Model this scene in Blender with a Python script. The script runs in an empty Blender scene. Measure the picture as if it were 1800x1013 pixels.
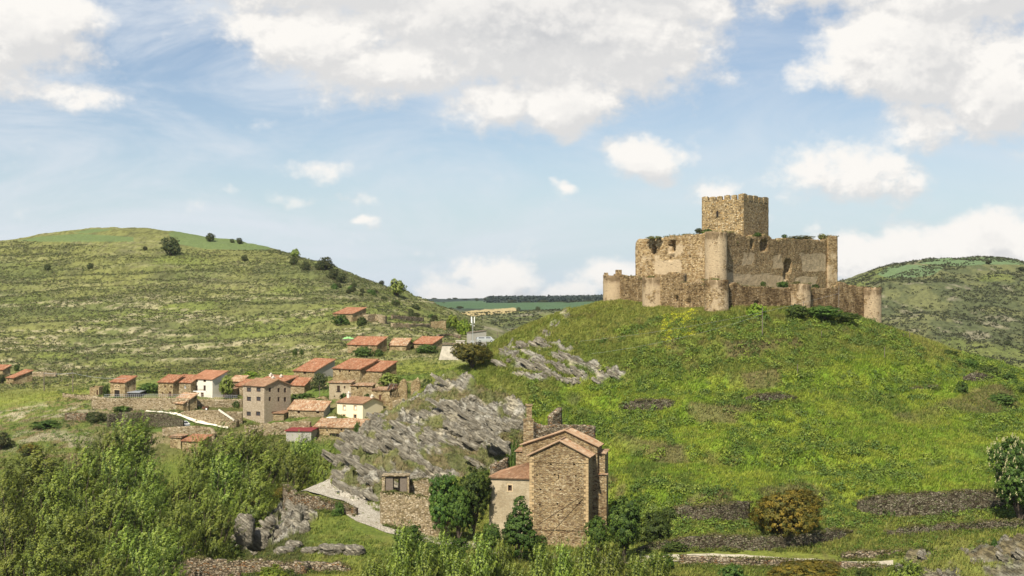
import bpy, math, random
import numpy as np
C = bpy.context.scene
COL = C.collection
R = math.radians
# ------------------------------------------------------------------ camera
F = 2600.0; HZ = 532.0; PW, PH = 1800.0, 1013.0      # focal length and horizon row in photo pixels
cam_d = bpy.data.cameras.new('camera'); cam = bpy.data.objects.new('camera', cam_d); COL.objects.link(cam)
cam_d.sensor_width = 36.0; cam_d.lens = 36.0 * F / PW
cam_d.shift_y = (HZ - PH / 2) / PW
cam_d.clip_start = 1.0; cam_d.clip_end = 40000.0
cam.location = (0, 0, 0); cam.rotation_euler = (R(90), 0, 0)
C.camera = cam
# ------------------------------------------------------------------ sun, sky, exposure
SUN_DIR = np.array([-0.34, -0.90, 1.08]); SUN_DIR = SUN_DIR / np.linalg.norm(SUN_DIR)   # towards the sun
sun_el = math.asin(SUN_DIR[2]); sun_az = math.atan2(SUN_DIR[0], SUN_DIR[1])
sd = bpy.data.lights.new('sun', 'SUN'); sd.energy = 4.9; sd.angle = R(0.8); sd.color = (1.0, 0.93, 0.80)
so = bpy.data.objects.new('sun', sd); COL.objects.link(so)
from mathutils import Vector, Matrix
so.rotation_euler = Vector([float(v) for v in SUN_DIR]).to_track_quat('Z', 'Y').to_euler()
C.view_settings.view_transform = 'Standard'; C.view_settings.look = 'None'
C.view_settings.gamma = 1.0; C.view_settings.exposure = 0.58; C.view_settings.use_curve_mapping = False
C.cycles.max_bounces = 5; C.cycles.diffuse_bounces = 2; C.cycles.transparent_max_bounces = 4

def px(u, Y, v):
    """photo pixel (u, v) at depth Y -> world point"""
    return np.array([(u - 900.0) / F * Y, Y, (HZ - v) / F * Y])

W = bpy.data.worlds.new('World'); C.world = W; W.use_nodes = True
def sky_world():
    nt = W.node_tree; N = nt.nodes; L = nt.links; N.clear()
    def nd(t, **k):
        n = N.new(t)
        for a, b in k.items(): setattr(n, a, b)
        return n
    def math_(op, a, b=None, c=None, clamp=False):
        n = nd('ShaderNodeMath', operation=op); n.use_clamp = clamp
        for i, s in enumerate((a, b, c)):
            if s is None: continue
            if isinstance(s, (int, float)): n.inputs[i].default_value = s
            else: L.new(s, n.inputs[i])
        return n.outputs[0]
    def mix(f, a, b):
        n = nd('ShaderNodeMix', data_type='RGBA')
        for i, s in ((0, f), (6, a), (7, b)):
            if isinstance(s, (int, float)): n.inputs[i].default_value = s
            elif isinstance(s, tuple): n.inputs[i].default_value = (*s, 1)
            else: L.new(s, n.inputs[i])
        return n.outputs[2]
    def mr(v, a, b, c=0.0, d=1.0, smooth=True):
        n = nd('ShaderNodeMapRange'); n.interpolation_type = 'SMOOTHSTEP' if smooth else 'LINEAR'
        L.new(v, n.inputs[0]); n.inputs[1].default_value = a; n.inputs[2].default_value = b
        n.inputs[3].default_value = c; n.inputs[4].default_value = d
        return n.outputs[0]
    sky = nd('ShaderNodeTexSky', sky_type='NISHITA'); sky.sun_disc = False
    sky.sun_elevation = sun_el; sky.sun_rotation = sun_az; sky.altitude = 900; sky.air_density = 1.0; sky.dust_density = 0.6; sky.ozone_density = 1.6
    tc = nd('ShaderNodeTexCoord'); D = tc.outputs['Generated']
    # cloud banks sit at fixed directions of the sky: centre (x, z of the unit direction), half width, half height, weight
    def c_(u, v, ru, rv, w=1.0, slope=0.0):
        d = px(u, 1.0, v); d = d / np.linalg.norm(d)
        return (float(d[0]), float(d[2]), ru / F, rv / F, w, slope)
    blobs = [c_(600, -70, 330, 120, 1.15), c_(900, 20, 300, 165, 1.25), c_(1080, 60, 190, 140, 1.1), c_(560, 60, 170, 75, 0.95), c_(700, 110, 190, 90, .9),
             c_(1030, 175, 130, 85, 1.0), c_(860, 165, 110, 70, .8), c_(1240, 10, 110, 60, .8), c_(1150, -60, 300, 100, 1.1),
             c_(1450, -25, 150, 62, 1.0), c_(1700, -30, 260, 110, 1.1), c_(1620, 100, 190, 100, 1.05), c_(1760, 130, 180, 110, .95), c_(1620, 205, 110, 65, .7),
             c_(40, 50, 130, 90, 1.0), c_(-60, 120, 130, 90, 0.9), c_(110, 175, 85, 36, .62), c_(20, 160, 90, 45, .6),
             c_(862, 484, 96, 50, 1.0), c_(850, 520, 140, 44, .95), c_(1090, 480, 95, 52, .8), c_(1010, 510, 80, 30, .7),
             c_(1145, 275, 84, 46, .82), c_(1005, 318, 26, 16, .55), c_(1560, 455, 150, 50, .95), c_(1690, 425, 120, 56, 1.05), c_(1800, 440, 130, 60, 1.0),
             c_(1505, 305, 130, 62, .62), c_(1275, 330, 60, 34, .68), c_(565, 303, 56, 22, .42), c_(520, 345, 55, 18, .34), c_(628, 348, 60, 20, .36), c_(428, 333, 36, 20, .34),
             c_(625, 392, 36, 9, .4), c_(1400, 130, 60, 40, .5), c_(900, -330, 1300, 240, 1.0), c_(2100, 150, 260, 160, .9), c_(-400, 120, 260, 150, .9)]
    g = bpy.data.node_groups.new('cloud_density', 'ShaderNodeTree')
    g.interface.new_socket('Vector', in_out='INPUT', socket_type='NodeSocketVector')
    g.interface.new_socket('Value', in_out='OUTPUT', socket_type='NodeSocketFloat')
    GN, GL = g.nodes, g.links
    gi = GN.new('NodeGroupInput'); go = GN.new('NodeGroupOutput')
    def gm(op, a, b=None):
        n = GN.new('ShaderNodeMath'); n.operation = op
        for i, s in enumerate((a, b)):
            if s is None: continue
            if isinstance(s, (int, float)): n.inputs[i].default_value = s
            else: GL.new(s, n.inputs[i])
        return n.outputs[0]
    def noise(vec, sc, det, rough, scale3=(1, 1, 1)):
        mp = GN.new('ShaderNodeMapping'); mp.inputs['Scale'].default_value = scale3; GL.new(vec, mp.inputs[0])
        n = GN.new('ShaderNodeTexNoise'); n.inputs['Scale'].default_value = sc; n.inputs['Detail'].default_value = det; n.inputs['Roughness'].default_value = rough
        GL.new(mp.outputs[0], n.inputs['Vector']); return n
    nw = noise(gi.outputs[0], 9, 5, .55, (1, 1, 1.5))
    vm = GN.new('ShaderNodeVectorMath'); vm.operation = 'MULTIPLY_ADD'
    sb = GN.new('ShaderNodeVectorMath'); sb.operation = 'SUBTRACT'; GL.new(nw.outputs['Color'], sb.inputs[0]); sb.inputs[1].default_value = (.5, .5, .5)
    GL.new(sb.outputs[0], vm.inputs[0]); vm.inputs[1].default_value = (.085, 0, .05); GL.new(gi.outputs[0], vm.inputs[2])
    acc = None
    for (cx, cz, rx, rz, w, s) in blobs:
        a = GN.new('ShaderNodeVectorMath'); a.operation = 'SUBTRACT'; GL.new(vm.outputs[0], a.inputs[0]); a.inputs[1].default_value = (cx, 0, cz)
        b = GN.new('ShaderNodeVectorMath'); b.operation = 'MULTIPLY'; GL.new(a.outputs[0], b.inputs[0]); b.inputs[1].default_value = (1 / rx, 0, 1 / rz)
        l = GN.new('ShaderNodeVectorMath'); l.operation = 'LENGTH'; GL.new(b.outputs[0], l.inputs[0])
        m = GN.new('ShaderNodeMapRange'); m.interpolation_type = 'SMOOTHSTEP'; GL.new(l.outputs[1], m.inputs[0])
        m.inputs[1].default_value = 0; m.inputs[2].default_value = 1.45; m.inputs[3].default_value = w; m.inputs[4].default_value = 0
        acc = m.outputs[0] if acc is None else gm('MAXIMUM', acc, m.outputs[0])
    n1 = noise(gi.outputs[0], 26, 7, .6, (1, 1, 1.4))
    t = gm('MULTIPLY', gm('SUBTRACT', n1.outputs['Fac'], .5), 1.35)
    n2 = noise(gi.outputs[0], 85, 5, .6, (1, 1, 1.3))
    t = gm('ADD', t, gm('MULTIPLY', gm('SUBTRACT', n2.outputs['Fac'], .5), .42))
    GL.new(gm('ADD', acc, t), go.inputs[0])
    def dens(off):
        a = nd('ShaderNodeVectorMath', operation='ADD'); L.new(D, a.inputs[0]); a.inputs[1].default_value = off
        n = nd('ShaderNodeGroup'); n.node_tree = g; L.new(a.outputs[0], n.inputs[0]); return n.outputs[0]
    d0 = dens((0, 0, 0)); d1 = dens((-.010, 0, .018)); d2 = dens((-.003, 0, .006))
    alpha = mr(d0, .14, .64)
    lit = mr(math_('SUBTRACT', d0, d1), -.24, .26)
    lit = math_('ADD', math_('MULTIPLY', lit, .66), math_('MULTIPLY', mr(math_('SUBTRACT', d0, d2), -.16, .16), .34))
    thick = mr(d0, .80, 1.25)
    sh = math_('MULTIPLY_ADD', lit, .80, math_('SUBTRACT', .34, math_('MULTIPLY', thick, .40)), clamp=True)
    ccol = mix(sh, (.415, .42, .43), (.66, .64, .61))
    # high thin veil
    mp = nd('ShaderNodeMapping'); L.new(D, mp.inputs[0]); mp.inputs['Scale'].default_value = (1, 1, 3.2); mp.inputs['Rotation'].default_value = (0, R(6), 0)
    nv = nd('ShaderNodeTexNoise'); L.new(mp.outputs[0], nv.inputs['Vector']); nv.inputs['Scale'].default_value = 6.5; nv.inputs['Detail'].default_value = 8; nv.inputs['Roughness'].default_value = .62; nv.inputs['Distortion'].default_value = .6
    sep = nd('ShaderNodeSeparateXYZ'); L.new(D, sep.inputs[0])
    veil = math_('MULTIPLY', mr(nv.outputs['Fac'], .34, .70), .68)
    leftw = mr(sep.outputs[0], .25, -.30, .6, 1.35)
    veil = math_('MULTIPLY', veil, leftw)
    horizon = mr(sep.outputs[2], .12, .0, 0, .90)
    sat = nd('ShaderNodeMix', data_type='RGBA', blend_type='MULTIPLY'); sat.inputs[0].default_value = 1.0
    L.new(sky.outputs[0], sat.inputs[6]); sat.inputs[7].default_value = (.0760, .0705, .0685, 1)
    skyc = mix(horizon, sat.outputs[2], (.36, .455, .52))
    skyc = mix(veil, skyc, (.50, .535, .575))
    fin = mix(alpha, skyc, ccol)
    bg = nd('ShaderNodeBackground'); L.new(fin, bg.inputs[0]); bg.inputs[1].default_value = 1.0
    out = nd('ShaderNodeOutputWorld'); L.new(bg.outputs[0], out.inputs[0])
sky_world()
# ------------------------------------------------------------------ helpers
def hsh(ix, iy, seed):
    h = (ix.astype(np.int64) * 374761393 + iy.astype(np.int64) * 668265263 + seed * 1442695041) & 0xffffffff
    h = ((h ^ (h >> 13)) * 1274126177) & 0xffffffff
    h = h ^ (h >> 16)
    return (h & 0xffffff).astype(np.float64) / float(0xffffff)
def vnoise(x, y, seed=0):
    xi = np.floor(x); yi = np.floor(y); fx = x - xi; fy = y - yi
    fx = fx * fx * (3 - 2 * fx); fy = fy * fy * (3 - 2 * fy)
    a = hsh(xi, yi, seed); b = hsh(xi + 1, yi, seed); c = hsh(xi, yi + 1, seed); d = hsh(xi + 1, yi + 1, seed)
    return (a * (1 - fx) + b * fx) * (1 - fy) + (c * (1 - fx) + d * fx) * fy
def fbm(x, y, seed=0, oct=4, gain=.5):
    s = 0.0; a = 1.0; t = 0.0
    for i in range(oct):
        s = s + a * vnoise(x, y, seed + i * 17); t += a; a *= gain
        x, y = 2.03 * x + 1.7 * y * .13 + 5.1, 2.03 * y - .21 * x + 9.7
    return s / t
def sstep(a, b, x):
    t = np.clip((x - a) / (b - a), 0, 1); return t * t * (3 - 2 * t)
def inpoly(u, v, pts):
    r = np.zeros(u.shape, bool); n = len(pts)
    for i in range(n):
        x1, y1 = pts[i]; x2, y2 = pts[(i + 1) % n]
        if y1 == y2: continue
        c = ((y1 > v) != (y2 > v)) & (u < (x2 - x1) * (v - y1) / (y2 - y1) + x1)
        r ^= c
    return r
def tag(o, label=None, cat=None, group=None, kind=None):
    if label: o['label'] = label
    if cat: o['category'] = cat
    if group: o['group'] = group
    if kind: o['kind'] = kind
    return o
def empty(name, loc, label, cat, group=None, rz=0.0):
    o = bpy.data.objects.new(name, None); COL.objects.link(o); o.empty_display_size = .5
    o.location = [float(v) for v in loc]; o.rotation_euler = (0, 0, rz)
    return tag(o, label, cat, group)
def link(name, me, parent=None, mats=()):
    for m in mats: me.materials.append(m)
    o = bpy.data.objects.new(name, me); COL.objects.link(o)
    if parent is not None: o.parent = parent
    return o
class MB:
    """collects polygons, builds ONE mesh"""
    def __init__(s): s.v = []; s.f = []; s.uv = []; s.mi = []
    def face(s, pts, uv=None, mi=0):
        b = len(s.v); s.v.extend([tuple(map(float, p)) for p in pts]); s.f.append(tuple(range(b, b + len(pts))))
        s.uv.append(uv if uv is not None else [(0, 0)] * len(pts)); s.mi.append(mi)
    def box(s, o, ax, ay, az, mi=0):
        """box from corner o with edge vectors ax, ay, az (right handed)"""
        o, ax, ay, az = map(lambda q: np.array(q, float), (o, ax, ay, az))
        p = [o, o + ax, o + ax + ay, o + ay]; q = [a + az for a in p]
        s.face([p[3], p[2], p[1], p[0]], mi=mi); s.face(q, mi=mi)
        for i in range(4): s.face([p[i], p[(i + 1) % 4], q[(i + 1) % 4], q[i]], mi=mi)
    def tube(s, a, b, r0, r1, n=6, cap=True, mi=0):
        a = np.array(a, float); b = np.array(b, float); d = b - a; L = np.linalg.norm(d) + 1e-9; d /= L
        t = np.array([1, 0, 0]) if abs(d[0]) < .8 else np.array([0, 1, 0]); e1 = np.cross(d, t); e1 /= np.linalg.norm(e1); e2 = np.cross(d, e1)
        A = [a + r0 * (math.cos(k * 2 * math.pi / n) * e1 + math.sin(k * 2 * math.pi / n) * e2) for k in range(n)]
        B = [b + r1 * (math.cos(k * 2 * math.pi / n) * e1 + math.sin(k * 2 * math.pi / n) * e2) for k in range(n)]
        for k in range(n): s.face([A[k], A[(k + 1) % n], B[(k + 1) % n], B[k]], mi=mi)
        if cap: s.face(A[::-1], mi=mi); s.face(B, mi=mi)
    def mesh(s, name, merge=False):
        me = bpy.data.meshes.new(name); me.from_pydata(s.v, [], s.f)
        uvl = me.uv_layers.new(name='UVMap'); flat = [c for f in s.uv for p in f for c in p]; uvl.data.foreach_set('uv', flat)
        me.polygons.foreach_set('material_index', s.mi); me.update()
        return me
    def build(s, name, mats, parent=None):
        if not isinstance(mats, (list, tuple)): mats = [mats]
        return link(name, s.mesh(name), parent, mats)
def rawmesh(name, V, Fq, colors=None, smooth=False, attr='col'):
    """V (n,3); Fq (m,k) equal sized polygons"""
    me = bpy.data.meshes.new(name); V = np.asarray(V, np.float32); Fq = np.asarray(Fq, np.int32); k = Fq.shape[1]
    me.vertices.add(len(V)); me.vertices.foreach_set('co', V.ravel())
    me.loops.add(Fq.size); me.loops.foreach_set('vertex_index', Fq.ravel())
    me.polygons.add(len(Fq)); me.polygons.foreach_set('loop_start', np.arange(0, Fq.size, k, dtype=np.int32))
    try: me.polygons.foreach_set('loop_total', np.full(len(Fq), k, np.int32))
    except Exception: pass
    me.update(calc_edges=True)
    if smooth: me.polygons.foreach_set('use_smooth', np.ones(len(Fq), bool))
    if colors is not None:
        a = me.color_attributes.new(attr, 'FLOAT_COLOR', 'POINT'); c = np.ones((len(V), 4), np.float32); c[:, :3] = colors
        a.data.foreach_set('color', c.ravel())
    return me
# ------------------------------------------------------------------ materials
MATS = {}
class NT:
    def __init__(s, name, rough=.9):
        s.m = bpy.data.materials.new(name); s.m.use_nodes = True; s.t = s.m.node_tree; s.N = s.t.nodes; s.L = s.t.links
        s.b = s.N['Principled BSDF']; s.b.inputs['Roughness'].default_value = rough; s.b.inputs['Specular IOR Level'].default_value = .15
    def n(s, t, **k):
        q = s.N.new(t)
        for a, b in k.items(): setattr(q, a, b)
        return q
    def put(s, sock, v):
        if isinstance(v, (int, float)): sock.default_value = v
        elif isinstance(v, tuple): sock.default_value = (*v, 1) if len(v) == 3 and sock.type == 'RGBA' else v
        else: s.L.new(v, sock)
    def coord(s, which='Object', scale=(1, 1, 1)):
        tc = s.n('ShaderNodeTexCoord'); mp = s.n('ShaderNodeMapping'); mp.inputs['Scale'].default_value = scale
        s.L.new(tc.outputs[which], mp.inputs[0]); return mp.outputs[0]
    def noise(s, vec, sc, det=4, rough=.55, dist=0):
        q = s.n('ShaderNodeTexNoise'); s.L.new(vec, q.inputs['Vector']); q.inputs['Scale'].default_value = sc
        q.inputs['Detail'].default_value = det; q.inputs['Roughness'].default_value = rough; q.inputs['Distortion'].default_value = dist
        return q.outputs['Fac']
    def vor(s, vec, sc, feat='F1', out='Color', rnd=1.0):
        q = s.n('ShaderNodeTexVoronoi', feature=feat); s.L.new(vec, q.inputs['Vector']); q.inputs['Scale'].default_value = sc; q.inputs['Randomness'].default_value = rnd
        return q.outputs[out]
    def ramp(s, f, stops, interp='LINEAR'):
        q = s.n('ShaderNodeValToRGB'); s.put(q.inputs[0], f); e = q.color_ramp.elements; q.color_ramp.interpolation = interp
        while len(e) < len(stops): e.new(.5)
        for i, (p, c) in enumerate(stops): e[i].position = p; e[i].color = (*c, 1) if len(c) == 3 else c
        return q.outputs[0]
    def mix(s, f, a, b, blend='MIX'):
        q = s.n('ShaderNodeMix', data_type='RGBA', blend_type=blend); s.put(q.inputs[0], f); s.put(q.inputs[6], a); s.put(q.inputs[7], b); return q.outputs[2]
    def mth(s, op, a, b=None, clamp=False):
        q = s.n('ShaderNodeMath', operation=op); q.use_clamp = clamp; s.put(q.inputs[0], a)
        if b is not None: s.put(q.inputs[1], b)
        return q.outputs[0]
    def mr(s, v, a, b, c=0., d=1.):
        q = s.n('ShaderNodeMapRange'); s.put(q.inputs[0], v)
        for i, x in enumerate((a, b, c, d)): q.inputs[i + 1].default_value = x
        return q.outputs[0]
    def sep(s, v, ch):
        q = s.n('ShaderNodeSeparateColor'); s.L.new(v, q.inputs[0]); return q.outputs[ch]
    def bump(s, h, strength, dist):
        q = s.n('ShaderNodeBump'); s.L.new(h, q.inputs['Height']); q.inputs['Strength'].default_value = strength; q.inputs['Distance'].default_value = dist
        s.L.new(q.outputs[0], s.b.inputs['Normal'])
    def col(s, c): s.put(s.b.inputs['Base Color'], c); return s.m
def stone_mat(name, pal, size=.42, flat=2.0, mortar=(.30, .24, .15), plaster=None, pl_amt=.5, stain_shade=.5, bump=.9, holes=0.0):
    """rubble masonry: voronoi stones with their own tints, mortar between them, optional remains of plaster"""
    k = NT(name); o = k.coord('Object', (1, 1, flat))
    wob = k.n('ShaderNodeVectorMath', operation='MULTIPLY_ADD'); nz = k.n('ShaderNodeTexNoise'); k.L.new(o, nz.inputs['Vector']); nz.inputs['Scale'].default_value = 1.3 / size
    k.L.new(nz.outputs['Color'], wob.inputs[0]); wob.inputs[1].default_value = (size * .35,) * 3; k.L.new(o, wob.inputs[2]); v = wob.outputs[0]
    cell = k.sep(k.vor(v, 1 / size), 0); edge = k.vor(v, 1 / size, 'DISTANCE_TO_EDGE', 'Distance')
    n = len(pal); base = k.ramp(cell, [((i + .5) / n, c) for i, c in enumerate(pal)])
    em = k.mr(edge, .02, .11)
    base = k.mix(em, mortar, base)
    big = k.noise(k.coord('Object'), .17, 5, .6); fine = k.noise(k.coord('Object'), 5.0, 3, .6)
    base = k.mix(k.mr(big, .35, .7, 0, stain_shade), base, k.mix(1.0, base, (.50, .46, .40), 'MULTIPLY'))
    h = em
    if plaster:
        at = k.n('ShaderNodeAttribute', attribute_name='plaster')
        pm = k.mr(k.mth('ADD', k.noise(k.coord('Object', (1, 1, .75)), .42, 7, .68), k.mth('MULTIPLY', at.outputs['Fac'], .5)), .60 - .25 * pl_amt, .68 - .25 * pl_amt)
        pc = k.mix(k.mr(fine, .3, .7), plaster, tuple(c * .80 for c in plaster))
        base = k.mix(k.mth('MULTIPLY', pm, .86), base, pc); h = k.mth('MULTIPLY', em, k.mth('SUBTRACT', 1.0, k.mth('MULTIPLY', pm, .7)))
    if holes:
        hv = k.vor(k.coord('Object', (1, 1, 1.3)), 1.55, 'F1', 'Distance'); hm = k.mr(hv, .10, .17, holes, 0)
        sp = k.vor(k.coord('Object', (1, 1, 1.2)), 3.1, 'F1', 'Distance'); sm = k.mr(sp, .09, .2, holes * .8, 0)
        hm = k.mth('MAXIMUM', hm, sm)
        base = k.mix(hm, base, (.07, .05, .03)); h = k.mth('SUBTRACT', h, k.mth('MULTIPLY', hm, 1.5))
    base = k.mix(k.mr(fine, .25, .75, .35, 0), base, k.mix(1.0, base, (.45, .45, .45), 'MULTIPLY'))
    drk = k.n('ShaderNodeAttribute', attribute_name='stain_shade')  # carries stains, and the shade painted on the outer castle walls
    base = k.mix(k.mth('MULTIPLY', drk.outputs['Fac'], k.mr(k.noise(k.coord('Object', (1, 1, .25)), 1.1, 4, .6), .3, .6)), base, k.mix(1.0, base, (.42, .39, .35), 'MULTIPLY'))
    k.bump(k.mth('ADD', h, k.mth('MULTIPLY', cell, .8)), bump, .09)
    MATS[name] = k.col(base); return k.m
def plain_mat(name, c, rough=.85, var=.15, sc=2.0, metal=0.0):
    k = NT(name, rough); n = k.noise(k.coord('Object'), sc, 5, .6); k.b.inputs['Metallic'].default_value = metal
    MATS[name] = k.col(k.mix(k.mr(n, .3, .7), tuple(x * (1 + var) for x in c), tuple(x * (1 - var) for x in c))); return k.m
def tile_mat(name, pal, wu=.26, wv=.42):
    """clay roof tiles: UV in metres, u along the eave, v up the slope; each tile has its own fired tint"""
    k = NT(name, .85); uv = k.coord('UV')
    wn = k.n('ShaderNodeTexWhiteNoise', noise_dimensions='2D'); sx = k.n('ShaderNodeSeparateXYZ'); k.L.new(uv, sx.inputs[0])
    fu = k.mth('FLOOR', k.mth('DIVIDE', sx.outputs[0], wu)); fv = k.mth('FLOOR', k.mth('DIVIDE', sx.outputs[1], wv))
    cb = k.n('ShaderNodeCombineXYZ'); k.L.new(fu, cb.inputs[0]); k.L.new(fv, cb.inputs[1]); k.L.new(cb.outputs[0], wn.inputs['Vector'])
    n = len(pal); base = k.ramp(wn.outputs['Value'], [((i + .5) / n, c) for i, c in enumerate(pal)])
    big = k.noise(k.coord('Object'), .45, 5, .65)
    base = k.mix(k.mr(big, .42, .66, 0, .55), base, k.mix(1.0, base, (.55, .50, .42), 'MULTIPLY'))
    base = k.mix(k.mr(k.noise(k.coord('Object'), 1.3, 4, .7), .60, .72, 0, .5), base, (.42, .36, .24))
    fr = k.mth('FRACT', k.mth('DIVIDE', sx.outputs[1], wv)); k.bump(fr, .5, .04)
    MATS[name] = k.col(base); return k.m
def leaf_mat(name, tint=(1, 1, 1), trans=.35, rough=.6):
    k = NT(name, rough); a = k.n('ShaderNodeAttribute', attribute_name='col'); oi = k.n('ShaderNodeObjectInfo')
    hs = k.n('ShaderNodeHueSaturation'); k.L.new(k.mix(1.0, a.outputs['Color'], tint, 'MULTIPLY'), hs.inputs['Color'])
    k.L.new(k.mr(oi.outputs['Random'], 0, 1, .480, .512), hs.inputs['Hue']); k.L.new(k.mr(oi.outputs['Random'], 0, 1, .68, 1.25), hs.inputs['Value'])
    c = hs.outputs[0]; k.put(k.b.inputs['Base Color'], c); k.b.inputs['Specular IOR Level'].default_value = .25
    tr = k.n('ShaderNodeBsdfTranslucent'); k.L.new(c, tr.inputs[0]); mx = k.n('ShaderNodeMixShader'); mx.inputs[0].default_value = trans
    out = k.N['Material Output']; k.L.new(k.b.outputs[0], mx.inputs[1]); k.L.new(tr.outputs[0], mx.inputs[2]); k.L.new(mx.outputs[0], out.inputs[0])
    MATS[name] = k.m; return k.m
# ------------------------------------------------------------------ terrain: one sheet, heights interpolated through surveyed points (u, depth, v)
PTS = []
def col_(u, *a):
    for Y, v in a: PTS.append((u, Y, v))
# valley floor and left hill
for u, sk in ((-700, 470), (-350, 445), (0, 428)):
    col_(u, (90, 1650), (130, 1320), (170, 1135), (210, 1020), (250, 945), (275, 865), (300, 805), (340, 735), (400, 672), (480, 612), (600, 530), (700, 478), (790, sk), (900, sk + 8), (1150, 480), (1600, 510), (3000, 525), (9000, 528))
col_(130, (90, 1650), (130, 1320), (170, 1135), (210, 1020), (255, 940), (285, 835), (310, 760), (328, 722), (345, 700), (400, 660), (480, 606), (600, 524), (700, 460), (790, 409), (900, 414), (1150, 470), (1600, 510), (3000, 525), (9000, 528))
col_(230, (170, 1135), (210, 1020), (265, 925), (292, 830), (312, 760), (328, 724), (337, 698), (400, 655), (480, 600), (600, 519), (700, 452), (790, 403), (900, 410), (1150, 470), (1600, 515), (3000, 526), (9000, 528))
col_(330, (90, 1650), (130, 1320), (170, 1135), (210, 1020), (265, 925), (290, 830), (305, 775), (320, 725), (337, 697), (400, 650), (480, 596), (600, 518), (700, 454), (780, 412), (900, 425), (1150, 480), (1600, 520), (3000, 526), (9000, 528))
col_(420, (170, 1125), (200, 1040), (260, 930), (288, 845), (305, 780), (320, 745), (337, 702), (400, 645), (480, 590), (600, 515), (700, 455), (760, 424), (900, 450), (1150, 490), (1600, 520), (3000, 526), (9000, 528))
col_(500, (90, 1600), (130, 1280), (165, 1120), (183, 1010), (250, 935), (285, 850), (300, 790), (318, 746), (335, 705), (370, 662), (420, 625), (480, 588), (580, 520), (680, 465), (740, 441), (900, 480), (1200, 515), (2000, 525), (9000, 528))
col_(580, (300, 790), (312, 752), (326, 705), (345, 668), (400, 618), (480, 566), (560, 520), (640, 482), (700, 464), (850, 510), (1200, 530), (2000, 527))
col_(640, (303, 790), (312, 745), (325, 702), (345, 665), (400, 614), (470, 570), (560, 530), (640, 500), (670, 489), (800, 530), (1200, 545), (9000, 526))
col_(700, (308, 760), (320, 712), (345, 662), (400, 610), (480, 570), (560, 540), (640, 512), (655, 509), (760, 560), (1200, 550), (2000, 532), (4000, 529))
col_(750, (322, 705), (345, 668), (400, 608), (480, 575), (560, 548), (620, 530), (720, 575), (1000, 560), (1300, 545), (2500, 536), (4000, 530), (6000, 535), (9000, 528))
col_(800, (290, 690), (330, 660), (345, 640), (400, 608), (480, 588), (560, 562), (600, 556), (700, 590), (850, 580), (1050, 556), (1400, 545), (2500, 536), (4000, 528), (6000, 535))
col_(860, (290, 690), (330, 665), (400, 625), (480, 600), (560, 592), (700, 598), (850, 575), (1000, 556), (1150, 551), (1500, 544), (2500, 533), (4000, 525), (6000, 533))
# rock spur, promontory and cobbled track
col_(500, (190, 985), (200, 965), (212, 925), (226, 905))
col_(440, (160, 1150), (176, 1050), (187, 990), (196, 975), (203, 985), (214, 1000))
col_(400, (178, 1060), (190, 1010), (204, 1020))
col_(300, (176, 1080), (190, 1055))
col_(540, (186, 990), (200, 950), (212, 915), (222, 875), (230, 858), (236, 852), (244, 905), (262, 912), (285, 860))
col_(590, (184, 1000), (196, 962), (206, 925), (214, 895), (221, 879), (230, 866), (236, 842), (244, 815), (252, 835), (266, 900), (285, 850))
col_(640, (184, 1005), (196, 962), (205, 925), (212, 903), (219, 890), (226, 868), (236, 810), (246, 762), (254, 757), (266, 820), (285, 825))
col_(700, (120, 1350), (150, 1170), (182, 1010), (196, 968), (205, 938), (212, 920), (219, 903), (226, 862), (238, 795), (248, 738), (256, 716), (264, 722), (280, 760), (300, 745))
col_(760, (182, 1013), (198, 968), (206, 945), (214, 925), (222, 892), (230, 850), (242, 770), (252, 710), (262, 676), (272, 672), (290, 700))
col_(800, (184, 1010), (200, 960), (208, 940), (216, 922), (224, 885), (234, 835), (246, 745), (258, 680), (268, 652), (276, 648), (300, 672))
# castle hill
col_(860, (90, 1600), (130, 1270), (184, 1010), (198, 965), (210, 943), (218, 930), (226, 885), (236, 825), (248, 740), (260, 672), (274, 625), (292, 606), (306, 598), (330, 625), (360, 640))
col_(930, (150, 1160), (184, 1010), (200, 960), (211, 943), (222, 915), (232, 845), (244, 765), (258, 675), (274, 612), (292, 580), (304, 572), (330, 610), (400, 640), (560, 625), (760, 590), (950, 556), (1050, 550), (1300, 560), (2200, 534), (4000, 523), (6000, 533))
col_(1000, (150, 1160), (184, 1012), (200, 962), (211, 942), (222, 900), (232, 845), (244, 765), (258, 678), (274, 600), (290, 558), (303, 546), (330, 585), (400, 640), (560, 620), (760, 585), (1000, 546), (1080, 544), (1400, 555), (2500, 532), (4000, 521), (6000, 533))
col_(1070, (150, 1160), (186, 1005), (200, 965), (210, 930), (222, 880), (234, 815), (246, 750), (260, 672), (274, 600), (288, 552), (299, 531), (320, 533), (350, 580), (450, 640), (700, 600), (1100, 550), (2500, 532), (4000, 520), (6000, 532))
col_(1150, (184, 1010), (194, 968), (203, 925), (210, 890), (222, 840), (236, 770), (250, 700), (262, 640), (275, 580), (286, 540), (292, 531), (330, 535), (370, 590), (500, 650), (1000, 560))
col_(1260, (90, 1620), (130, 1290), (165, 1085), (184, 1010), (190, 975), (197, 948), (203, 905), (209, 876), (220, 830), (236, 750), (250, 672), (262, 605), (272, 553), (280, 541), (295, 534), (330, 538), (370, 600), (500, 655), (1100, 555), (4000, 524))
col_(1340, (184, 1013), (189, 982), (196, 950), (204, 905), (210, 874), (222, 820), (236, 755), (250, 672), (262, 610), (274, 560), (284, 541), (300, 535), (340, 545), (400, 620), (550, 655), (1100, 530))
col_(1430, (165, 1095), (184, 1015), (189, 984), (194, 962), (200, 925), (206, 888), (212, 866), (224, 815), (240, 735), (256, 655), (270, 585), (280, 552), (290, 540), (320, 545), (400, 640), (550, 660), (800, 590), (1100, 512), (1300, 515), (2500, 520), (9000, 528))
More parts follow.
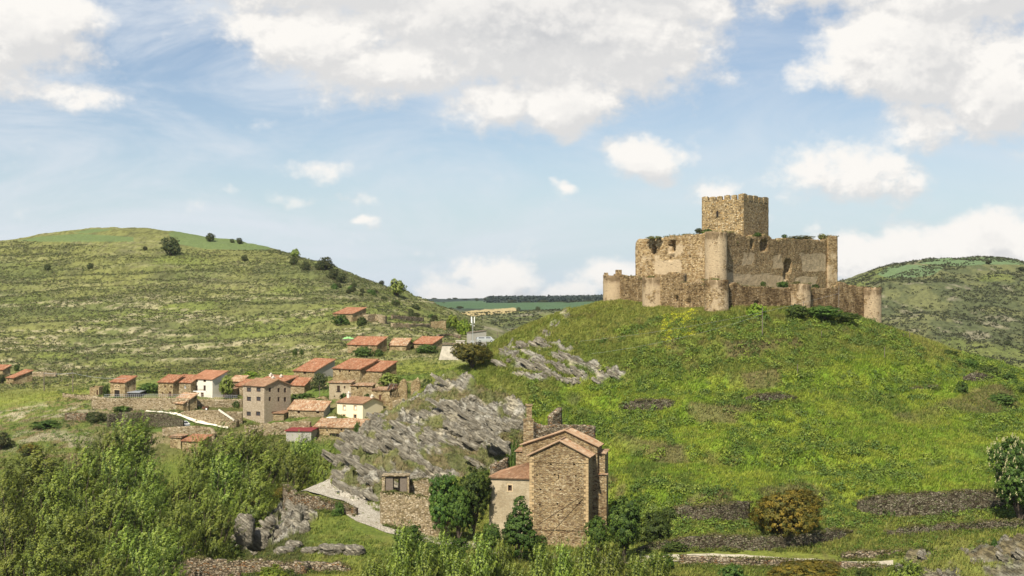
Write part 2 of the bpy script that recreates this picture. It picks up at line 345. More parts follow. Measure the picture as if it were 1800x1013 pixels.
col_(1530, (150, 1190), (182, 1020), (189, 986), (194, 962), (199, 930), (204, 905), (210, 868), (224, 815), (240, 740), (256, 668), (270, 610), (284, 575), (296, 569), (320, 590), (400, 690), (550, 668), (800, 565), (1000, 482), (1150, 478), (1500, 500), (2500, 520), (9000, 528))
col_(1620, (182, 1020), (189, 975), (195, 940), (201, 910), (206, 885), (212, 860), (224, 815), (240, 745), (256, 680), (270, 630), (284, 602), (294, 597), (330, 650), (420, 710), (560, 670), (780, 560), (950, 478), (1020, 461), (1150, 470), (1500, 500))
col_(1710, (90, 1620), (130, 1300), (165, 1100), (180, 1020), (187, 958), (193, 935), (199, 912), (206, 880), (213, 855), (226, 805), (242, 745), (256, 695), (270, 655), (282, 636), (290, 630), (330, 690), (420, 735), (560, 680), (780, 560), (930, 478), (1000, 458), (1150, 468), (1500, 500), (2500, 520), (9000, 528))
col_(1800, (165, 1100), (178, 1030), (186, 950), (192, 930), (198, 912), (206, 882), (213, 855), (226, 805), (242, 750), (256, 710), (270, 680), (282, 658), (288, 652), (330, 710), (420, 745), (560, 690), (780, 560), (920, 485), (990, 465), (1150, 475), (1500, 505))
col_(1950, (90, 1640), (130, 1310), (165, 1105), (178, 1020), (188, 950), (206, 895), (226, 825), (250, 760), (275, 715), (300, 720), (420, 760), (560, 700), (780, 570), (980, 480), (1150, 490), (1500, 510), (2500, 520), (9000, 528))
col_(2500, (90, 1700), (165, 1130), (206, 940), (250, 820), (300, 770), (420, 770), (780, 600), (1100, 500), (2500, 525), (9000, 528))
def coords(u, Y): return u / 100.0, 25.0 * np.log(Y)
P = np.array(PTS, float); cx_, cy_ = coords(P[:, 0], P[:, 1]); cy_ = cy_ * .9
def tps(r2): return .5 * r2 * np.log(r2 + 1e-9)
def tps_fit():
    n = len(P); K = tps((cx_[:, None] - cx_[None]) ** 2 + (cy_[:, None] - cy_[None]) ** 2) + np.eye(n) * .25
    Q = np.stack([np.ones(n), cx_, cy_], 1); A = np.zeros((n + 3, n + 3)); A[:n, :n] = K; A[:n, n:] = Q; A[n:, :n] = Q.T
    b = np.zeros(n + 3); b[:n] = P[:, 2]; return np.linalg.solve(A, b)
CO = tps_fit()
GU = np.arange(-1800, 3601, 12.5); GL = np.linspace(math.log(88), math.log(9500), 760)
def tps_eval():
    out = np.zeros((len(GL), len(GU)))
    for i, l in enumerate(GL):
        x = GU / 100.0; y = 25 * l * .9; xx = np.clip(x, -9, 26)
        out[i] = tps((xx[:, None] - cx_[None]) ** 2 + (y - cy_[None]) ** 2) @ CO[:-3] + CO[-3] + CO[-2] * xx + CO[-1] * y
    return out
GV = tps_eval()
def basev(u, Y):
    a = np.clip((u - GU[0]) / (GU[1] - GU[0]), 0, len(GU) - 1.001); b = np.clip((np.log(Y) - GL[0]) / (GL[1] - GL[0]), 0, len(GL) - 1.001)
    i = a.astype(int); j = b.astype(int); fa = a - i; fb = b - j
    return (GV[j, i] * (1 - fa) + GV[j, i + 1] * fa) * (1 - fb) + (GV[j + 1, i] * (1 - fa) + GV[j + 1, i + 1] * fa) * fb
OUT1 = [(583, 835), (588, 800), (615, 775), (650, 745), (700, 718), (735, 698), (775, 668), (800, 664), (850, 680), (915, 700), (930, 735), (940, 770), (905, 790), (885, 800), (870, 822), (830, 835), (770, 845), (730, 865), (690, 885), (640, 882), (600, 868)]
OUT2 = [(960, 562), (1002, 546), (1006, 554), (968, 582), (960, 600), (994, 613), (1030, 637), (1100, 655), (1060, 670), (1000, 678), (925, 672), (876, 642), (890, 612), (925, 598), (942, 614), (985, 643), (988, 632), (938, 606), (934, 588)]
OUT3 = [(410, 965), (418, 912), (442, 900), (470, 902), (500, 870), (520, 868), (552, 915), (530, 930), (480, 952), (445, 972)]
OUT4 = [(1560, 1060), (1590, 985), (1650, 962), (1720, 955), (1820, 945), (2100, 945), (2100, 1060)]
def masks(u, Y, v, x):
    wu = u + (fbm(x * .35, Y * .35, 3, 3) - .5) * 34; wv = v + (fbm(x * .3, Y * .3, 4, 3) - .5) * 22
    near = Y < 330
    rk = np.zeros(u.shape)
    rk[inpoly(wu, wv, OUT1) & (Y > 213) & (Y < 272)] = 1.0
    r2 = inpoly(wu, wv, OUT2) & (Y > 240) & (Y < 312); rk[r2] = .8
    rk[inpoly(wu, wv, OUT3) & (Y > 188) & (Y < 238)] = 1.0
    rk[inpoly(wu, wv, OUT4) & (Y > 150) & (Y < 195)] = .9
    return rk
def detail(u, Y, v):
    """height offset (metres), rock mask, strata value"""
    x = (u - 900) / F * Y
    rk = masks(u, Y, v, x)
    # beds of rock dipping to the right: tilted steps
    z0_ = (HZ - v) / F * Y
    q = z0_ * .9 + .50 * x + fbm(x * .12, Y * .12, 9, 3) * 5.0 + fbm(x * .5, Y * .5, 10, 3) * 1.2
    s1 = q / 2.3; f1_ = s1 - np.floor(s1); s2 = q / .75; f2_ = s2 - np.floor(s2)
    amp1 = .35 + 1.3 * vnoise(np.floor(s1) * 7.3, x * .12, 12)
    strata = vnoise(np.floor(s2) * 3.7, x * .35, 14)
    blocks = fbm(x * .55, Y * .55, 31, 5)
    d = rk * ((f1_ ** .6 - .5) * amp1 * 1.1 + (f2_ ** .7 - .5) * .42 * (.4 + strata) + (blocks - .5) * 2.2 + (fbm(x * .13, Y * .13, 33, 3) - .45) * 1.8)
    amp = np.where(Y < 330, .45, 1.3)
    d += (1 - rk) * (fbm(x * .07, Y * .07, 41, 5) - .5) * 2 * amp * sstep(90, 200, Y)
    d += (1 - rk) * (fbm(x * .8, Y * .8, 43, 3) - .5) * np.where(Y < 330, .35, .5)
    cast = sstep(900, 1000, u) * sstep(286, 262, Y) * sstep(198, 206, Y)
    tc_ = (z0_ + (fbm(x * .03, Y * .03, 52, 3) - .5) * 8) / 5.2; tci = np.floor(tc_); fc_ = tc_ - tci
    cw_ = cast * sstep(.35, .55, fbm(x * .035, z0_ * .10, 54, 3)); d += cw_ * (tci + sstep(.60, .88, fc_) - tc_) * 5.2 * .40
    d += cast * (fbm(x * .045, Y * .07, 56, 3) - .5) * 3.0
    hill = sstep(365, 430, Y) * sstep(1100, 800, Y) * sstep(900, 760, u)
    z = (HZ - v) / F * Y
    t = (z + (fbm(x * .02, Y * .02, 51, 3) - .5) * 9) / 4.2; ti = np.floor(t); fr = t - ti
    d += hill * (ti + sstep(.55, .9, fr) - t) * 4.2 * .42 * sstep(.3, .6, fbm(x * .012, Y * .03, 53, 3))
    d += sstep(430, 600, Y) * sstep(1500, 1200, Y) * sstep(1300, 1500, u) * (fbm(x * .035, Y * .012, 57, 4) - .5) * 9
    return d, rk, strata, f1_, cw_ * sstep(.58, .68, fc_) * sstep(.95, .85, fc_)
def build_terrain():
    us = np.concatenate([np.arange(-1700, -140, 40), np.arange(-140, 1940, 2.1), np.arange(1940, 3500, 40)])
    ys = [90.0]
    while ys[-1] < 9000:
        y = ys[-1]; s = 2.5 if y < 165 else .36 if y < 320 else .6 if y < 420 else 1.3 if y < 1000 else 3.0 if y < 1300 else y * .008
        ys.append(y + s)
    ys = np.array(ys); U, Y = np.meshgrid(us, ys); v = basev(U, Y)
    d, rk, strata, bedf, riser = detail(U, Y, v)
    X = (U - 900) / F * Y; Z = (HZ - v) / F * Y + d
    nr, nc = U.shape
    idx = np.arange(nr * nc).reshape(nr, nc)
    Q = np.stack([idx[:-1, :-1], idx[:-1, 1:], idx[1:, 1:], idx[1:, :-1]], -1).reshape(-1, 4)
    vv = HZ - Z / Y * F
    # ---- ground colours: what grows or lies where (no light in them)
    def c(*a): return np.array(a)
    n1 = fbm(X * .05, Y * .05, 61, 5); n2 = fbm(X * .35, Y * .35, 63, 4); n3 = fbm(X * 1.6, Y * 1.6, 65, 3); n4 = fbm(X * .016, Y * .012, 67, 5)
    def lerp(A, B, t): return A + (B - A) * t[..., None]
    base = lerp(c(.195, .220, .042) + 0 * n1[..., None], c(.135, .175, .030), sstep(.35, .65, n1))
    base = lerp(base, c(.205, .215, .050), sstep(.48, .72, n2) * .75)
    base = lerp(base, c(.13, .10, .045), sstep(.62, .8, fbm(X * .5, Y * .3, 71, 4)) * .45)
    cas = sstep(850, 980, U) * sstep(330, 300, Y) * sstep(200, 212, Y)
    lush = lerp(c(.160, .255, .022) + 0 * n1[..., None], c(.225, .290, .030), sstep(.4, .6, n2)); lush = lerp(lush, c(.095, .155, .022), sstep(.55, .75, fbm(X * .2, Y * .2, 73, 4)))
    base = lerp(base, lush, cas * sstep(690, 720, vv + (n1 - .5) * 120 + (U - 1000) * .12) * .9)
    base = lerp(base, lerp(c(.22, .17, .09) + 0 * n1[..., None], c(.10, .075, .04), n3), riser * sstep(.56, .66, fbm(X * .12, Y * .12, 58, 3)) * .7)
    # left hill
    hill = sstep(345, 400, Y) * sstep(900, 800, U)
    hc = lerp(c(.178, .182, .060) + 0 * n1[..., None], c(.125, .140, .048), sstep(.4, .65, n4))
    hc = lerp(hc, c(.105, .108, .045), sstep(.50, .70, fbm(X * .09, Y * .06, 75, 5)) * .75)
    hc = lerp(hc, c(.165, .195, .045), sstep(.55, .7, fbm(X * .025, Y * .02, 77, 4)) * .7)
    zz = Z + (fbm(X * .02, Y * .02, 51, 3) - .5) * 9
    band = sstep(.50, .60, fbm(X * .022, zz * .42 + Y * .012, 79, 4)) * sstep(.42, .62, fbm(X * .30, Y * .5, 81, 4))
    low = sstep(500, 545, vv) * sstep(700, 650, vv)
    hc = lerp(hc, c(.40, .345, .22), np.clip(band * (.18 + .55 * low), 0, .7))
    base = lerp(base, hc, hill)
    f1 = (inpoly(U, vv, [(30, 424), (70, 416), (140, 411), (235, 417), (235, 425), (60, 425)]) | inpoly(U, vv, [(128, 409), (165, 402), (200, 404), (150, 411)]) | inpoly(U, vv, [(296, 410), (330, 400), (400, 414), (480, 432), (470, 441), (360, 438), (306, 428)])) & (Y > 600) & (Y < 1000)
    base = lerp(base, c(.12, .165, .060), f1 * .9)
    # slope left of village
    ls = sstep(300, 270, U) * sstep(262, 285, Y) * sstep(360, 340, Y)
    base = lerp(base, lerp(lerp(c(.155, .185, .045) + 0 * n1[..., None], c(.20, .165, .075), sstep(.45, .65, n2)), c(.36, .32, .21), sstep(.46, .60, fbm(X * .25, Y * .35, 83, 4)) * np.maximum(sstep(703, 716, vv) * sstep(748, 732, vv), sstep(752, 762, vv) * sstep(800, 785, vv) * .8)), ls)
    vil = sstep(292, 302, Y) * sstep(352, 342, Y) * sstep(130, 200, U) * sstep(770, 730, U)
    vc = lerp(c(.13, .135, .045) + 0 * n1[..., None], c(.27, .22, .12), sstep(.50, .66, fbm(X * .22, Y * .3, 84, 4))); vc = lerp(vc, c(.10, .15, .03), sstep(.52, .62, fbm(X * .12, Y * .15, 86, 4)))
    base = lerp(base, vc, vil * .85)
    ocr = inpoly(U, vv, OUT1) & (Y > 213) & (Y < 275); base = lerp(base, lerp(c(.13, .135, .04) + 0 * n1[..., None], c(.17, .125, .06), sstep(.5, .65, n2)), ocr * .8)
    # far scrub, right hill
    rh = sstep(420, 500, Y)
    sc = lerp(c(.145, .150, .062) + 0 * n1[..., None], c(.090, .102, .045), sstep(.38, .6, fbm(X * .10, Y * .04, 85, 5)))
    sc = lerp(sc, c(.26, .23, .16), sstep(.62, .74, fbm(X * .10, Y * .05, 87, 5)) * .7); sc = lerp(sc, c(.15, .18, .04), sstep(.58, .7, fbm(X * .03, Y * .02, 88, 3)) * .5)
    base = lerp(base, sc, rh * sstep(770, 830, U + (Y - 700) * .1))
    f2 = (inpoly(U, vv, [(1540, 482), (1560, 470), (1600, 465), (1660, 470), (1640, 484), (1600, 488), (1560, 489)]) | inpoly(U, vv, [(1610, 463), (1640, 452), (1760, 452), (1830, 456), (1830, 466), (1740, 465), (1680, 468)])) & (Y > 800) & (Y < 1300)
    base = lerp(base, c(.125, .185, .085), f2 * .9)
    farg = sstep(1250, 1500, Y); fn = fbm(X * .0016, Y * .0010, 89, 3)
    fc = lerp(c(.070, .120, .055) + 0 * n1[..., None], c(.030, .045, .035), sstep(.47, .50, fn))
    base = lerp(base, fc, farg)
    f3 = inpoly(U, vv, [(800, 552), (830, 546), (905, 541), (910, 548), (880, 552), (830, 556)]) & (Y > 900) & (Y < 1900)
    base = lerp(base, c(.42, .33, .16), f3 * .95)
    # ground on valley floor under the trees
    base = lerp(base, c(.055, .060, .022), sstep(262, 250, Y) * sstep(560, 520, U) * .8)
    # rock
    rc = lerp(c(.30, .28, .235) + 0 * n1[..., None], c(.18, .165, .13), sstep(.40, .60, fbm(X * .8, Y * .8 + Z * .9, 91, 5)))
    rc = lerp(rc, c(.36, .31, .21), sstep(.52, .72, fbm(X * .4, Y * .4, 93, 4)) * .6)
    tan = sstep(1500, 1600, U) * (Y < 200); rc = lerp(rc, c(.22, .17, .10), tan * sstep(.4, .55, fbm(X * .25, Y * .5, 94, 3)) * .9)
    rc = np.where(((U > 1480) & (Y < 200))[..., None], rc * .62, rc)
    gr_ = sstep(.49, .58, fbm(X * .28 + Y * .1, Y * .33, 95, 4)); 
    up = (rk > .95); rmask = rk * (1 - gr_ * np.where(up, .85, .9)); 
    rmask = np.where((np.abs(rk - .8) < .01), np.clip(sstep(.34, .50, bedf) * sstep(1.0, .93, bedf) * sstep(.30, .42, fbm(X * .12, Y * .12, 96, 3)), 0, 1), rmask)
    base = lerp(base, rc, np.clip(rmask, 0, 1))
    # random tone; near ground off the rock darker, dark speckle on the left hill
    base *= (.80 + .40 * n3)[..., None]; base *= (1 - .22 * (rmask < .3) * (Y < 330))[..., None]; spk = fbm(X * .9, Y * .3, 97, 3); base *= (1 - .32 * sstep(.5, .62, spk) * sstep(370, 420, Y) * sstep(1000, 900, Y) * (f1 < .5))[..., None]
    V3 = np.stack([X, Y, Z], -1).reshape(-1, 3)
    me = rawmesh('terrain', V3, Q, base.reshape(-1, 3), smooth=True)
    a = me.attributes.new('rock', 'FLOAT', 'POINT'); a.data.foreach_set('value', np.clip(rmask, 0, 1).ravel().astype(np.float32))
    k = NT('ground_mat', .95); at = k.n('ShaderNodeAttribute', attribute_name='col'); ra = k.n('ShaderNodeAttribute', attribute_name='rock')
    o = k.coord('Object'); f = k.noise(o, 3.2, 5, .65); f2_ = k.noise(o, .9, 5, .6)
    colr = k.mix(1.0, at.outputs['Color'], k.ramp(f, [(.28, (.55, .58, .55)), (.72, (1.35, 1.32, 1.3))]), 'MULTIPLY')
    mpc = k.n('ShaderNodeMapping'); tcc = k.n('ShaderNodeTexCoord'); k.L.new(tcc.outputs['Object'], mpc.inputs[0]); mpc.inputs['Rotation'].default_value = (0, R(-31), 0)
    mp2 = k.n('ShaderNodeMapping'); k.L.new(mpc.outputs[0], mp2.inputs[0]); mp2.inputs['Scale'].default_value = (.40, .6, 2.3)
    crack = k.noise(mp2.outputs[0], 1.1, 7, .72)
    cm = k.mth('MULTIPLY', k.mr(crack, .50, .40, 0, 1), ra.outputs['Fac']); colr = k.mix(k.mth('MULTIPLY', cm, .72), colr, (.085, .07, .045))
    hgt = k.mth('ADD', k.mth('MULTIPLY', f, .5), k.mth('MULTIPLY', f2_, .8)); hgt = k.mth('SUBTRACT', hgt, cm)
    k.bump(hgt, .8, .35); k.col(colr)
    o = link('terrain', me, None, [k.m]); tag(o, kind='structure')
    return us, ys, Z, base, rmask
T_US, T_YS, T_Z, T_COL, T_ROCK = build_terrain()
def ground_uY(u, Y):
    u = np.atleast_1d(np.asarray(u, float)); Y = np.atleast_1d(np.asarray(Y, float))
    i = np.clip(np.searchsorted(T_US, u) - 1, 0, len(T_US) - 2); j = np.clip(np.searchsorted(T_YS, Y) - 1, 0, len(T_YS) - 2)
    fa = np.clip((u - T_US[i]) / (T_US[i + 1] - T_US[i]), 0, 1); fb = np.clip((Y - T_YS[j]) / (T_YS[j + 1] - T_YS[j]), 0, 1)
    return (T_Z[j, i] * (1 - fa) + T_Z[j, i + 1] * fa) * (1 - fb) + (T_Z[j + 1, i] * (1 - fa) + T_Z[j + 1, i + 1] * fa) * fb
def gz(x, y):
    x = np.asarray(x, float); y = np.asarray(y, float); return ground_uY(900 + F * x / y, y)
def gz1(x, y): return float(gz(x, y)[0])

def gv(u, Y): return HZ - ground_uY(u, Y) / np.asarray(Y, float) * F
def yat(u, v, Yh, rng_=.22):
    """depth near Yh at which the ground shows at photo row v"""
    Y = np.linspace(Yh * (1 - rng_), Yh * (1 + rng_), 400); g = gv(np.full(400, float(u)), Y) - v
    sc = np.where(np.sign(g[:-1]) != np.sign(g[1:]))[0]
    if len(sc): i = sc[np.argmin(np.abs(Y[sc] - Yh))]; t = g[i] / (g[i] - g[i + 1] + 1e-9); return float(Y[i] + (Y[i + 1] - Y[i]) * t)
    return float(Y[np.argmin(np.abs(g) + np.abs(Y - Yh) / Yh * 40)])
# ------------------------------------------------------------------ masonry
ST_CASTLE = stone_mat('castle_stone', [(.20, .135, .06), (.46, .31, .14), (.58, .43, .22), (.38, .26, .12), (.68, .53, .31), (.33, .21, .09)], .44, 2.1, (.38, .28, .16), plaster=(.62, .48, .30), pl_amt=.30, stain_shade=.45, holes=.9)
ST_OUTER = stone_mat('outer_ward_stone', [(.17, .11, .048), (.42, .285, .13), (.54, .40, .205), (.33, .22, .10), (.62, .48, .28)], .42, 2.1, (.28, .20, .12), plaster=(.60, .46, .29), pl_amt=.12, stain_shade=.45, holes=.9)
ST_KEEP = stone_mat('keep_stone', [(.17, .12, .055), (.42, .30, .14), (.52, .39, .20), (.34, .25, .13), (.64, .52, .32), (.46, .30, .12)], .40, 1.6, (.30, .23, .14), stain_shade=.5, holes=.45)
ST_CHURCH = stone_mat('church_stone', [(.17, .10, .05), (.44, .32, .16), (.54, .42, .24), (.34, .23, .12), (.58, .48, .31), (.46, .33, .16), (.25, .17, .09)], .38, 2.7, (.42, .33, .20), stain_shade=.85)
ST_HOUSE = stone_mat('house_stone', [(.24, .17, .09), (.44, .34, .19), (.54, .43, .26), (.34, .26, .15), (.60, .50, .33)], .34, 1.9, (.40, .32, .20), stain_shade=.55)
ST_OLD = stone_mat('old_house_stone', [(.20, .14, .065), (.42, .31, .15), (.53, .41, .22), (.32, .23, .12), (.58, .47, .28)], .34, 1.6, (.36, .27, .14), plaster=(.52, .42, .24), pl_amt=.25, stain_shade=.7)
ST_NEW = stone_mat('neat_stone', [(.42, .33, .22), (.50, .40, .28), (.56, .46, .33), (.45, .36, .25), (.62, .52, .38)], .30, 2.2, (.52, .43, .31), stain_shade=.12)
ST_DRY = stone_mat('dry_stone', [(.13, .095, .055), (.30, .24, .155), (.38, .32, .22), (.22, .165, .10), (.48, .41, .30), (.26, .15, .07)], .42, 2.3, (.05, .04, .03), stain_shade=.5)
ST_DARK = stone_mat('dark_dry_stone', [(.07, .055, .032), (.165, .14, .09), (.215, .185, .125), (.10, .08, .05), (.31, .28, .20), (.13, .14, .06)], .34, 2.0, (.025, .02, .012), stain_shade=.5)
ST_TERR = stone_mat('terrace_stone', [(.20, .15, .08), (.42, .33, .19), (.52, .42, .27), (.33, .25, .15), (.60, .51, .36)], .36, 1.7, (.30, .24, .14), stain_shade=.5)
PL_CREAM = plain_mat('cream_render', (.74, .66, .46), .9, .03, .8)
PL_WHITE = stone_mat('patched_plaster', [(.40, .32, .20), (.46, .38, .25)], .35, 1.6, (.40, .33, .22), plaster=(.56, .46, .31), pl_amt=.46, stain_shade=.5, bump=.4)
PL_WHITE2 = plain_mat('white_render', (.64, .60, .50), .9, .08, .6)
PL_GREY = plain_mat('grey_render', (.34, .32, .28), .9, .10, .6)
CONC = plain_mat('pale_concrete', (.40, .36, .29), .9, .35, .9)
TILE = tile_mat('clay_tiles', [(.25, .105, .055), (.31, .14, .073), (.35, .175, .10), (.21, .09, .048), (.39, .245, .155), (.28, .125, .066)])
TILE_N = tile_mat('new_clay_tiles', [(.33, .16, .09), (.36, .18, .105), (.31, .145, .08), (.38, .20, .12)])
TILE_B = tile_mat('brown_tiles', [(.25, .145, .085), (.29, .165, .095), (.215, .125, .075), (.33, .21, .13)])
TILE_O = tile_mat('weathered_tiles', [(.30, .165, .09), (.37, .225, .125), (.42, .31, .20), (.24, .14, .08), (.48, .39, .28), (.33, .19, .105)])
DARK = plain_mat('dark_opening', (.025, .02, .016), .9, .2)
WOOD = plain_mat('brown_wood', (.11, .055, .03), .7, .25, 6)
GLASS = plain_mat('window_glass', (.05, .055, .06), .15, .1)
FRAME = plain_mat('pale_frame', (.52, .40, .24), .7, .1)
WHITE = plain_mat('white_paint', (.78, .77, .74), .5, .04)
METAL = plain_mat('galvanised_metal', (.55, .56, .57), .4, .08, 3, .6)
REDMET = plain_mat('red_sheet', (.24, .045, .045), .5, .08)
GREYW = plain_mat('weathered_post', (.16, .13, .10), .9, .25, 5)
GREEN = plain_mat('green_tarpaulin', (.25, .50, .18), .6, .1)
RUBBER = plain_mat('rubber', (.02, .02, .02), .8, .1)
EARTH = plain_mat('earth_fill', (.22, .19, .08), .95, .3, .8)

def along(Cx, Cy, dx, dy, u):
    k = (u - 900.0) / F; return (k * Cy - Cx) / (dx - k * dy)
def ribbon(name, path, top, bot, thick, mat, parent=None, loc=(0, 0, 0), res=.4, closed=False, holes=(), rough=.06, topr=.25, pl=None, stn=None, seed=0, rows=None):
    """free-standing wall following world points; top/bot: functions of (u, y, s) giving z; holes (u, v, ru, rv, depth) are hollowed out of the face"""
    pts = [np.array(p, float) for p in path]
    if closed: pts = pts + [pts[0]]
    S = []; s0 = 0
    for a, b in zip(pts[:-1], pts[1:]):
        L = np.linalg.norm(b - a); n = max(1, int(round(L / res)))
        for k in range(n): S.append((a + (b - a) * k / n, (b - a) / L, s0 + L * k / n))
        s0 += L
    if not closed: S.append((pts[-1], S[-1][1], s0))
    XY = np.array([q[0] for q in S]); T = np.array([q[1] for q in S]); SS = np.array([q[2] for q in S])
    if len(S) > 2:      # mitre the normals a little
        Tm = T.copy(); Tm[1:] = T[1:] + T[:-1]; 
        if closed: Tm[0] = T[0] + T[-1]
        Tm /= np.linalg.norm(Tm, axis=1)[:, None]; T = Tm
    Nn = np.stack([T[:, 1], -T[:, 0]], 1)
    U = 900 + F * XY[:, 0] / XY[:, 1]
    zt = np.array([top(U[i], XY[i, 1], SS[i]) for i in range(len(S))]); zb = np.array([bot(U[i], XY[i, 1], SS[i]) for i in range(len(S))])
    if topr: zt = zt + topr * (np.floor(fbm(SS * 1.1, SS * 0 + seed, 7 + seed, 3) * 7) / 7 - .5) * 1.2 + (vnoise(SS * 3.1, SS * 0 + 3, seed) - .5) * topr * .4
    nr = rows or max(3, int(np.max(zt - zb) / res)); nc = len(S)
    kk = np.arange(nr + 1) / nr
    Z = zb[None] + (zt - zb)[None] * kk[:, None]; SSg = np.broadcast_to(SS[None], Z.shape)
    off = (fbm(SSg * 1.7, Z * 1.9, 11 + seed, 3) - .5) * 2 * rough
    Yc = np.broadcast_to(XY[None, :, 1], Z.shape); Uc = np.broadcast_to(U[None], Z.shape); Vc = HZ - Z / Yc * F
    front = Nn[:, 1] < 0.0
    for (hu, hv, ru, rv, dp) in holes:
        q = (((Uc - hu) / ru) ** 4 + ((Vc - hv) / rv) ** 4 + (fbm(SSg * 2, Z * 2, 5, 2) - .5) * .8) < 1
        off = np.where(q & front[None], -dp, off)
    X = XY[None, :, 0] + Nn[None, :, 0] * off; Y = XY[None, :, 1] + Nn[None, :, 1] * off
    A = np.stack([X, Y, Z], -1)
    bX = np.broadcast_to((XY[:, 0] - Nn[:, 0] * thick)[None], Z.shape); bY = np.broadcast_to((XY[:, 1] - Nn[:, 1] * thick)[None], Z.shape)
    B = np.stack([bX, bY, Z], -1)
    V = np.concatenate([A.reshape(-1, 3), B.reshape(-1, 3)]) - np.array(loc)
    ia = np.arange((nr + 1) * nc).reshape(nr + 1, nc); ib = ia + (nr + 1) * nc
    def quads(i, flip):
        j = np.concatenate([i, i[:, :1]], 1) if closed else i
        q = np.stack([j[:-1, :-1], j[:-1, 1:], j[1:, 1:], j[1:, :-1]], -1).reshape(-1, 4); return q[:, ::-1] if flip else q
    Fs = [quads(ia, False), quads(ib, True)]
    ta = np.concatenate([ia[-1], ia[-1][:1]]) if closed else ia[-1]; tb = np.concatenate([ib[-1], ib[-1][:1]]) if closed else ib[-1]
    Fs.append(np.stack([ta[:-1], ta[1:], tb[1:], tb[:-1]], -1))
    if not closed:
        Fs.append(np.stack([ia[:-1, 0], ia[1:, 0], ib[1:, 0], ib[:-1, 0]], -1)); Fs.append(np.stack([ia[:-1, -1], ib[:-1, -1], ib[1:, -1], ia[1:, -1]], -1))
    me = rawmesh(name, V, np.concatenate(Fs))
    for nm, fn in (('plaster', pl), ('stain_shade', stn)):
        if fn is not None:
            val = fn(Uc, Vc, SSg); a = me.attributes.new(nm, 'FLOAT', 'POINT'); a.data.foreach_set('value', np.concatenate([val.ravel(), val.ravel() * 0]).astype(np.float32))
    return link(name, me, parent, [mat])
def vline(pts):
    us = [p[0] for p in pts]; vs = [p[1] for p in pts]
    return lambda u, y, s: (HZ - float(np.interp(u, us, vs))) / F * y
def gbot(drop=.8):
    return lambda u, y, s: float(ground_uY(u, y)[0]) - drop
def stone_wall(name, label, cat, pts, mat=None, thick=.6, topr=.25, res=.4, group=None, drop=1.0, bots=None, seed=1, rough=.08, hb=None):
    """pts: (u, depth, v of the top); with hb (pixels of wall showing) the depth is taken from where the ground shows at the wall's foot"""
    if hb:
        hs = hb if isinstance(hb, (list, tuple)) else [hb] * len(pts); pts = [(u, yat(u, v + h, y), v) for (u, y, v), h in zip(pts, hs)]
    W_ = [px(u, y, v) for u, y, v in pts]; loc = np.array([W_[0][0], W_[0][1], gz1(W_[0][0], W_[0][1])])
    tl = vline([(u, v) for u, y, v in pts]); bt = vline(bots) if bots else (lambda u, y, s: min(float(ground_uY(u, y)[0]) - drop, tl(u, y, s) - .3))
    o = ribbon(name, [w[:2] for w in W_], tl, bt, thick, mat or ST_DRY, None, loc, res, topr=topr, seed=seed, rough=rough)
    o.location = loc; return tag(o, label, cat, group)
# ------------------------------------------------------------------ houses
def roof_plane(mb, A, B, C_, D_, old=.04, mi=0, thick=.16, wave=.035, pitch=.26):
    """tiled slope: A-B eave (seen left to right from outside), D_-C_ ridge above them"""
    A, B, C_, D_ = [np.array(q, float) for q in (A, B, C_, D_)]
    wid = max(np.linalg.norm(B - A), np.linalg.norm(C_ - D_)); hgt = max(np.linalg.norm(D_ - A), np.linalg.norm(C_ - B))
    n = np.cross(B - A, D_ - A); n /= np.linalg.norm(n)
    nu = max(4, int(wid / (pitch / 2))); nv = max(2, int(hgt / .84)); b = len(mb.v)
    sx = float(A[0] + A[1])
    for j in range(nv + 1):
        t = j / nv
        for i in range(nu + 1):
            s = i / nu; p = (A * (1 - s) + B * s) * (1 - t) + (D_ * (1 - s) + C_ * s) * t
            h = wave * (1 if i % 2 else -1) + old * 2.4 * (math.sin(s * wid * .7 + sx) * math.sin(t * hgt * .8 + 1 + sx)) * .5 + random.uniform(-1, 1) * old * .45
            q = p + n * h; mb.v.append((float(q[0]), float(q[1]), float(q[2])))
    for j in range(nv):
        for i in range(nu):
            a = b + j * (nu + 1) + i; mb.f.append((a, a + 1, a + nu + 2, a + nu + 1)); mb.mi.append(mi)
            u0, u1, v0, v1 = i / nu * wid, (i + 1) / nu * wid, j / nv * hgt, (j + 1) / nv * hgt
            mb.uv.append([(u0, v0), (u1, v0), (u1, v1), (u0, v1)])
    lo = [q - n * (thick) for q in (A, B, C_, D_)]
    mb.face([lo[3], lo[2], lo[1], lo[0]], mi=mi)
    hi = [A, B, C_, D_]
    for i in range(4): mb.face([lo[i], lo[(i + 1) % 4], hi[(i + 1) % 4], hi[i]], [(0, 0), (wid if i % 2 == 0 else .2, 0), (wid if i % 2 == 0 else .2, .1), (0, .1)], mi=mi)
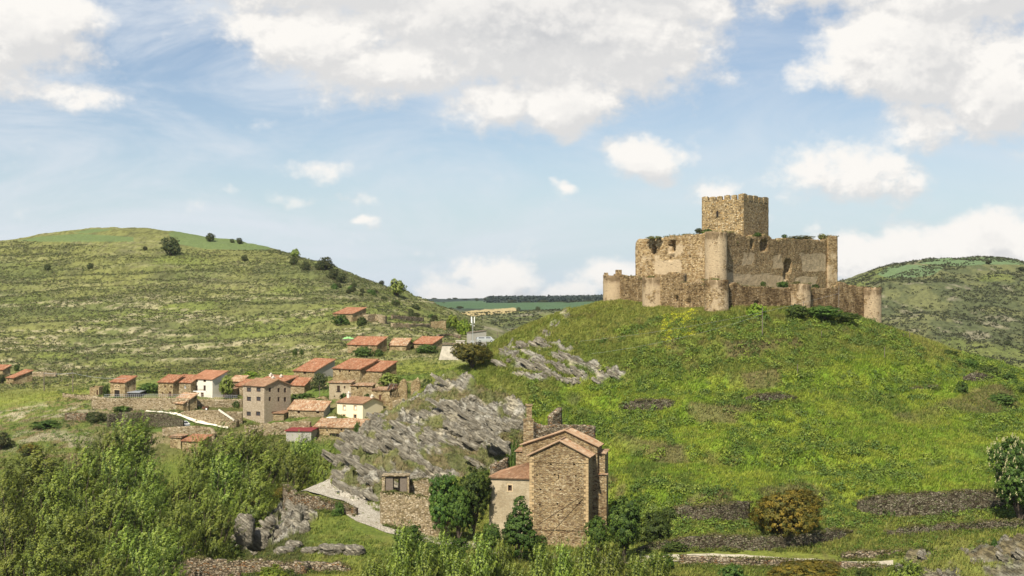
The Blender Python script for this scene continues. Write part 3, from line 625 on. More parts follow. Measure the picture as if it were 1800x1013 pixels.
def wall_face(mb, O, d, w, h0, h1, nrm, holes, mi=0, z0=0.0, reveal=.22):
    """rectangle + sloping top from O along d (unit, left to right seen from outside); holes (a, z, w, h) in wall coordinates"""
    d = np.array([d[0], d[1], 0.0]); nrm = np.array([nrm[0], nrm[1], 0.0]); up = np.array([0, 0, 1.0]); P_ = lambda a, z: np.array(O) + d * a + up * z
    hm = min(h0, h1)
    xs = sorted(set([0, w] + [v for q in holes for v in (q[0], q[0] + q[2])])); zs = sorted(set([z0, hm] + [v for q in holes for v in (q[1], q[1] + q[3])]))
    xs = [x for x in xs if 0 <= x <= w]; zs = [z for z in zs if z0 <= z <= hm]
    for i in range(len(xs) - 1):
        for j in range(len(zs) - 1):
            cx, cz = (xs[i] + xs[i + 1]) / 2, (zs[j] + zs[j + 1]) / 2
            if any(q[0] < cx < q[0] + q[2] and q[1] < cz < q[1] + q[3] for q in holes): continue
            mb.face([P_(xs[i], zs[j]), P_(xs[i + 1], zs[j]), P_(xs[i + 1], zs[j + 1]), P_(xs[i], zs[j + 1])], mi=mi)
    if abs(h0 - h1) > 1e-4: mb.face([P_(0, hm), P_(w, hm), P_(w, h1)] if h1 > h0 else [P_(0, hm), P_(w, hm), P_(0, h0)], mi=mi)
    for (a, z, ww, hh) in holes:
        c4 = [P_(a, z), P_(a + ww, z), P_(a + ww, z + hh), P_(a, z + hh)]; i4 = [q - nrm * reveal for q in c4]
        for i in range(4): mb.face([c4[i], c4[(i + 1) % 4], i4[(i + 1) % 4], i4[i]][::-1], mi=mi)
def opening(name, parent, loc, O, d, nrm, a, z, w, h, style='window', surround=None, reveal=.2):
    """a window or door set inside its reveal, with a frame, panes and a sill"""
    d = np.array([d[0], d[1], 0.0]); nrm = np.array([nrm[0], nrm[1], 0.0]); up = np.array([0, 0, 1.0]); O = np.array(O) - np.array(loc)
    mb = MB(); P_ = lambda x, y, q: O + d * (a + x) + up * (z + y) + nrm * q
    m = {'window': (WOOD, GLASS), 'dark': (WOOD, DARK), 'door': (WOOD, WOOD), 'hole': (DARK, DARK), 'pale': (WHITE, GLASS), 'shutter': (WOOD, WOOD), 'curtain': (FRAME, WHITE)}[style]
    e = .02; r = -reveal + .03
    mb.face([P_(-e, -e, r), P_(w + e, -e, r), P_(w + e, h + e, r), P_(-e, h + e, r)], mi=1)
    if style not in ('hole',):
        t = .07
        for (x0, z0_, ww, hh) in ((0, 0, t, h), (w - t, 0, t, h), (t, 0, w - 2 * t, t), (t, h - t, w - 2 * t, t), (w / 2 - t / 2, t, t, h - 2 * t)):
            mb.box(P_(x0 + .002, z0_ + .002, r + .005), d * (ww - .004), -nrm * -.05, up * (hh - .004), mi=0)
    wo = mb.build(name, m, parent)
    if surround:
        s = MB(); t = .14
        for (x0, z0_, ww, hh) in ((-t, -.0, t, h), (w, 0, t, h), (-t, h, w + 2 * t, t * 1.3), (-t - .04, -t, w + 2 * t + .08, t)):
            s.box(P_(x0, z0_, .0), d * ww, nrm * .045, up * hh)
        s.build('surround', surround, wo)
    return wo
def house(name, label, cat, uA, uC, uB, vbase, veave, vridge, Y, yaw=32, roof='shed', mats=None, rmat=None, wins=(), sidewins=(), old=.04, over=.28, group=None, chim=(), depth=None, vback=None, surround=None, roofless=False, sidemat=None, base_drop=3.0, fix=False):
    if not fix: Y = yat(uC, vbase, Y, .15)
    mats = mats or ST_OLD; rmat = rmat or TILE
    cy, sy = math.cos(R(yaw)), math.sin(R(yaw)); Cx = (uC - 900) / F * Y
    L_ = np.array([-cy, sy]); Bk = np.array([sy, cy]); nF = np.array([-sy, -cy]); nS = np.array([cy, -sy])
    w = along(Cx, Y, L_[0], L_[1], uA); dp = depth or along(Cx, Y, Bk[0], Bk[1], uB)
    zb = (HZ - vbase) / F * Y; ze = (HZ - veave) / F * Y; Cw = np.array([Cx, Y])
    if roof in ('shed',): Yr = Y + Bk[1] * dp
    elif roof == 'side': Yr = Y + Bk[1] * dp / 2
    else: Yr = Y + L_[1] * w / 2
    zr = (HZ - vridge) / F * Yr
    if zr < ze + .3: zr = ze + .3
    H = ze - zb; HR = zr - zb; ctr = Cw + L_ * w / 2 + Bk * dp / 2; loc = np.array([ctr[0], ctr[1], zb])
    E = empty(name, loc, label, cat, group)
    P2 = lambda a, b, z: np.array([*(Cw + L_ * a + Bk * b), zb + z]) - loc
    mb = MB(); Oz = zb
    def conv(lst, dirv, org, mirror):
        out = []
        for q in lst:
            u0, v0, wp, hp = q[:4]; st = q[4] if len(q) > 4 else 'window'
            t0 = along(Cx, Y, dirv[0], dirv[1], u0 - wp / 2); t1 = along(Cx, Y, dirv[0], dirv[1], u0 + wp / 2); yy = Y + dirv[1] * (t0 + t1) / 2
            zc = (HZ - v0) / F * yy - zb; hh = hp / F * yy; a0, a1 = sorted((t0, t1))
            out.append((a0, zc - hh / 2, a1 - a0, hh, st))
        return out
    fw = conv(wins, L_, None, True); sw = conv(sidewins, Bk, None, False)
    # front: outside view left->right runs A -> C
    Ow = P2(w, 0, 0); dF = -L_
    fh = [(w - a - ww, z, ww, hh) for a, z, ww, hh, st in fw]; OwW = Ow + loc
    if roof == 'front':
        wall_face(mb, Ow, dF, w, H, H, nF, fh, z0=-base_drop); mb.face([P2(w, 0, H), P2(0, 0, H), P2(w / 2, 0, HR)])
        mb.face([P2(0, dp, H), P2(w, dp, H), P2(w / 2, dp, HR)])
    else: wall_face(mb, Ow, dF, w, H, H, nF, fh, z0=-base_drop)
    hs0, hs1 = (H, HR) if roof == 'shed' else (H, H); shl = [(a, z, ww, hh) for a, z, ww, hh, st in sw]
    smb = MB() if sidemat else mb
    wall_face(smb, P2(0, 0, 0), Bk, dp, hs0, hs1, nS, shl, z0=-base_drop)
    if roof == 'side': smb.face([P2(0, 0, H), P2(0, dp, H), P2(0, dp / 2, HR)]); mb.face([P2(w, dp, H), P2(w, 0, H), P2(w, dp / 2, HR)])
    wall_face(mb, P2(w, dp, 0), -Bk, dp, hs1, hs0, -nS, [], z0=-base_drop)
    wall_face(mb, P2(0, dp, 0), L_, w, hs1, hs1, -nF, [], z0=-base_drop)
    mb.build('wall', mats, E)
    if sidemat: smb.build('side_wall', sidemat, E)
    for a, z, ww, hh, st in fw: opening('door' if st == 'door' else 'window', E, loc, OwW, dF, nF, w - a - ww, z, ww, hh, st, surround)
    Os = P2(0, 0, 0) + loc
    for a, z, ww, hh, st in sw: opening('door' if st == 'door' else 'window', E, loc, Os, Bk, nS, a, z, ww, hh, st, surround)
    if not roofless:
        rb = MB(); o = over; k = .06
        if roof == 'shed':
            sl = (HR - H) / dp; roof_plane(rb, P2(w + o, -o, H - o * sl + k), P2(-o, -o, H - o * sl + k), P2(-o, dp + o, HR + o * sl + k), P2(w + o, dp + o, HR + o * sl + k), old)
        elif roof == 'side':
            sl = (HR - H) / (dp / 2)
            roof_plane(rb, P2(w + o, -o, H - o * sl + k), P2(-o, -o, H - o * sl + k), P2(-o, dp / 2, HR + k), P2(w + o, dp / 2, HR + k), old)
            roof_plane(rb, P2(-o, dp + o, H - o * sl + k), P2(w + o, dp + o, H - o * sl + k), P2(w + o, dp / 2, HR + k), P2(-o, dp / 2, HR + k), old)
            rb.tube(P2(w + o, dp / 2, HR + k + .02), P2(-o, dp / 2, HR + k + .02), .11, .11, 6)
        else:
            sl = (HR - H) / (w / 2)
            roof_plane(rb, P2(w + o, dp + o, H - o * sl + k), P2(w + o, -o, H - o * sl + k), P2(w / 2, -o, HR + k), P2(w / 2, dp + o, HR + k), old)
            roof_plane(rb, P2(-o, -o, H - o * sl + k), P2(-o, dp + o, H - o * sl + k), P2(w / 2, dp + o, HR + k), P2(w / 2, -o, HR + k), old)
            rb.tube(P2(w / 2, -o, HR + k + .02), P2(w / 2, dp + o, HR + k + .02), .11, .11, 6)
        rf = rb.build('roof', rmat, E)
        for (fa, fb, hh) in chim:
            a = w * fa; b = dp * fb; zz = H + (HR - H) * ((1 - abs(2 * fb - 1)) if roof == 'side' else fb) - .2
            c = MB(); c.box(P2(a + .3, b - .3, zz), np.array([*(-L_ * .6), 0]), np.array([*(Bk * .6), 0]), np.array([0, 0, hh])); 
            c.box(P2(a + .38, b - .38, zz + hh), np.array([*(-L_ * .76), 0]), np.array([*(Bk * .76), 0]), np.array([0, 0, .12])); c.tube(P2(a, b, zz + hh + .12), P2(a, b, zz + hh + .45), .2, .16, 8)
            c.build('chimney', PL_WHITE2, rf)
    E['dims'] = [float(w), float(dp), float(H), float(HR)]
    return E, P2, (w, dp, H, HR), (L_, Bk, nF, nS, loc)
# ------------------------------------------------------------------ the castle on its hill
def build_castle():
    E = empty('castle', px(1285, 300, 532), 'ruined stone castle with a square battlemented keep on the grassy hilltop', 'castle'); loc = np.array(E.location)
    def corner_block(uC, Yc, al, uA, uB):
        c, s = math.cos(R(al)), math.sin(R(al)); Cx = (uC - 900) / F * Yc; L_ = np.array([-c, s]); B_ = np.array([s, c]); Cw = np.array([Cx, Yc])
        return Cw, L_, B_, along(Cx, Yc, *L_, uA), along(Cx, Yc, *B_, uB)
    flat = lambda z: (lambda u, y, s: z)
    # keep
    Cw, L_, B_, wl, wr = corner_block(1307, 305, 31, 1233.5, 1351); zk = (HZ - 350.5) / F * 305; zf = (HZ - 425) / F * 305
    A = Cw + L_ * wl; B = Cw + B_ * wr; D = A + B_ * wr
    t_w = along(*Cw, *L_, 1261.5); yw = Cw[1] + L_[1] * t_w
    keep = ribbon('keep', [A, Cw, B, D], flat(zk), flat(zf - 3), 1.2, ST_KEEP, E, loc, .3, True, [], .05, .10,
                  stn=lambda u, v, s: .15 * (u > 1307) + 0 * v)  # right face slightly darker
    n2 = np.array([L_[1], -L_[0]]); n2 = n2 if n2[1] < 0 else -n2; tw_ = along(*Cw, *L_, 1261.6); c2 = Cw + L_ * tw_ + n2 * .03; z2 = (HZ - 381.3) / F * c2[1]
    def arch(w_, h_, lift, mat, nm, par):
        a = MB(); O_ = np.array([*(c2 + n2 * lift), z2]) - loc; dx = np.array([*(-L_), 0]); pts = [O_ - dx * w_, O_ + dx * w_] + [O_ + dx * (w_ * math.cos(t)) + np.array([0, 0, h_ + w_ * math.sin(t)]) for t in np.linspace(0, math.pi, 9)]
        b_ = [q - np.array([*(n2 * .12), 0]) for q in pts]; a.face(pts); [a.face([b_[i], b_[(i + 1) % len(pts)], pts[(i + 1) % len(pts)], pts[i]]) for i in range(len(pts))]; return a.build(nm, mat, par)
    sw_ = arch(.42, 1.1, .10, ST_KEEP, 'window_surround', keep); arch(.26, 1.0, .13, DARK, 'arched_window', sw_)
    fl = MB(); q = [np.array([*p, zk - 1.0]) - loc for p in (A + (Cw - A) * .02, Cw, B, D)]; fl.face(q); fl.build('keep_floor', EARTH, E)
    def merlon(base, d, u0, u1, vt, wrap=None):
        t0 = along(*base, *d, u0); t1 = along(*base, *d, u1); t0, t1 = sorted((t0, t1)); y = base[1] + d[1] * (t0 + t1) / 2
        h = (HZ - vt) / F * y - zk + .12; n = np.array([d[1], -d[0]]); n = n if n[1] < 0 else -n
        mb = MB(); p0 = base + d * t0 - n * .62 + n * .04; jz = random.uniform(-.06, .06)
        a = np.array([*(d * (t1 - t0)), 0]); b = np.array([*(n * .62), 0]); o = np.array([*p0, zk - .12]) - loc
        if np.cross(a, b)[2] < 0: o = o + a; a = -a
        mb.box(o, a, b, np.array([0, 0, h + jz])); i = len(mb.v)
        mb.v = [(x + random.uniform(-.05, .05), yy + random.uniform(-.05, .05), z + (random.uniform(-.12, .04) if z > zk - loc[2] + .2 else 0)) for x, yy, z in mb.v] if False else mb.v
        o2 = o + a * random.uniform(.1, .3) + np.array([0, 0, h + jz]); mb.box(o2, a * .5, b * .9, np.array([0, 0, random.uniform(.06, .16)]))
        mb.build('merlon', ST_KEEP, keep)
    for u0, u1, vt in ((1233.8, 1244.5, 347), (1247.8, 1258, 347), (1260.5, 1269, 345.2), (1273, 1282.5, 344.3), (1285.5, 1294.5, 343.2), (1297.8, 1307, 341.3)): merlon(Cw, L_, u0, u1, vt)
    for u0, u1, vt in ((1307.2, 1313.5, 341.3), (1315.3, 1323.3, 343.6), (1325, 1332.3, 344.6), (1334.2, 1340.8, 346.8), (1342.6, 1350.8, 347.6)): merlon(Cw, B_, u0, u1, vt)
    for k in range(6):       # far sides
        for base, d, w_ in ((D, -L_, wl), (A, B_, wr)):
            t = (k + .25) / 6 * w_; p0 = base + d * t; n = np.array([d[1], -d[0]]); n = n if np.dot(n, Cw + L_ * wl / 2 + B_ * wr / 2 - base) > 0 else -n
            mb = MB(); a = np.array([*(d * w_ / 11), 0]); b = np.array([*(n * .6), 0]); o = np.array([*p0, zk - .12]) - loc
            if np.cross(a, b)[2] < 0: o = o + a; a = -a
            mb.box(o, a, b, np.array([0, 0, 1.0])); mb.build('merlon', ST_KEEP, keep)
    # inner ward
    Cw, L_, B_, wl, wr = corner_block(1259, 292, 38, 1117, 1456)
    A = Cw + L_ * wl; B = Cw + B_ * wr; D = A + B_ * wr
    tl = vline([(1115, 431), (1119, 425), (1123, 421), (1165, 418), (1185, 414), (1215, 412.5), (1236, 411), (1277, 407), (1300, 411), (1316, 418), (1330, 415), (1345, 412), (1357, 419), (1370, 423), (1386, 418), (1400, 420), (1420, 419.5), (1440, 422), (1460, 424)])
    zcap = (HZ - 424) / F * 300
    topf = lambda u, y, s: tl(u, y, s) if y < B[1] + 1 and s < wl + wr + .1 else zcap * 1.02
    holes = [(1149, 439, 3.2, 8, 1.6), (1181.5, 433.5, 5.5, 10, 1.8), (1179, 453, 1.5, 4.5, .9), (1183, 452, .8, 4.5, .9), (1212.5, 453.5, .8, 4.2, .8), (1322, 430, 2.6, 7, .9), (1343, 432, 6.5, 9, 1.9), (1385, 468, 6, 11, 1.9), (1382, 485, 4, 7, .5)]
    def pl(u, v, s):
        right = u > 1277; n = fbm(u * .05, v * .06, 3, 3) - .5; p = 0 * u
        def rect(a, b, c, d, w_): return w_ * sstep(a - 3, a + 2, u + n * 12) * sstep(b + 3, b - 2, u + n * 12) * sstep(c - 3, c + 2, v + n * 10) * sstep(d + 3, d - 2, v + n * 10)
        for q in ((1409, 1448, 446, 475, .9), (1303, 1324, 442, 467, .45), (1358, 1374, 448, 470, .6), (1277, 1350, 481, 520, .75), (1352, 1378, 484, 510, .6), (1392, 1436, 486, 520, .5), (1150, 1195, 458, 488, .45), (1170, 1236, 432, 452, .2), (1130, 1158, 446, 462, .2)): p = np.maximum(p, rect(*q))
        return p - .22 * right * (p < .1) - .12
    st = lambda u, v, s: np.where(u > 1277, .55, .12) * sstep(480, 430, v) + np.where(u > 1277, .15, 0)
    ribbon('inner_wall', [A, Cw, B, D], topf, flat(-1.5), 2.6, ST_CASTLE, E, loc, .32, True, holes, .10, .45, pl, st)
    fl = MB(); ins = lambda p: p + (Cw + L_ * wl / 2 + B_ * wr / 2 - p) * .05
    fl.face([np.array([*ins(p), zcap - 1.6]) - loc for p in (A, Cw, B, D)]); fl.build('ward_floor', EARTH, E)
    def tower(nm, cx, cy, r, ztop, zbot, mat, plv=0.3, topr=.3, batter=0.0, seed=0, holes=(), st=.2):
        n = 28; P_ = [np.array([cx + r * math.cos(k * 2 * math.pi / n), cy + r * math.sin(k * 2 * math.pi / n)]) for k in range(n)]
        t = ribbon(nm, P_, flat(ztop), flat(zbot), .7, mat, E, loc, .45, True, holes, .06, topr, lambda u, v, s: 0 * u + plv, lambda u, v, s: st + 1.6 * sstep(HZ - (ztop - 2.0) / cy * F, HZ - (ztop - .6) / cy * F, v), seed=seed)
        d = MB(); c0 = np.array([cx, cy, ztop - .45]) - loc; d.face([c0 + np.array([.86 * r * math.cos(k * 2 * math.pi / n), .86 * r * math.sin(k * 2 * math.pi / n), 0]) for k in range(n)]); d.build('tower_fill', EARTH, t)
        return t
    def tw(u, Y, rp, vt, zbot, mat, **k): tower('round_tower', (u - 900) / F * Y, Y, rp / F * Y, (HZ - vt) / F * Y, zbot, mat, **k); return np.array([(u - 900) / F * Y, Y])
    tw(1258.5, 292.5, 19.5, 408, -2, ST_CASTLE, plv=.30, topr=.45, seed=3, st=.2)
    # square turret closing the right end
    c = B + np.array([0, -.9]); s1 = np.array([.90, .43]); s2 = np.array([-.43, .90]); w_ = 2.35
    zt = (HZ - 415.5) / F * B[1]
    ribbon('corner_turret', [c - s1 * .3, c + s1 * w_, c + s1 * w_ + s2 * 3, c - s1 * .3 + s2 * 3], lambda u, y, s: zt, flat(-2), 1.0, ST_CASTLE, E, loc, .32, True, (), .08, .35, lambda u, v, s: .15 * (v > 465), lambda u, v, s: 0 * u + .35)
    # outer ward: five round towers joined by lower walls
    T = [tw(1078.5, 301, 18.5, 484, -2.5, ST_OUTER, plv=.42, topr=.5, seed=11, st=.1), tw(1149.5, 290, 20.5, 488, -2.5, ST_OUTER, plv=.42, topr=.25, seed=12, st=.15), tw(1259.5, 277, 21.5, 492.5, -5, ST_OUTER, plv=.16, topr=.12, seed=13, st=.15),
         tw(1405.5, 287, 19.5, 499, -4, ST_OUTER, plv=.28, topr=.15, seed=14), tw(1531.5, 297, 17.5, 507, -7, ST_OUTER, plv=.34, topr=.6, seed=15)]
    mb = MB(); 
    for (u0, u1, vt, dy) in ((1082, 1093, 474.5, -1.9), (1062, 1069, 479.5, -1.4)):
        p = px(u0, 301 + dy, 486) - loc; q = px(u1, 301 + dy, vt) - loc; mb = MB(); mb.box(p, (q[0] - p[0], 0, 0), (0, .6, 0), (0, 0, q[2] - p[2])); mb.build('merlon', ST_OUTER, E)
    def cw(nm, p, q, tops, bot, holes=(), th=1.1, plv=-.1, stv=.4, topr=.3, seed=5):  # darker stone; between the left towers the colour also imitates recess shade
        ribbon(nm, [p, q], vline(tops), flat(bot), th, ST_OUTER, E, loc, .32, False, holes, .09, topr, lambda u, v, s: 0 * u + plv, lambda u, v, s: 0 * u + stv, seed=seed)
    cw('outer_wall', T[0], T[1], [(1090, 482), (1100, 485), (1104, 489), (1109, 484), (1115, 486), (1130, 489)], -2.5, plv=-.2, stv=.8)
    m = T[1] + (T[2] - T[1]) * .52; d = (T[2] - T[1]); 
    tm = along(*T[1], *(d / np.linalg.norm(d)), 1197.5); m = T[1] + d / np.linalg.norm(d) * tm
    n = np.array([d[1], -d[0]]) / np.linalg.norm(d); n = n if n[1] < 0 else -n
    cw('outer_wall', T[1] + n * .5, m + n * .5, [(1165, 483), (1172, 482), (1178, 478), (1184, 481), (1187, 479), (1189, 484), (1193, 479), (1195, 484), (1198, 488)], -4, [(1188, 526, 2.6, 5, .8)], th=2, plv=-.1, stv=.6)
    cw('outer_wall', m, T[2], [(1197, 497), (1206, 497), (1225, 495.5), (1231, 500), (1245, 501)], -4, [(1211, 531, 3, 4, .8)], plv=-.25, stv=.8)
    cw('outer_wall', T[2], T[3], [(1275, 505), (1284, 501), (1290, 497.5), (1298, 498), (1308, 503.5), (1322, 503), (1345, 504), (1372, 507), (1384, 507), (1395, 505)], -5, [(1331, 533, 3.5, 3, .8)], plv=-.3, stv=1.0)
    cw('outer_wall', T[3], T[4], [(1415, 506), (1440, 507), (1462, 506), (1470, 501), (1477, 496), (1486, 498), (1493, 502), (1500, 500), (1506, 503), (1520, 505)], -8, plv=-.3, stv=1.0, topr=.4)
    cw('outer_wall', T[4], T[4] + np.array([-14., 26.]), [(1400, 508), (1600, 508)], -8); cw('outer_wall', T[0] + np.array([6., 30.]), T[0], [(1000, 490), (1200, 490)], -4)
    return E
CASTLE = build_castle()
QUOIN = plain_mat('dressed_stone', (.40, .29, .155), .9, .3, 1.6)
# ------------------------------------------------------------------ the church below the hill
def build_church():
    YC = 204.0; yaw = 12; cy, sy = math.cos(R(yaw)), math.sin(R(yaw))
    L_ = np.array([-cy, sy, 0]); B_ = np.array([sy, cy, 0]); up = np.array([0, 0, 1.]); nF = np.array([-sy, -cy, 0]); nS = np.array([cy, -sy, 0])
    C0 = px(1034, YC, 948); z0 = C0[2]; C0 = np.array([C0[0], C0[1], 0.])
    w = along(C0[0], C0[1], L_[0], L_[1], 931)
    E = empty('church', [*(C0 + L_ * w / 2 + B_ * 6)[:2], z0], 'brown stone church with stepped tiled gables and a thin bell wall below the castle hill', 'church'); loc = np.array(E.location)
    def zv(v, Y): return (HZ - v) / F * Y
    P = lambda a, b, z: C0 + L_ * a + B_ * b + up * z - loc            # a to the left, b to the back, z absolute
    def block(nm, a0, a1, b0, b1, zb, ze, zr, mat, ra=None, holes=()):
        """gabled block; ridge runs back"""
        mb = MB(); am = ra if ra is not None else (a0 + a1) / 2
        wall_face(mb, P(a1, b0, 0), -L_[:2], a1 - a0, ze, ze, nF[:2], list(holes), z0=zb, reveal=.45)
        mb.face([P(a1, b0, ze), P(a0, b0, ze), P(am, b0, zr)])
        wall_face(mb, P(a0, b0, 0), B_[:2], b1 - b0, ze, ze, nS[:2], [], z0=zb); wall_face(mb, P(a1, b1, 0), -B_[:2], b1 - b0, ze, ze, -nS[:2], [], z0=zb)
        mb.face([P(a0, b1, zb), P(a1, b1, zb), P(a1, b1, ze), P(am, b1, zr), P(a0, b1, ze)])
        return mb.build(nm, mat, E)
    def gable_roof(a0, a1, am, b0, b1, ze, zr, o=.35, of=.25):
        mb = MB(); sl = (zr - ze) / (am - a0); sr = (zr - ze) / (a1 - am); k = .07
        roof_plane(mb, P(a1 + o, b1, ze - o * sr + k), P(a1 + o, b0 - of, ze - o * sr + k), P(am, b0 - of, zr + k), P(am, b1, zr + k), .03)
        roof_plane(mb, P(a0 - o, b0 - of, ze - o * sl + k), P(a0 - o, b1, ze - o * sl + k), P(am, b1, zr + k), P(am, b0 - of, zr + k), .03)
        mb.tube(P(am, b0 - of, zr + k + .03), P(am, b1, zr + k + .03), .13, .13, 6)
        # verge tiles along the gable
        for a_, z_ in ((a0 - o, ze - o * sl + k), (a1 + o, ze - o * sr + k)): mb.tube(P(a_, b0 - of + .02, z_ - .02), P(am, b0 - of + .02, zr + k - .02), .12, .12, 6)
        return mb.build('roof', TILE_O, E)
    # chancel (front block)
    ze = zv(802, YC); zr = zv(776, YC); am = along(C0[0], C0[1], L_[0], L_[1], 984)
    hl = []
    for (u, v) in ((968, 816.5), (1009, 817), (944, 835.5), (975, 835), (1012, 837), (950, 861), (985, 861), (1016, 861), (949, 888), (979.5, 886.5), (1019, 885), (981, 906)):
        a = along(C0[0], C0[1], L_[0], L_[1], u); Yy = YC + L_[1] * a; hl.append((w - a - .11, zv(v, Yy) - .11, .24, .24))
    a = along(C0[0], C0[1], L_[0], L_[1], 982); sl = (w - a - .07, zv(842, YC + 1), .15, .62); hl.append(sl)
    block('chancel', 0, w, 0, 4.2, z0 - 4, ze, zr, ST_CHURCH, am, hl)
    bk = MB(); bk.face([P(w - .1, .44, z0), P(.1, .44, z0), P(.1, .44, ze), P(w - .1, .44, ze)]); bk.build('putlog_backing', DARK, E)
    gable_roof(0, w, am, 0, 4.25, ze, zr, .38)
    cr = MB(); cr.box(P(w + .06, -.10, z0 + 1.1), -L_ * (w + .12), B_ * .12, up * .28); cr.build('plinth_course', ST_CHURCH, E); cr = MB(); cr.box(P(w + .06, -.06, zv(815, YC)), -L_ * (w + .12), B_ * .08, up * .10); cr.build('string_course', ST_CHURCH, E)
    qn = MB(); q2 = MB(); zq = z0 + 1.5; kq = 0
    while zq < ze - .4:
        h_ = .34 + .10 * ((kq * 7) % 3) / 2; l1, l2 = (.62, .34) if kq % 2 else (.34, .62)
        qn.box(P(l1, -.03, zq), -L_ * -0 + L_ * -(l1 + .03), B_ * .05, up * (h_ - .03)); q2.box(P(w + .03, -.03, zq), -L_ * (l2 + .03), B_ * .05, up * (h_ - .03)); qn.box(P(.02, 0.02, zq), -L_ * .05, B_ * l2, up * (h_ - .03)); zq += h_; kq += 1
    qn.build('quoins', QUOIN, E); q2.build('quoins', QUOIN, E)
    # nave behind: wider and higher
    Yn = YC + 4.2; a0 = -.62; a1 = w + 1.9; zen = zv(784, Yn); zrn = zv(757.5, Yn)
    block('nave', a0, a1, 4.2, 8.6, z0 - 4, zen, zrn, ST_CHURCH, am - .05)
    gable_roof(a0, a1, am - .05, 4.2, 8.7, zen, zrn, .3)
    # buttress chapels left and right
    def lean(nm, a0, a1, b0, b1, zt, zb=z0 - 4, mat=ST_CHURCH, tilt=.35):
        mb = MB(); mb.box(P(a1, b0, zb), -L_ * (a1 - a0), B_ * (b1 - b0), up * (zt - zb)); o = mb.build(nm, mat, E)
        rb = MB(); roof_plane(rb, P(a1 + .2, b0 - .2, zt + .05), P(a0 - .2, b0 - .2, zt + .05), P(a0 - .2, b1 + .1, zt + tilt), P(a1 + .2, b1 + .1, zt + tilt), .02, thick=.1); rb.build('buttress_roof', TILE_O, o)
    lean('buttress', a1 - .6, a1 + 1.1, 5.0, 8.0, zv(795, YC + 6)); lean('buttress', a0 - .95, a0 + .3, 5.2, 8.4, zv(796, YC + 6))
    lean('buttress', a0 - 1.25, a0 + .2, 4.6, 5.15, zv(833, YC + 5), tilt=.1); lean('buttress', -.45, .25, -.1, 1.0, zv(806, YC), tilt=.1) if False else None
    # annex with its own tiled roof
    a_l = along(C0[0], C0[1], L_[0], L_[1], 859); zea = zv(844, YC); za = zv(815.5, YC + 4.5)
    mb = MB(); hw = along(C0[0], C0[1], L_[0], L_[1], 896); Yh = YC + L_[1] * hw
    wins = [(a_l - hw - .3, zv(863.5, Yh), .56, .80)]
    wall_face(mb, P(a_l, 0.25, 0), -L_[:2], a_l - w + .02, zea, zea, nF[:2], wins, z0=z0 - 4, reveal=.3)
    wall_face(mb, P(a_l, 6.2, 0), -B_[:2], 5.95, zea, zea, -nS[:2], [], z0=z0 - 4); wall_face(mb, P(w, 6.2, 0), L_[:2], a_l - w, zea, zea, -nF[:2], [], z0=z0 - 4)
    an = mb.build('annex', PL_WHITE, E)
    opening('annex_window', an, loc, P(a_l, .25, 0) + loc, -L_[:2], nF[:2], *wins[0], 'dark', FRAME, .28)
    rb = MB(); o = .3; ap = P(w, 6.2, za + .1)
    roof_plane(rb, P(a_l + o, -.05, zea), P(w - .02, -.05, zea), P(w - .02, 4.6, za + .1), P(w + .7, 4.6, za + .1), .015, pitch=.30, wave=.045)
    roof_plane(rb, P(a_l + o, 9, zea), P(a_l + o, -.05, zea), P(w + .7, 4.6, za + .1), P(w + .7, 6.2, za + .1), .015, pitch=.30, wave=.045)
    rb.build('annex_roof', TILE_B, E)
    # bell wall: broad pier carrying a slim capped pillar
    Yb = 219.0; mb = MB()
    def bx(u0, u1, v0, v1, y0, y1):
        p = px(u0, y0, v1) - loc; q = px(u1, y0, v0) - loc; mb.box(p, (q[0] - p[0], 0, 0), (0, y1 - y0, 0), (0, 0, q[2] - p[2]))
    bx(920, 937.5, 739, 800, Yb, Yb + 1.4); bx(925.5, 935, 714, 739, Yb + .1, Yb + 1.1); bx(918.8, 938.4, 737.6, 739.4, Yb - .1, Yb + 1.5); bx(923.6, 936.8, 711.5, 714, Yb, Yb + 1.25); bx(922.8, 926.5, 710.3, 711.5, Yb + .2, Yb + 1); bx(930, 936, 710.6, 711.5, Yb + .2, Yb + 1)
    bo = mb.build('bell_pier', ST_CHURCH, E)
    rp = MB(); p0 = px(1024, YC - .2, 872) - loc; p1 = px(948, YC - .9, 921) - loc; rp.tube(p0, p1, .035, .035, 5); rp.build('cable', DARK, E)
    return E
CHURCH = build_church()
stone_wall('ruined_wall', 'roofless grey rubble wall rising behind the church roof', 'wall', [(936, 224, 738), (945, 225, 744), (958, 225, 748), (985, 226, 747), (1015, 227, 746.5), (1047, 228, 748)], ST_DRY, 1.0, .22, seed=4)
stone_wall('ruined_wall', 'low broken wall stub between the rocks and the left side of the church', 'wall', [(868, 215, 818), (880, 216, 812), (894, 217, 802)], ST_DRY, .8, .5, seed=5)
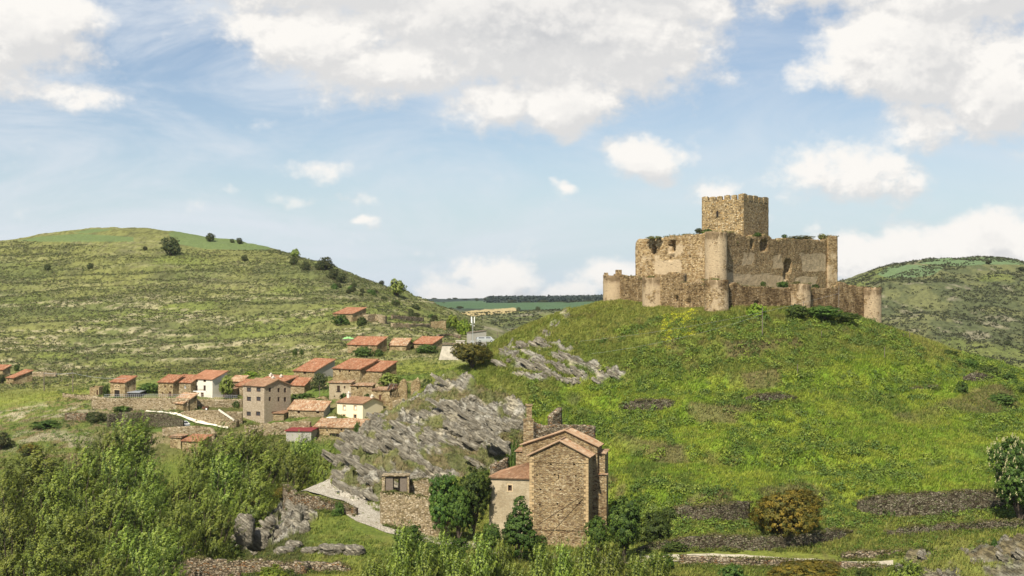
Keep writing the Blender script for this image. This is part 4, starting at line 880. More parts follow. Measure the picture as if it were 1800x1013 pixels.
# roofless hut and its long wall left of the church
stone_wall('enclosure_wall', 'ruined pale rubble wall along the cobbled track, left of the church trees', 'wall', [(668, 208, 866), (690, 207.5, 865), (714, 207, 867), (740, 206.5, 872), (757, 206, 878), (790, 206, 884)], ST_TERR, 1.0, .35, seed=6, rough=.14)
stone_wall('enclosure_wall', 'taller broken wall panel right of the roofless hut, topped with grass', 'wall', [(718, 210.5, 846), (735, 210, 843), (752, 209.5, 843), (762, 209.5, 850), (778, 209, 862)], ST_TERR, .8, .5, seed=7)
def hut():
    E = empty('roofless_hut', px(695, 209, 866), 'small open stone hut with a flat slab lintel, standing on the ruined wall', 'hut'); loc = np.array(E.location)
    mb = MB()
    def bx(u0, u1, v0, v1, y0, y1):
        p = px(u0, y0, v1) - loc; q = px(u1, y0, v0) - loc; mb.box(p, (q[0] - p[0], 0, 0), (0, y1 - y0, 0), (0, 0, q[2] - p[2]))
    bx(671, 677, 837.5, 868, 208.4, 211); mb.build('side_wall', ST_TERR, E); mb = MB(); bx(715.5, 719, 837.5, 868, 208.4, 210.2); mb.build('side_wall', ST_TERR, E); mb = MB(); bx(677.1, 692, 837.5, 868, 210.3, 211); bx(700, 718.5, 837.5, 868, 210.3, 211); bx(692, 700, 837.5, 842, 210.3, 210.95); bx(692, 700, 858, 868, 210.35, 210.95)
    mb.build('wall', ST_TERR, E); mb = MB(); bx(671, 719.5, 836, 837.4, 208.3, 211.1); mb.build('lintel_slab', ST_TERR, E)
    mb = MB(); bx(678, 691, 839, 866, 208.6, 208.75); bx(703, 715, 839, 866, 208.6, 208.75); mb.build('door_leaf', GREYW, E)
hut()
# ------------------------------------------------------------------ village houses
HW = 'window'
house('stone_house', 'tall three storey pale stone house with rows of brown windows, the biggest of the village', 'house', 427, 464.5, 511, 746, 679, 667.5, 318, yaw=40, roof='side', mats=ST_NEW, rmat=TILE_B, old=.02, surround=None,
      wins=[(437.3, 685.3, 7.5, 7.6), (454.3, 685.3, 7.5, 7.6), (437.3, 701.5, 7.5, 7.6), (454.3, 701.3, 7.5, 7.6), (437.0, 727.5, 7.8, 7.6), (453.5, 727.5, 7.8, 7.6)],
      sidewins=[(474.5, 685.5, 4.0, 7.6, 'window'), (490, 686, 4.0, 7.8), (501.2, 686.3, 4.2, 8), (474.5, 701.7, 4.0, 7.6), (490, 702, 4.0, 7.8), (501.2, 702.3, 4.2, 7.8), (481.3, 725, 8, 2.6, 'dark')], chim=[(.35, .62, .8)])
house('rendered_house', 'cream rendered two storey house with brown roof and two white chimneys', 'house', 592.5, 637.5, 673.5, 742, 709.5, 699.5, 309, yaw=36, roof='side', mats=PL_CREAM, rmat=TILE_B, old=.012, surround=FRAME,
      wins=[(605.3, 716.8, 4.2, 7.4, 'curtain'), (624.5, 716.6, 4.2, 7.4, 'curtain'), (604.8, 732.2, 4.4, 6), (624.2, 732.2, 4.4, 6)], sidewins=[(657, 730, 4.0, 5.6, 'dark')], chim=[(.88, .42, 1.1), (.03, .5, .5)])
house('barn', 'long low stone barn with weathered orange roof just left of the cream house', 'barn', 506, 569, 580.5, 735, 721.5, 706.5, 309, yaw=24, roof='shed', mats=ST_HOUSE, rmat=TILE_O, old=.06, wins=[(525, 724.3, 5, 4.6, 'dark'), (558.5, 724.8, 5.4, 4.4, 'dark'), (503.5, 731, 1, 1)][:2], sidemat=PL_GREY)
house('garden_shed', 'small stone lean-to with dark doorway between the tall house and the low barn', 'shed', 464.8, 499, 506, 740, 726.5, 725, 314, yaw=20, roof='shed', mats=ST_HOUSE, rmat=TILE_B, wins=[(502, 732, .5, .5)][:0], old=.02, depth=3)
house('ruined_barn', 'collapsing low stone barn with broken brown roof below the cream house', 'barn', 552, 640, 653, 775, 752.3, 738.5, 300, yaw=18, roof='shed', mats=ST_OLD, rmat=TILE_O, old=.14, wins=[(589, 766.5, 20, 9, 'dark'), (616, 766, 3, 4, 'dark'), (575, 756.5, 3, 3, 'hole'), (600, 756, 3, 3, 'hole')], sidewins=[(650, 754.5, 2, 4, 'dark')])
house('modern_shed', 'grey shed with a flat dark red metal roof beside the willows', 'shed', 503, 547, 550, 778, 757.5, 751.5, 294, yaw=8, roof='shed', mats=PL_GREY, rmat=REDMET, old=0.0, depth=7, wins=[(531, 765, 1, 9, 'dark')])
house('barn', 'red roofed barn standing alone above the round dark tree', 'barn', 516.5, 552.5, 588.5, 672, 653, 632, 345, yaw=38, mats=ST_OLD, rmat=TILE, sidemat=PL_GREY, wins=[(535.5, 655.8, 5.5, 3.6, 'dark')], sidewins=[(586.5, 638, 2.4, 4.5, 'dark')])
house('big_barn', 'large barn with bright orange roof, left one of the joined pair above the ruins', 'barn', 585.5, 633, 664, 680, 649, 632.3, 346, yaw=36, mats=ST_OLD, rmat=TILE, old=.05, wins=[(597.5, 652.5, 3, 4.4, 'dark'), (614, 652.5, 3, 4.4, 'dark')])
house('big_barn', 'barn with bright orange roof stepping down on the right of the joined pair', 'barn', 632.5, 671.5, 697, 682, 652.5, 635.8, 343, yaw=36, mats=ST_OLD, rmat=TILE, old=.05)
house('hill_barn', 'orange roofed stone barn with a bush on its eave, leftmost of the upper three', 'barn', 611, 662.5, 680, 622, 606.5, 593, 396, yaw=34, mats=ST_OLD, rmat=TILE, wins=[(626, 608.8, 3.6, 2.4, 'dark')])
house('hill_barn', 'smallest of the upper three barns, half hidden by a leafy bush', 'barn', 684, 714, 722, 617, 607, 596, 398, yaw=28, mats=ST_OLD, rmat=TILE_O)
house('hill_barn', 'orange roofed stone barn with a hedge along its front, rightmost of the upper three', 'barn', 724.5, 759.5, 777.5, 618, 604.5, 592.7, 398, yaw=36, mats=ST_OLD, rmat=TILE)
house('highest_barn', 'lone stone barn with orange roof highest up the slope', 'barn', 586, 619.5, 643.5, 566, 551.5, 541, 474, yaw=38, mats=ST_OLD, rmat=TILE)
house('plastered_house', 'flaking white plastered ruined house with an iron balcony', 'house', 578.5, 616.8, 622, 701, 672.5, 671, 324, yaw=10, roof='shed', mats=PL_WHITE, rmat=TILE_O, old=.05, depth=3, wins=[(595, 683.5, 5, 11, 'dark'), (605.7, 681, 2.8, 4.2, 'dark'), (588, 696.8, 2, 2.4, 'hole')])
house('ruined_house', 'roofless rubble house with a ragged tile coping right of the plastered one', 'house', 617, 654, 658, 701, 677.5, 676, 323.5, yaw=8, roof='shed', mats=ST_OLD, rmat=TILE_O, depth=3, old=.08, wins=[(628.6, 682.3, 2.4, 5, 'hole'), (645.5, 682, 1.6, 2.4, 'hole'), (634, 697.6, 6, 3.6, 'dark')])
house('ruined_house', 'broken stone house with a white framed arched doorway and fallen roof timbers', 'house', 653.5, 685, 694, 714, 685.5, 682, 317.5, yaw=14, roof='shed', mats=ST_OLD, rmat=TILE_O, depth=5, old=.1, surround=None, wins=[(668.2, 698.5, 3.8, 9.5, 'shutter'), (661, 689, 1.8, 2.6, 'hole')])
house('small_house', 'low stone house with orange roof squeezed left of the round dark tree', 'house', 511, 535, 546, 692, 677.5, 665.5, 333, yaw=28, mats=ST_HOUSE, rmat=TILE)
house('back_house', 'house with a long orange roof and dark skylights behind the tall stone house', 'house', 449, 496, 524, 696, 672, 661.5, 338, yaw=34, mats=ST_HOUSE, rmat=TILE, roof='shed', chim=[(.9, .8, .6), (.45, .7, .5)])
house('back_house', 'small brown roofed house showing behind the leafy tree', 'house', 404, 425, 435, 690, 670.5, 661.5, 345, yaw=30, mats=ST_HOUSE, rmat=TILE_O)
house('side_house', 'narrow stone house with sloping orange roof at the left flank of the tall stone house', 'house', 413.5, 436, 455, 700, 678.5, 668, 326, yaw=30, mats=ST_HOUSE, rmat=TILE, wins=[(419.5, 681.5, 2.6, 3, 'dark')])
house('garage_house', 'stone barn with a wide open cream framed garage door', 'house', 194, 219.5, 239, 699, 672.3, 662, 334, yaw=36, mats=ST_OLD, rmat=TILE, old=.07, wins=[(205.8, 692.0, 10, 12.2, 'hole'), (203, 680, 1.8, 3, 'hole'), (208.5, 680, 1.8, 3, 'hole'), (205.5, 674.3, 1.6, 2, 'hole')], surround=FRAME)
house('metal_lean_to', 'dark open lean-to with a white sheet metal roof against the garage barn', 'shed', 226, 245, 250, 698, 690, 687.5, 331, yaw=12, mats=DARK, rmat=METAL, old=0, depth=3.2)
house('yard_hut', 'crumbling rubble hut with a grey wooden door left of the garage barn', 'hut', 157.5, 174, 183, 697, 681.5, 680.8, 333, yaw=24, mats=ST_OLD, rmat=ST_OLD, roofless=True, wins=[(171, 690, 3, 9, 'door')])
house('row_house', 'stone village house with orange roof at the left end of the terrace row', 'house', 278, 304, 322, 698, 672.3, 660.3, 335, yaw=30, mats=ST_OLD, rmat=TILE, old=.07, wins=[(290, 680, 2.6, 3.6, 'dark'), (300.5, 680, 2.6, 3.6, 'dark'), (285.5, 691.5, 2, 3, 'dark'), (298.8, 693.5, 4.5, 8.5, 'door')])
house('row_house', 'stone village house in the terrace row touching the white house', 'house', 304, 335.5, 353, 698, 672.6, 660.3, 334.6, yaw=30, mats=ST_HOUSE, rmat=TILE, old=.06, wins=[(308, 680, 1.6, 3.2, 'pale'), (325.3, 680.7, 3.6, 5, 'pale'), (309.3, 692.7, 2.2, 4.4, 'pale'), (326, 691, 6.6, 3, 'dark')])
house('white_house', 'white plastered village house with a long balcony and red roof', 'house', 335.5, 373.5, 399, 700, 666.8, 652.8, 332.5, yaw=34, mats=PL_WHITE2, rmat=TILE_N, old=.015, wins=[(345.5, 669.7, 4.6, 4.2, 'dark'), (359.7, 669.7, 4.6, 4.2, 'dark'), (345.3, 682.3, 4, 9.2, 'dark'), (359.6, 682.3, 4, 9.2, 'dark'), (355.5, 695, 5, 9.5, 'door')])
house('annex_house', 'low stone annex with a grey door under the leafy tree right of the white house', 'house', 374, 404, 413, 700, 686, 684, 333.5, yaw=14, roof='shed', mats=ST_HOUSE, rmat=TILE_O, depth=5, wins=[(392.6, 694.5, 6.4, 8.6, 'shutter')])
house('front_barn', 'stone outbuilding with a pale weathered roof in front of the terrace row', 'barn', 298, 321.5, 346.5, 724.5, 709.3, 692.7, 318, yaw=42, mats=ST_OLD, rmat=TILE_O, old=.05)
house('left_barn', 'low stone barn with broken orange roof near the left edge, nearer of the two', 'barn', 11, 23.5, 57, 677, 664.5, 651.3, 345, yaw=46, mats=ST_OLD, rmat=TILE, old=.1, wins=[(14.5, 667.5, 2, 3.4, 'dark')])
house('left_barn', 'barn with bright orange roof cut by the left edge of the photo', 'barn', -22, 5, 18.5, 662, 650, 642.6, 362, yaw=34, mats=ST_OLD, rmat=TILE)
house('outcrop_hut', 'tiny red roofed hut tucked behind the grey rock outcrop', 'hut', 738.5, 752, 759, 706, 697.5, 688.5, 318, yaw=26, mats=ST_OLD, rmat=TILE)
house('riverside_house', 'red roofed house mostly hidden behind the willows below the white ramp', 'house', 320, 352, 372, 800, 776, 765.5, 285, yaw=26, mats=ST_OLD, rmat=TILE, old=.06)
house('riverside_hut', 'small broken tiled hut left of the red roofed riverside house', 'hut', 299, 318, 330, 790, 768.5, 765.5, 288, yaw=20, mats=ST_OLD, rmat=TILE_O, old=.12)
house('cabin', 'small cabin with a flat light roof half sunk behind the lower curved wall', 'hut', 257, 270, 273, 746, 741.5, 739.5, 308, yaw=10, mats=ST_HOUSE, rmat=CONC, old=0, depth=2.5)
house('hill_hut', 'roofless square stone hut on the terrace above the upper barns', 'hut', 757, 764, 784, 578, 566, 565, 462, yaw=70, mats=ST_OLD, rmat=ST_OLD, roofless=True)
def balcony():
    E = empty('balcony', px(352, 330.8, 689), 'white railed balcony slab across the front of the white house', 'balcony'); loc = np.array(E.location); mb = MB()
    return E
# balcony of the white house and of the plastered ruin are parts of their houses
def add_balcony(parent_label, u0, u1, v, Y, h=4.2, slab=WHITE):
    par = [o for o in bpy.data.objects if o.get('label') == parent_label][0]; loc = np.array(par.location)
    p = px(u0, Y, v) - loc; q = px(u1, Y + .0, v) - loc; hz = h / F * Y; yaw_ = R(34 if u0 < 500 else 10); d = np.array([math.cos(yaw_), -math.sin(yaw_), 0]); n = np.array([-math.sin(yaw_), -math.cos(yaw_), 0]); L = (q[0] - p[0]) / math.cos(yaw_)
    mb = MB(); mb.box(p - n * .1, d * L, -n * -.9 if False else np.array([n[0], n[1], 0]) * -.0 + n * 0 + np.array([-n[0], -n[1], 0]) * .0 + np.array([0, .8, 0]), (0, 0, .15)); s = mb.build('balcony_slab', slab, par)
    r = MB(); 
    for k in range(int(L / .3) + 1): r.tube(p + d * min(L, k * .3) + (0, 0, .15), p + d * min(L, k * .3) + np.array([0, 0, hz]), .02, .02, 4)
    r.tube(p + np.array([0, 0, hz]), p + d * L + np.array([0, 0, hz]), .03, .03, 4); r.build('railing', DARK, s)
add_balcony('white plastered village house with a long balcony and red roof', 339, 365, 688.6, 332.8, 5)
add_balcony('flaking white plastered ruined house with an iron balcony', 590.5, 599, 689.8, 323.2, 4.5, DARK)
# gable and curved ruins
def gable_wall(name, label, pts, Y, th, mat, dy=0.0):
    stone_wall(name, label, 'wall', [(u, Y + dy * i, v) for i, (u, v) in enumerate(pts)], mat, th, .12, seed=int(pts[0][0]))
gable_wall('ruined_gable', 'pointed gable wall rising behind the plastered ruined house', [(582, 671), (590, 664), (600, 657.5), (603, 658), (608, 662), (611, 672)], 328, .7, ST_OLD)
gable_wall('ruined_gable', 'long back wall of the ruins under the two joined orange barns', [(585, 664), (600, 664), (615, 664), (630, 666)], 336, .8, ST_OLD)
gable_wall('ruined_gable', 'arched gable wall left of the pale leafy fig trees', [(629, 684), (632, 672), (636, 664), (642, 658), (650, 657), (660, 662), (668, 672)], 330, .7, ST_OLD)
gable_wall('ruined_gable', 'sloping broken gable wall right of the fallen roof timbers', [(683, 697), (688, 690), (694, 688), (699, 681), (704, 670), (709, 666), (713, 668), (716, 680)], 319, .8, ST_OLD)
gable_wall('ruined_pier', 'tall thin remaining wall pier at the right end of the ruins', [(722, 676), (727, 669), (731, 667), (734, 663), (737, 668), (739, 676)], 317, 1.1, ST_OLD)
gable_wall('ruined_wall', 'low tumbled wall at the foot of the tall thin pier', [(690, 706), (700, 702), (712, 703), (726, 702), (738, 707)], 314, 1.2, ST_TERR)
def timbers():
    E = empty('fallen_roof', px(693, 318, 684), 'collapsed roof frame with dark beams tilting over the arched stone house', 'roof wreck'); loc = np.array(E.location)
    for k in range(6):
        mb = MB(); a = px(681 + k * 3.0, 317.5, 684.5) - loc; b = px(685.5 + k * 2.6, 320.5, 675.2) - loc; mb.tube(a, b, .12, .10, 5); mb.build('beam', GREYW if k % 3 == 0 else WOOD, E)
    mb = MB(); a = px(684, 321, 675.5) - loc; b = px(699, 321, 676) - loc; mb.tube(a, b, .14, .14, 5); mb.build('ridge_beam', GREYW, E)
    mb = MB(); p0, p1, p2, p3 = [px(u, y, v) - loc for u, y, v in ((680, 318, 685), (684, 318, 685), (689, 321, 677), (685, 321, 676))]; roof_plane(mb, p0, p1, p2, p3, .08); mb.build('tile_patch', TILE_O, E)
timbers()
# ------------------------------------------------------------------ retaining walls and terraces
stone_wall('retaining_wall', 'long ochre retaining wall holding up the street in front of the terrace row', 'wall', [(161, 331, 696), (172, 330, 698.5), (200, 328, 700.5), (240, 327, 700), (270, 326, 700), (298, 325, 700), (330, 325, 701)], ST_TERR, .8, .06, hb=22, seed=21, drop=2)
stone_wall('retaining_wall', 'upper retaining wall behind the green garden bed', 'wall', [(346, 326, 702), (380, 326, 702.5), (427, 325, 702)], ST_TERR, .8, .05, hb=14, seed=22, drop=2)
stone_wall('retaining_wall', 'splayed pale rubble wall between the white ramp and the garden bed', 'wall', [(318, 317, 724.5), (330, 315, 722.5), (345, 314, 721.5), (385, 313, 723), (400, 312, 735), (412, 311.5, 741)], ST_TERR, 2.5, .04, hb=[5, 11, 17, 26, 16, 13], seed=23, drop=3)
stone_wall('retaining_wall', 'short rubble wall at the left foot of the tall stone house', 'wall', [(400, 316, 724), (427, 316, 724)], ST_TERR, 1.0, .04, hb=22, seed=24, drop=3)
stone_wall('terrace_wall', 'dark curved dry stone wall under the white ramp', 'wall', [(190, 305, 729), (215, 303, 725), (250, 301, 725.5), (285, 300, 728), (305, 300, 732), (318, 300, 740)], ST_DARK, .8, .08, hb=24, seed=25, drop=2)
stone_wall('terrace_wall', 'grey rubble wall of the field corner left of the ivy', 'wall', [(114, 302, 726), (135, 303, 725.5), (150, 304, 726)], ST_DRY, .8, .15, hb=15, seed=26)
stone_wall('terrace_wall', 'brown rubble wall below the white ramp, above the hidden red roof', 'wall', [(285, 293, 752), (320, 294, 750), (345, 295, 749), (368, 295, 752), (372, 295, 760)], ST_TERR, .8, .1, hb=16, seed=27, drop=3)
stone_wall('terrace_wall', 'overgrown rubble wall under the tall stone house down to the willows', 'wall', [(430, 306, 748), (470, 305, 744), (505, 304, 742), (545, 303, 741)], ST_TERR, 1.0, .3, hb=22, seed=28, drop=3)
stone_wall('terrace_wall', 'white capped parapet between the low barn and the cream house', 'wall', [(574, 306, 733.5), (583, 305.5, 732.5), (592, 305, 733)], PL_WHITE2, .5, .0, hb=4, seed=29, drop=1)
stone_wall('terrace_wall', 'low wall below the red roofed lean-to beside the cream house', 'wall', [(640, 304, 735), (655, 303, 735.5), (672, 303, 737)], ST_HOUSE, .7, .1, hb=5, seed=30, drop=1)
stone_wall('field_wall', 'rough stone wall behind the low barn with a rounded end', 'wall', [(512, 327, 702), (530, 326, 701), (556, 325, 700), (566, 324, 697), (571, 324, 703)], ST_OLD, .8, .3, hb=12, seed=31)
stone_wall('field_wall', 'grey field wall on the skyline terrace right of the highest barn', 'wall', [(690, 492, 554), (720, 490, 556), (745, 488, 558)], ST_DRY, .8, .2, hb=8, seed=32)
stone_wall('field_wall', 'pale bank of rubble right beside the highest barn', 'wall', [(646, 478, 553), (660, 477, 552), (672, 476, 556)], ST_TERR, 2, .5, hb=14, seed=33)
stone_wall('field_wall', 'rubble terrace wall left of the square roofless hut', 'wall', [(690, 466, 568), (720, 464, 569), (757, 462, 569)], ST_TERR, .8, .4, hb=8, seed=34)
stone_wall('field_wall', 'low dark wall above the rightmost upper barn', 'wall', [(772, 425, 588), (790, 422, 587), (806, 420, 590)], ST_DRY, .8, .2, hb=5, seed=35)
stone_wall('field_wall', 'rubble wall right of the nearer left edge barn', 'wall', [(56, 350, 654), (75, 350, 653), (95, 350, 655)], ST_TERR, .8, .25, hb=10, seed=36)
stone_wall('field_wall', 'broken wall running left from the street wall across the meadow', 'wall', [(110, 326, 692), (135, 327, 694), (161, 328, 697)], ST_TERR, .8, .35, hb=8, seed=37)
# dry stone terraces on the castle hill
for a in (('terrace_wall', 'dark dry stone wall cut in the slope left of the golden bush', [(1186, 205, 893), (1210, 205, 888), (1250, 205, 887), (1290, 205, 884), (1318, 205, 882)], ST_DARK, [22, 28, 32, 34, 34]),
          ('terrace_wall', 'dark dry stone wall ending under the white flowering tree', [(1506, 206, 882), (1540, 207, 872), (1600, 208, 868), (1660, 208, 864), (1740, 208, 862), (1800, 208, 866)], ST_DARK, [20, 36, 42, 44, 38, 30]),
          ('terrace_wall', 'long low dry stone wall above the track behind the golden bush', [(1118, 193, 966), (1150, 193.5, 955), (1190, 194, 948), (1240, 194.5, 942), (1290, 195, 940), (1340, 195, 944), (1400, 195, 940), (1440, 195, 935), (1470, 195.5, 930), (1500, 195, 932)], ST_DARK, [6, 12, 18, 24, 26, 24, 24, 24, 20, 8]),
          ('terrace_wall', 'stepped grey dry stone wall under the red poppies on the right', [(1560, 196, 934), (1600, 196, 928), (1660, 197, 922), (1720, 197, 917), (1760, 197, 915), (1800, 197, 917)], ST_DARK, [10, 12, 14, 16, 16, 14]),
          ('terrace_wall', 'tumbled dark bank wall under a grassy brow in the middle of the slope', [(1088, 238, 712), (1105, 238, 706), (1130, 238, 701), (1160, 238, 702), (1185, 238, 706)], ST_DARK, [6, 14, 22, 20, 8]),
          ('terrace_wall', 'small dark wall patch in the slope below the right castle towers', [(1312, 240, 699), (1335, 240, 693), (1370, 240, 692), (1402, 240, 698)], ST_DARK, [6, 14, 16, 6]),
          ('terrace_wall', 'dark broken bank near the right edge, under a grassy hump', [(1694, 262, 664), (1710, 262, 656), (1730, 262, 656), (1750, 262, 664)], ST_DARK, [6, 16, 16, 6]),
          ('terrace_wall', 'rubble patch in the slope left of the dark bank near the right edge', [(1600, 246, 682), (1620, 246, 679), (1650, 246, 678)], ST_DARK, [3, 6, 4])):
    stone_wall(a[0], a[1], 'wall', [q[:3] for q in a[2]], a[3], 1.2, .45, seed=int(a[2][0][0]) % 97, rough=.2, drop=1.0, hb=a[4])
stone_wall('track_wall', 'low mossy wall holding up the pale track at the bottom right', 'wall', [(1195, 187.0, 977), (1260, 186.8, 980), (1330, 186.6, 982), (1400, 186.4, 985), (1470, 186.2, 988), (1530, 186, 992), (1562, 186, 996)], ST_DRY, .8, .10, seed=50, drop=3)
stone_wall('track_wall', 'ragged rock ledge along the upper side of the track, right part', 'wall', [(1480, 190.5, 973), (1510, 190.5, 969), (1560, 190.5, 970), (1620, 190.5, 966), (1660, 190.4, 972)], ST_DRY, .9, .6, seed=51, rough=.3)
# foreground ruin at the bottom left
stone_wall('ruined_enclosure', 'long crumbling rubble wall along the bottom edge, with a green mound before it', 'wall', [(300, 186, 1002), (312, 186, 988), (330, 185.5, 979), (355, 185, 981), (380, 185, 984), (420, 184.5, 985), (440, 184, 982), (470, 184, 986), (520, 183.5, 988), (560, 183, 990), (600, 183, 990), (616, 183, 998)], ST_DRY, .9, .4, seed=60, drop=4, rough=.16)
stone_wall('ruined_enclosure', 'short cross wall running toward the viewer at the bottom left ruin', 'wall', [(441, 184.2, 983), (434, 181, 994), (424, 178, 1006), (410, 175, 1020)], ST_DRY, .9, .4, seed=61, drop=4)
stone_wall('ruined_enclosure', 'stub of wall end with a flat stone beside the bright green mound', 'wall', [(517, 182.4, 993), (524, 182, 990), (531, 181.6, 996)], ST_DRY, 1.5, .4, seed=62, drop=4)
# parapet of the cobbled bend
stone_wall('track_parapet', 'dark rubble retaining wall below the bend of the cobbled track', 'wall', [(497, 224.5, 852), (505, 222, 858), (518, 220, 866), (540, 217.5, 872), (570, 215, 878), (600, 212.5, 884), (622, 211, 893)], ST_DRY, .9, .3, seed=63, drop=2.2, rough=.2)
stone_wall('outcrop_wall', 'short broken wall climbing beside the bell wall of the church', 'wall', [(970, 236, 733), (978, 237, 722), (988, 238, 716)], ST_DRY, .8, .5, seed=64)
# ------------------------------------------------------------------ tracks (sheets lying on the ground)
def track(name, pts, mat, lift=.05, label=None):
    """pts: (u_left, Y_left, u_right, Y_right) edges"""
    V = []; n = 0
    P_ = np.array(pts, float); T = np.linspace(0, len(pts) - 1, (len(pts) - 1) * 10 + 1); E4 = np.stack([np.interp(T, np.arange(len(pts)), P_[:, k]) for k in range(4)], 1)
    K = 9
    for e in E4:
        for k in range(K):
            s = k / (K - 1); u = e[0] * (1 - s) + e[2] * s; Y = e[1] * (1 - s) + e[3] * s
            V.append((u, Y))
    V = np.array(V); X = (V[:, 0] - 900) / F * V[:, 1]; Z = ground_uY(V[:, 0], V[:, 1]).reshape(len(E4), K)
    Zs = Z.copy()
    for _ in range(6): Zs[1:-1] = (Zs[:-2] + Zs[1:-1] * 2 + Zs[2:]) / 4
    Zs = np.maximum(Zs, Zs.mean(1, keepdims=True) * .5 + Zs * .5); Zs = np.maximum(Zs, Z)
    co = np.stack([X, V[:, 1], Zs.ravel() + lift], -1); i = np.arange(len(E4) * K).reshape(len(E4), K)
    Q = np.stack([i[:-1, :-1], i[:-1, 1:], i[1:, 1:], i[1:, :-1]], -1).reshape(-1, 4)
    me = rawmesh(name, co, Q, smooth=True); o = link(name, me, None, [mat]); o['kind'] = 'structure'; return o
COB = stone_mat('cobbles', [(.54, .49, .39), (.62, .57, .46), (.68, .63, .52), (.46, .41, .32)], .30, 1, (.34, .29, .22), stain_shade=.35)
PAVE = plain_mat('concrete_road', (.70, .64, .52), .9, .05, .5); DIRT = plain_mat('dirt_track', (.38, .34, .25), .95, .3, 1.5)
NE = [(512, 853, 229), (522, 860, 226), (545, 869, 222), (580, 877, 218), (606, 884, 214.5), (618, 893, 211), (606, 903, 208.5), (625, 916, 206), (660, 929, 204), (700, 941, 202), (745, 953, 200), (860, 966, 196.5)]
FE = [(520, 846, 233), (545, 842, 235.5), (580, 840, 234), (592, 852, 228), (608, 866, 222), (640, 878, 218), (668, 886, 215), (674, 904, 212), (700, 920, 209), (735, 934, 206.5), (765, 944, 204.5), (880, 957, 200)]
track('cobbled_path', [(a[0], yat(a[0], a[1], a[2], .04), b[0], yat(b[0], b[1], b[2], .04)) for a, b in zip(NE, FE)], COB, .04)
track('track', [(860, 194, 880, 198), (940, 192.5, 950, 196), (1020, 191, 1030, 194.5), (1110, 189, 1115, 192.2), (1200, 187.9, 1200, 190.9), (1300, 187.6, 1300, 190.2), (1400, 187.3, 1400, 189.8), (1480, 187, 1480, 189.3), (1570, 186.7, 1570, 188.6)], DIRT)
def ramp():
    E6 = [(255, 724.5, 722.5), (285, 727.2, 724.0), (300, 729.5, 725.4), (318, 733.5, 728.5), (330, 739.5, 733), (345, 746, 738.5), (362, 748.5, 744), (385, 752.5, 748.5), (400, 755, 751)]
    track('ramp_road', [(u, yat(u, a, 303), u + 2, yat(u + 2, b, 306)) for u, a, b in E6], PAVE, .12)
    c = MB(); p, q = px(384, yat(385, 748, 312), 722.3), px(411, yat(411, 754, 311), 740.5); c.box(p, q - p, (0, .8, 0), (0, 0, .35)); tag(c.build('ramp_coping', PAVE), 'pale sloping concrete coping on top of the splayed wall', 'coping')
ramp()
# ------------------------------------------------------------------ masts, poles, vehicles, tanks
def water_tank():
    E = empty('water_tank', px(788, 345, 629), 'old pale concrete water tank with sloping streaked walls beside the round bush', 'water tank'); loc = np.array(E.location); mb = MB()
    def fr(u0, u1, v1, v0u0, v0u1, v0, y0, dy, sh):
        a, b = px(u0, y0, v1) - loc, px(u1, y0, v1) - loc; c, d = px(v0u1, y0 + sh, v0) - loc, px(v0u0, y0 + sh, v0) - loc; bk = np.array([0, dy, 0])
        A, B, C_, D_ = a + bk, b + bk, c + bk - (0, 2 * sh, 0), d + bk - (0, 2 * sh, 0)
        for q in ((a, b, c, d), (b, B, C_, c), (B, A, D_, C_), (A, a, d, D_), (d, c, C_, D_)): mb.face(q)
    fr(771, 806, 633, 778, 803, 606.5, 345, 6, .6); mb.build('tank_wall', CONC, E)
    c = MB(); p = px(777, 345.3, 606.6) - loc; c.box(p, (3.8, 0, 0), (0, 5.6, 0), (0, 0, .38)); c.build('tank_coping', ST_DRY, E)
    c = MB(); p = px(801.5, 349, 612) - loc; c.box(p, (2.0, 0, 0), (0, 3, 0), (0, 0, 1.6)); c.box(p + (-.12, -.1, 1.6), (2.24, 0, 0), (0, 3.2, 0), (0, 0, .16)); vh = c.build('valve_house', CONC, E)
    c = MB(); c.box(px(810, 348.9, 604) - loc, (.45, 0, 0), (0, .12, 0), (0, 0, .3)); c.build('vent', DARK, vh)
water_tank()
house('pump_house', 'small cream pump house with a dark roof beside the antenna mast', 'building', 820.5, 828, 845, 606, 584.8, 581.5, 375, yaw=62, roof='shed', mats=PL_GREY, rmat=GREYW, old=0, over=.15, depth=5)
def mast():
    E = empty('antenna_mast', px(831, 366, 603), 'thin grey antenna mast with two white panel antennas', 'antenna'); loc = np.array(E.location); mb = MB()
    mb.tube(px(831, 366, 606) - loc, px(831, 366, 562) - loc, .09, .07, 6); mb.tube(px(828, 366, 569.5) - loc, px(834.5, 366, 569.5) - loc, .04, .04, 5); mb.tube(px(828, 366, 560) - loc, px(834.5, 366, 560) - loc, .04, .04, 5); mb.build('pole', METAL, E)
    for u, v0, v1, w in ((829, 557, 568, .17), (834, 557, 568, .12)):
        a = MB(); a.tube(px(u, 366, v1) - loc, px(u, 366, v0) - loc, w, w, 8); a.build('panel_antenna', WHITE, E)
    for u, v in ((828, 571), (833.5, 573)):
        a = MB(); a.tube(px(u, 365.8, v + .7) - loc, px(u, 365.8, v - .7) - loc, .11, .11, 8); a.build('junction_box', WHITE, E)
    a = MB(); a.box(px(827, 366, 606) - loc, (.9, 0, 0), (0, .6, 0), (0, 0, 1.0)); a.build('cabinet', METAL, E)
mast()
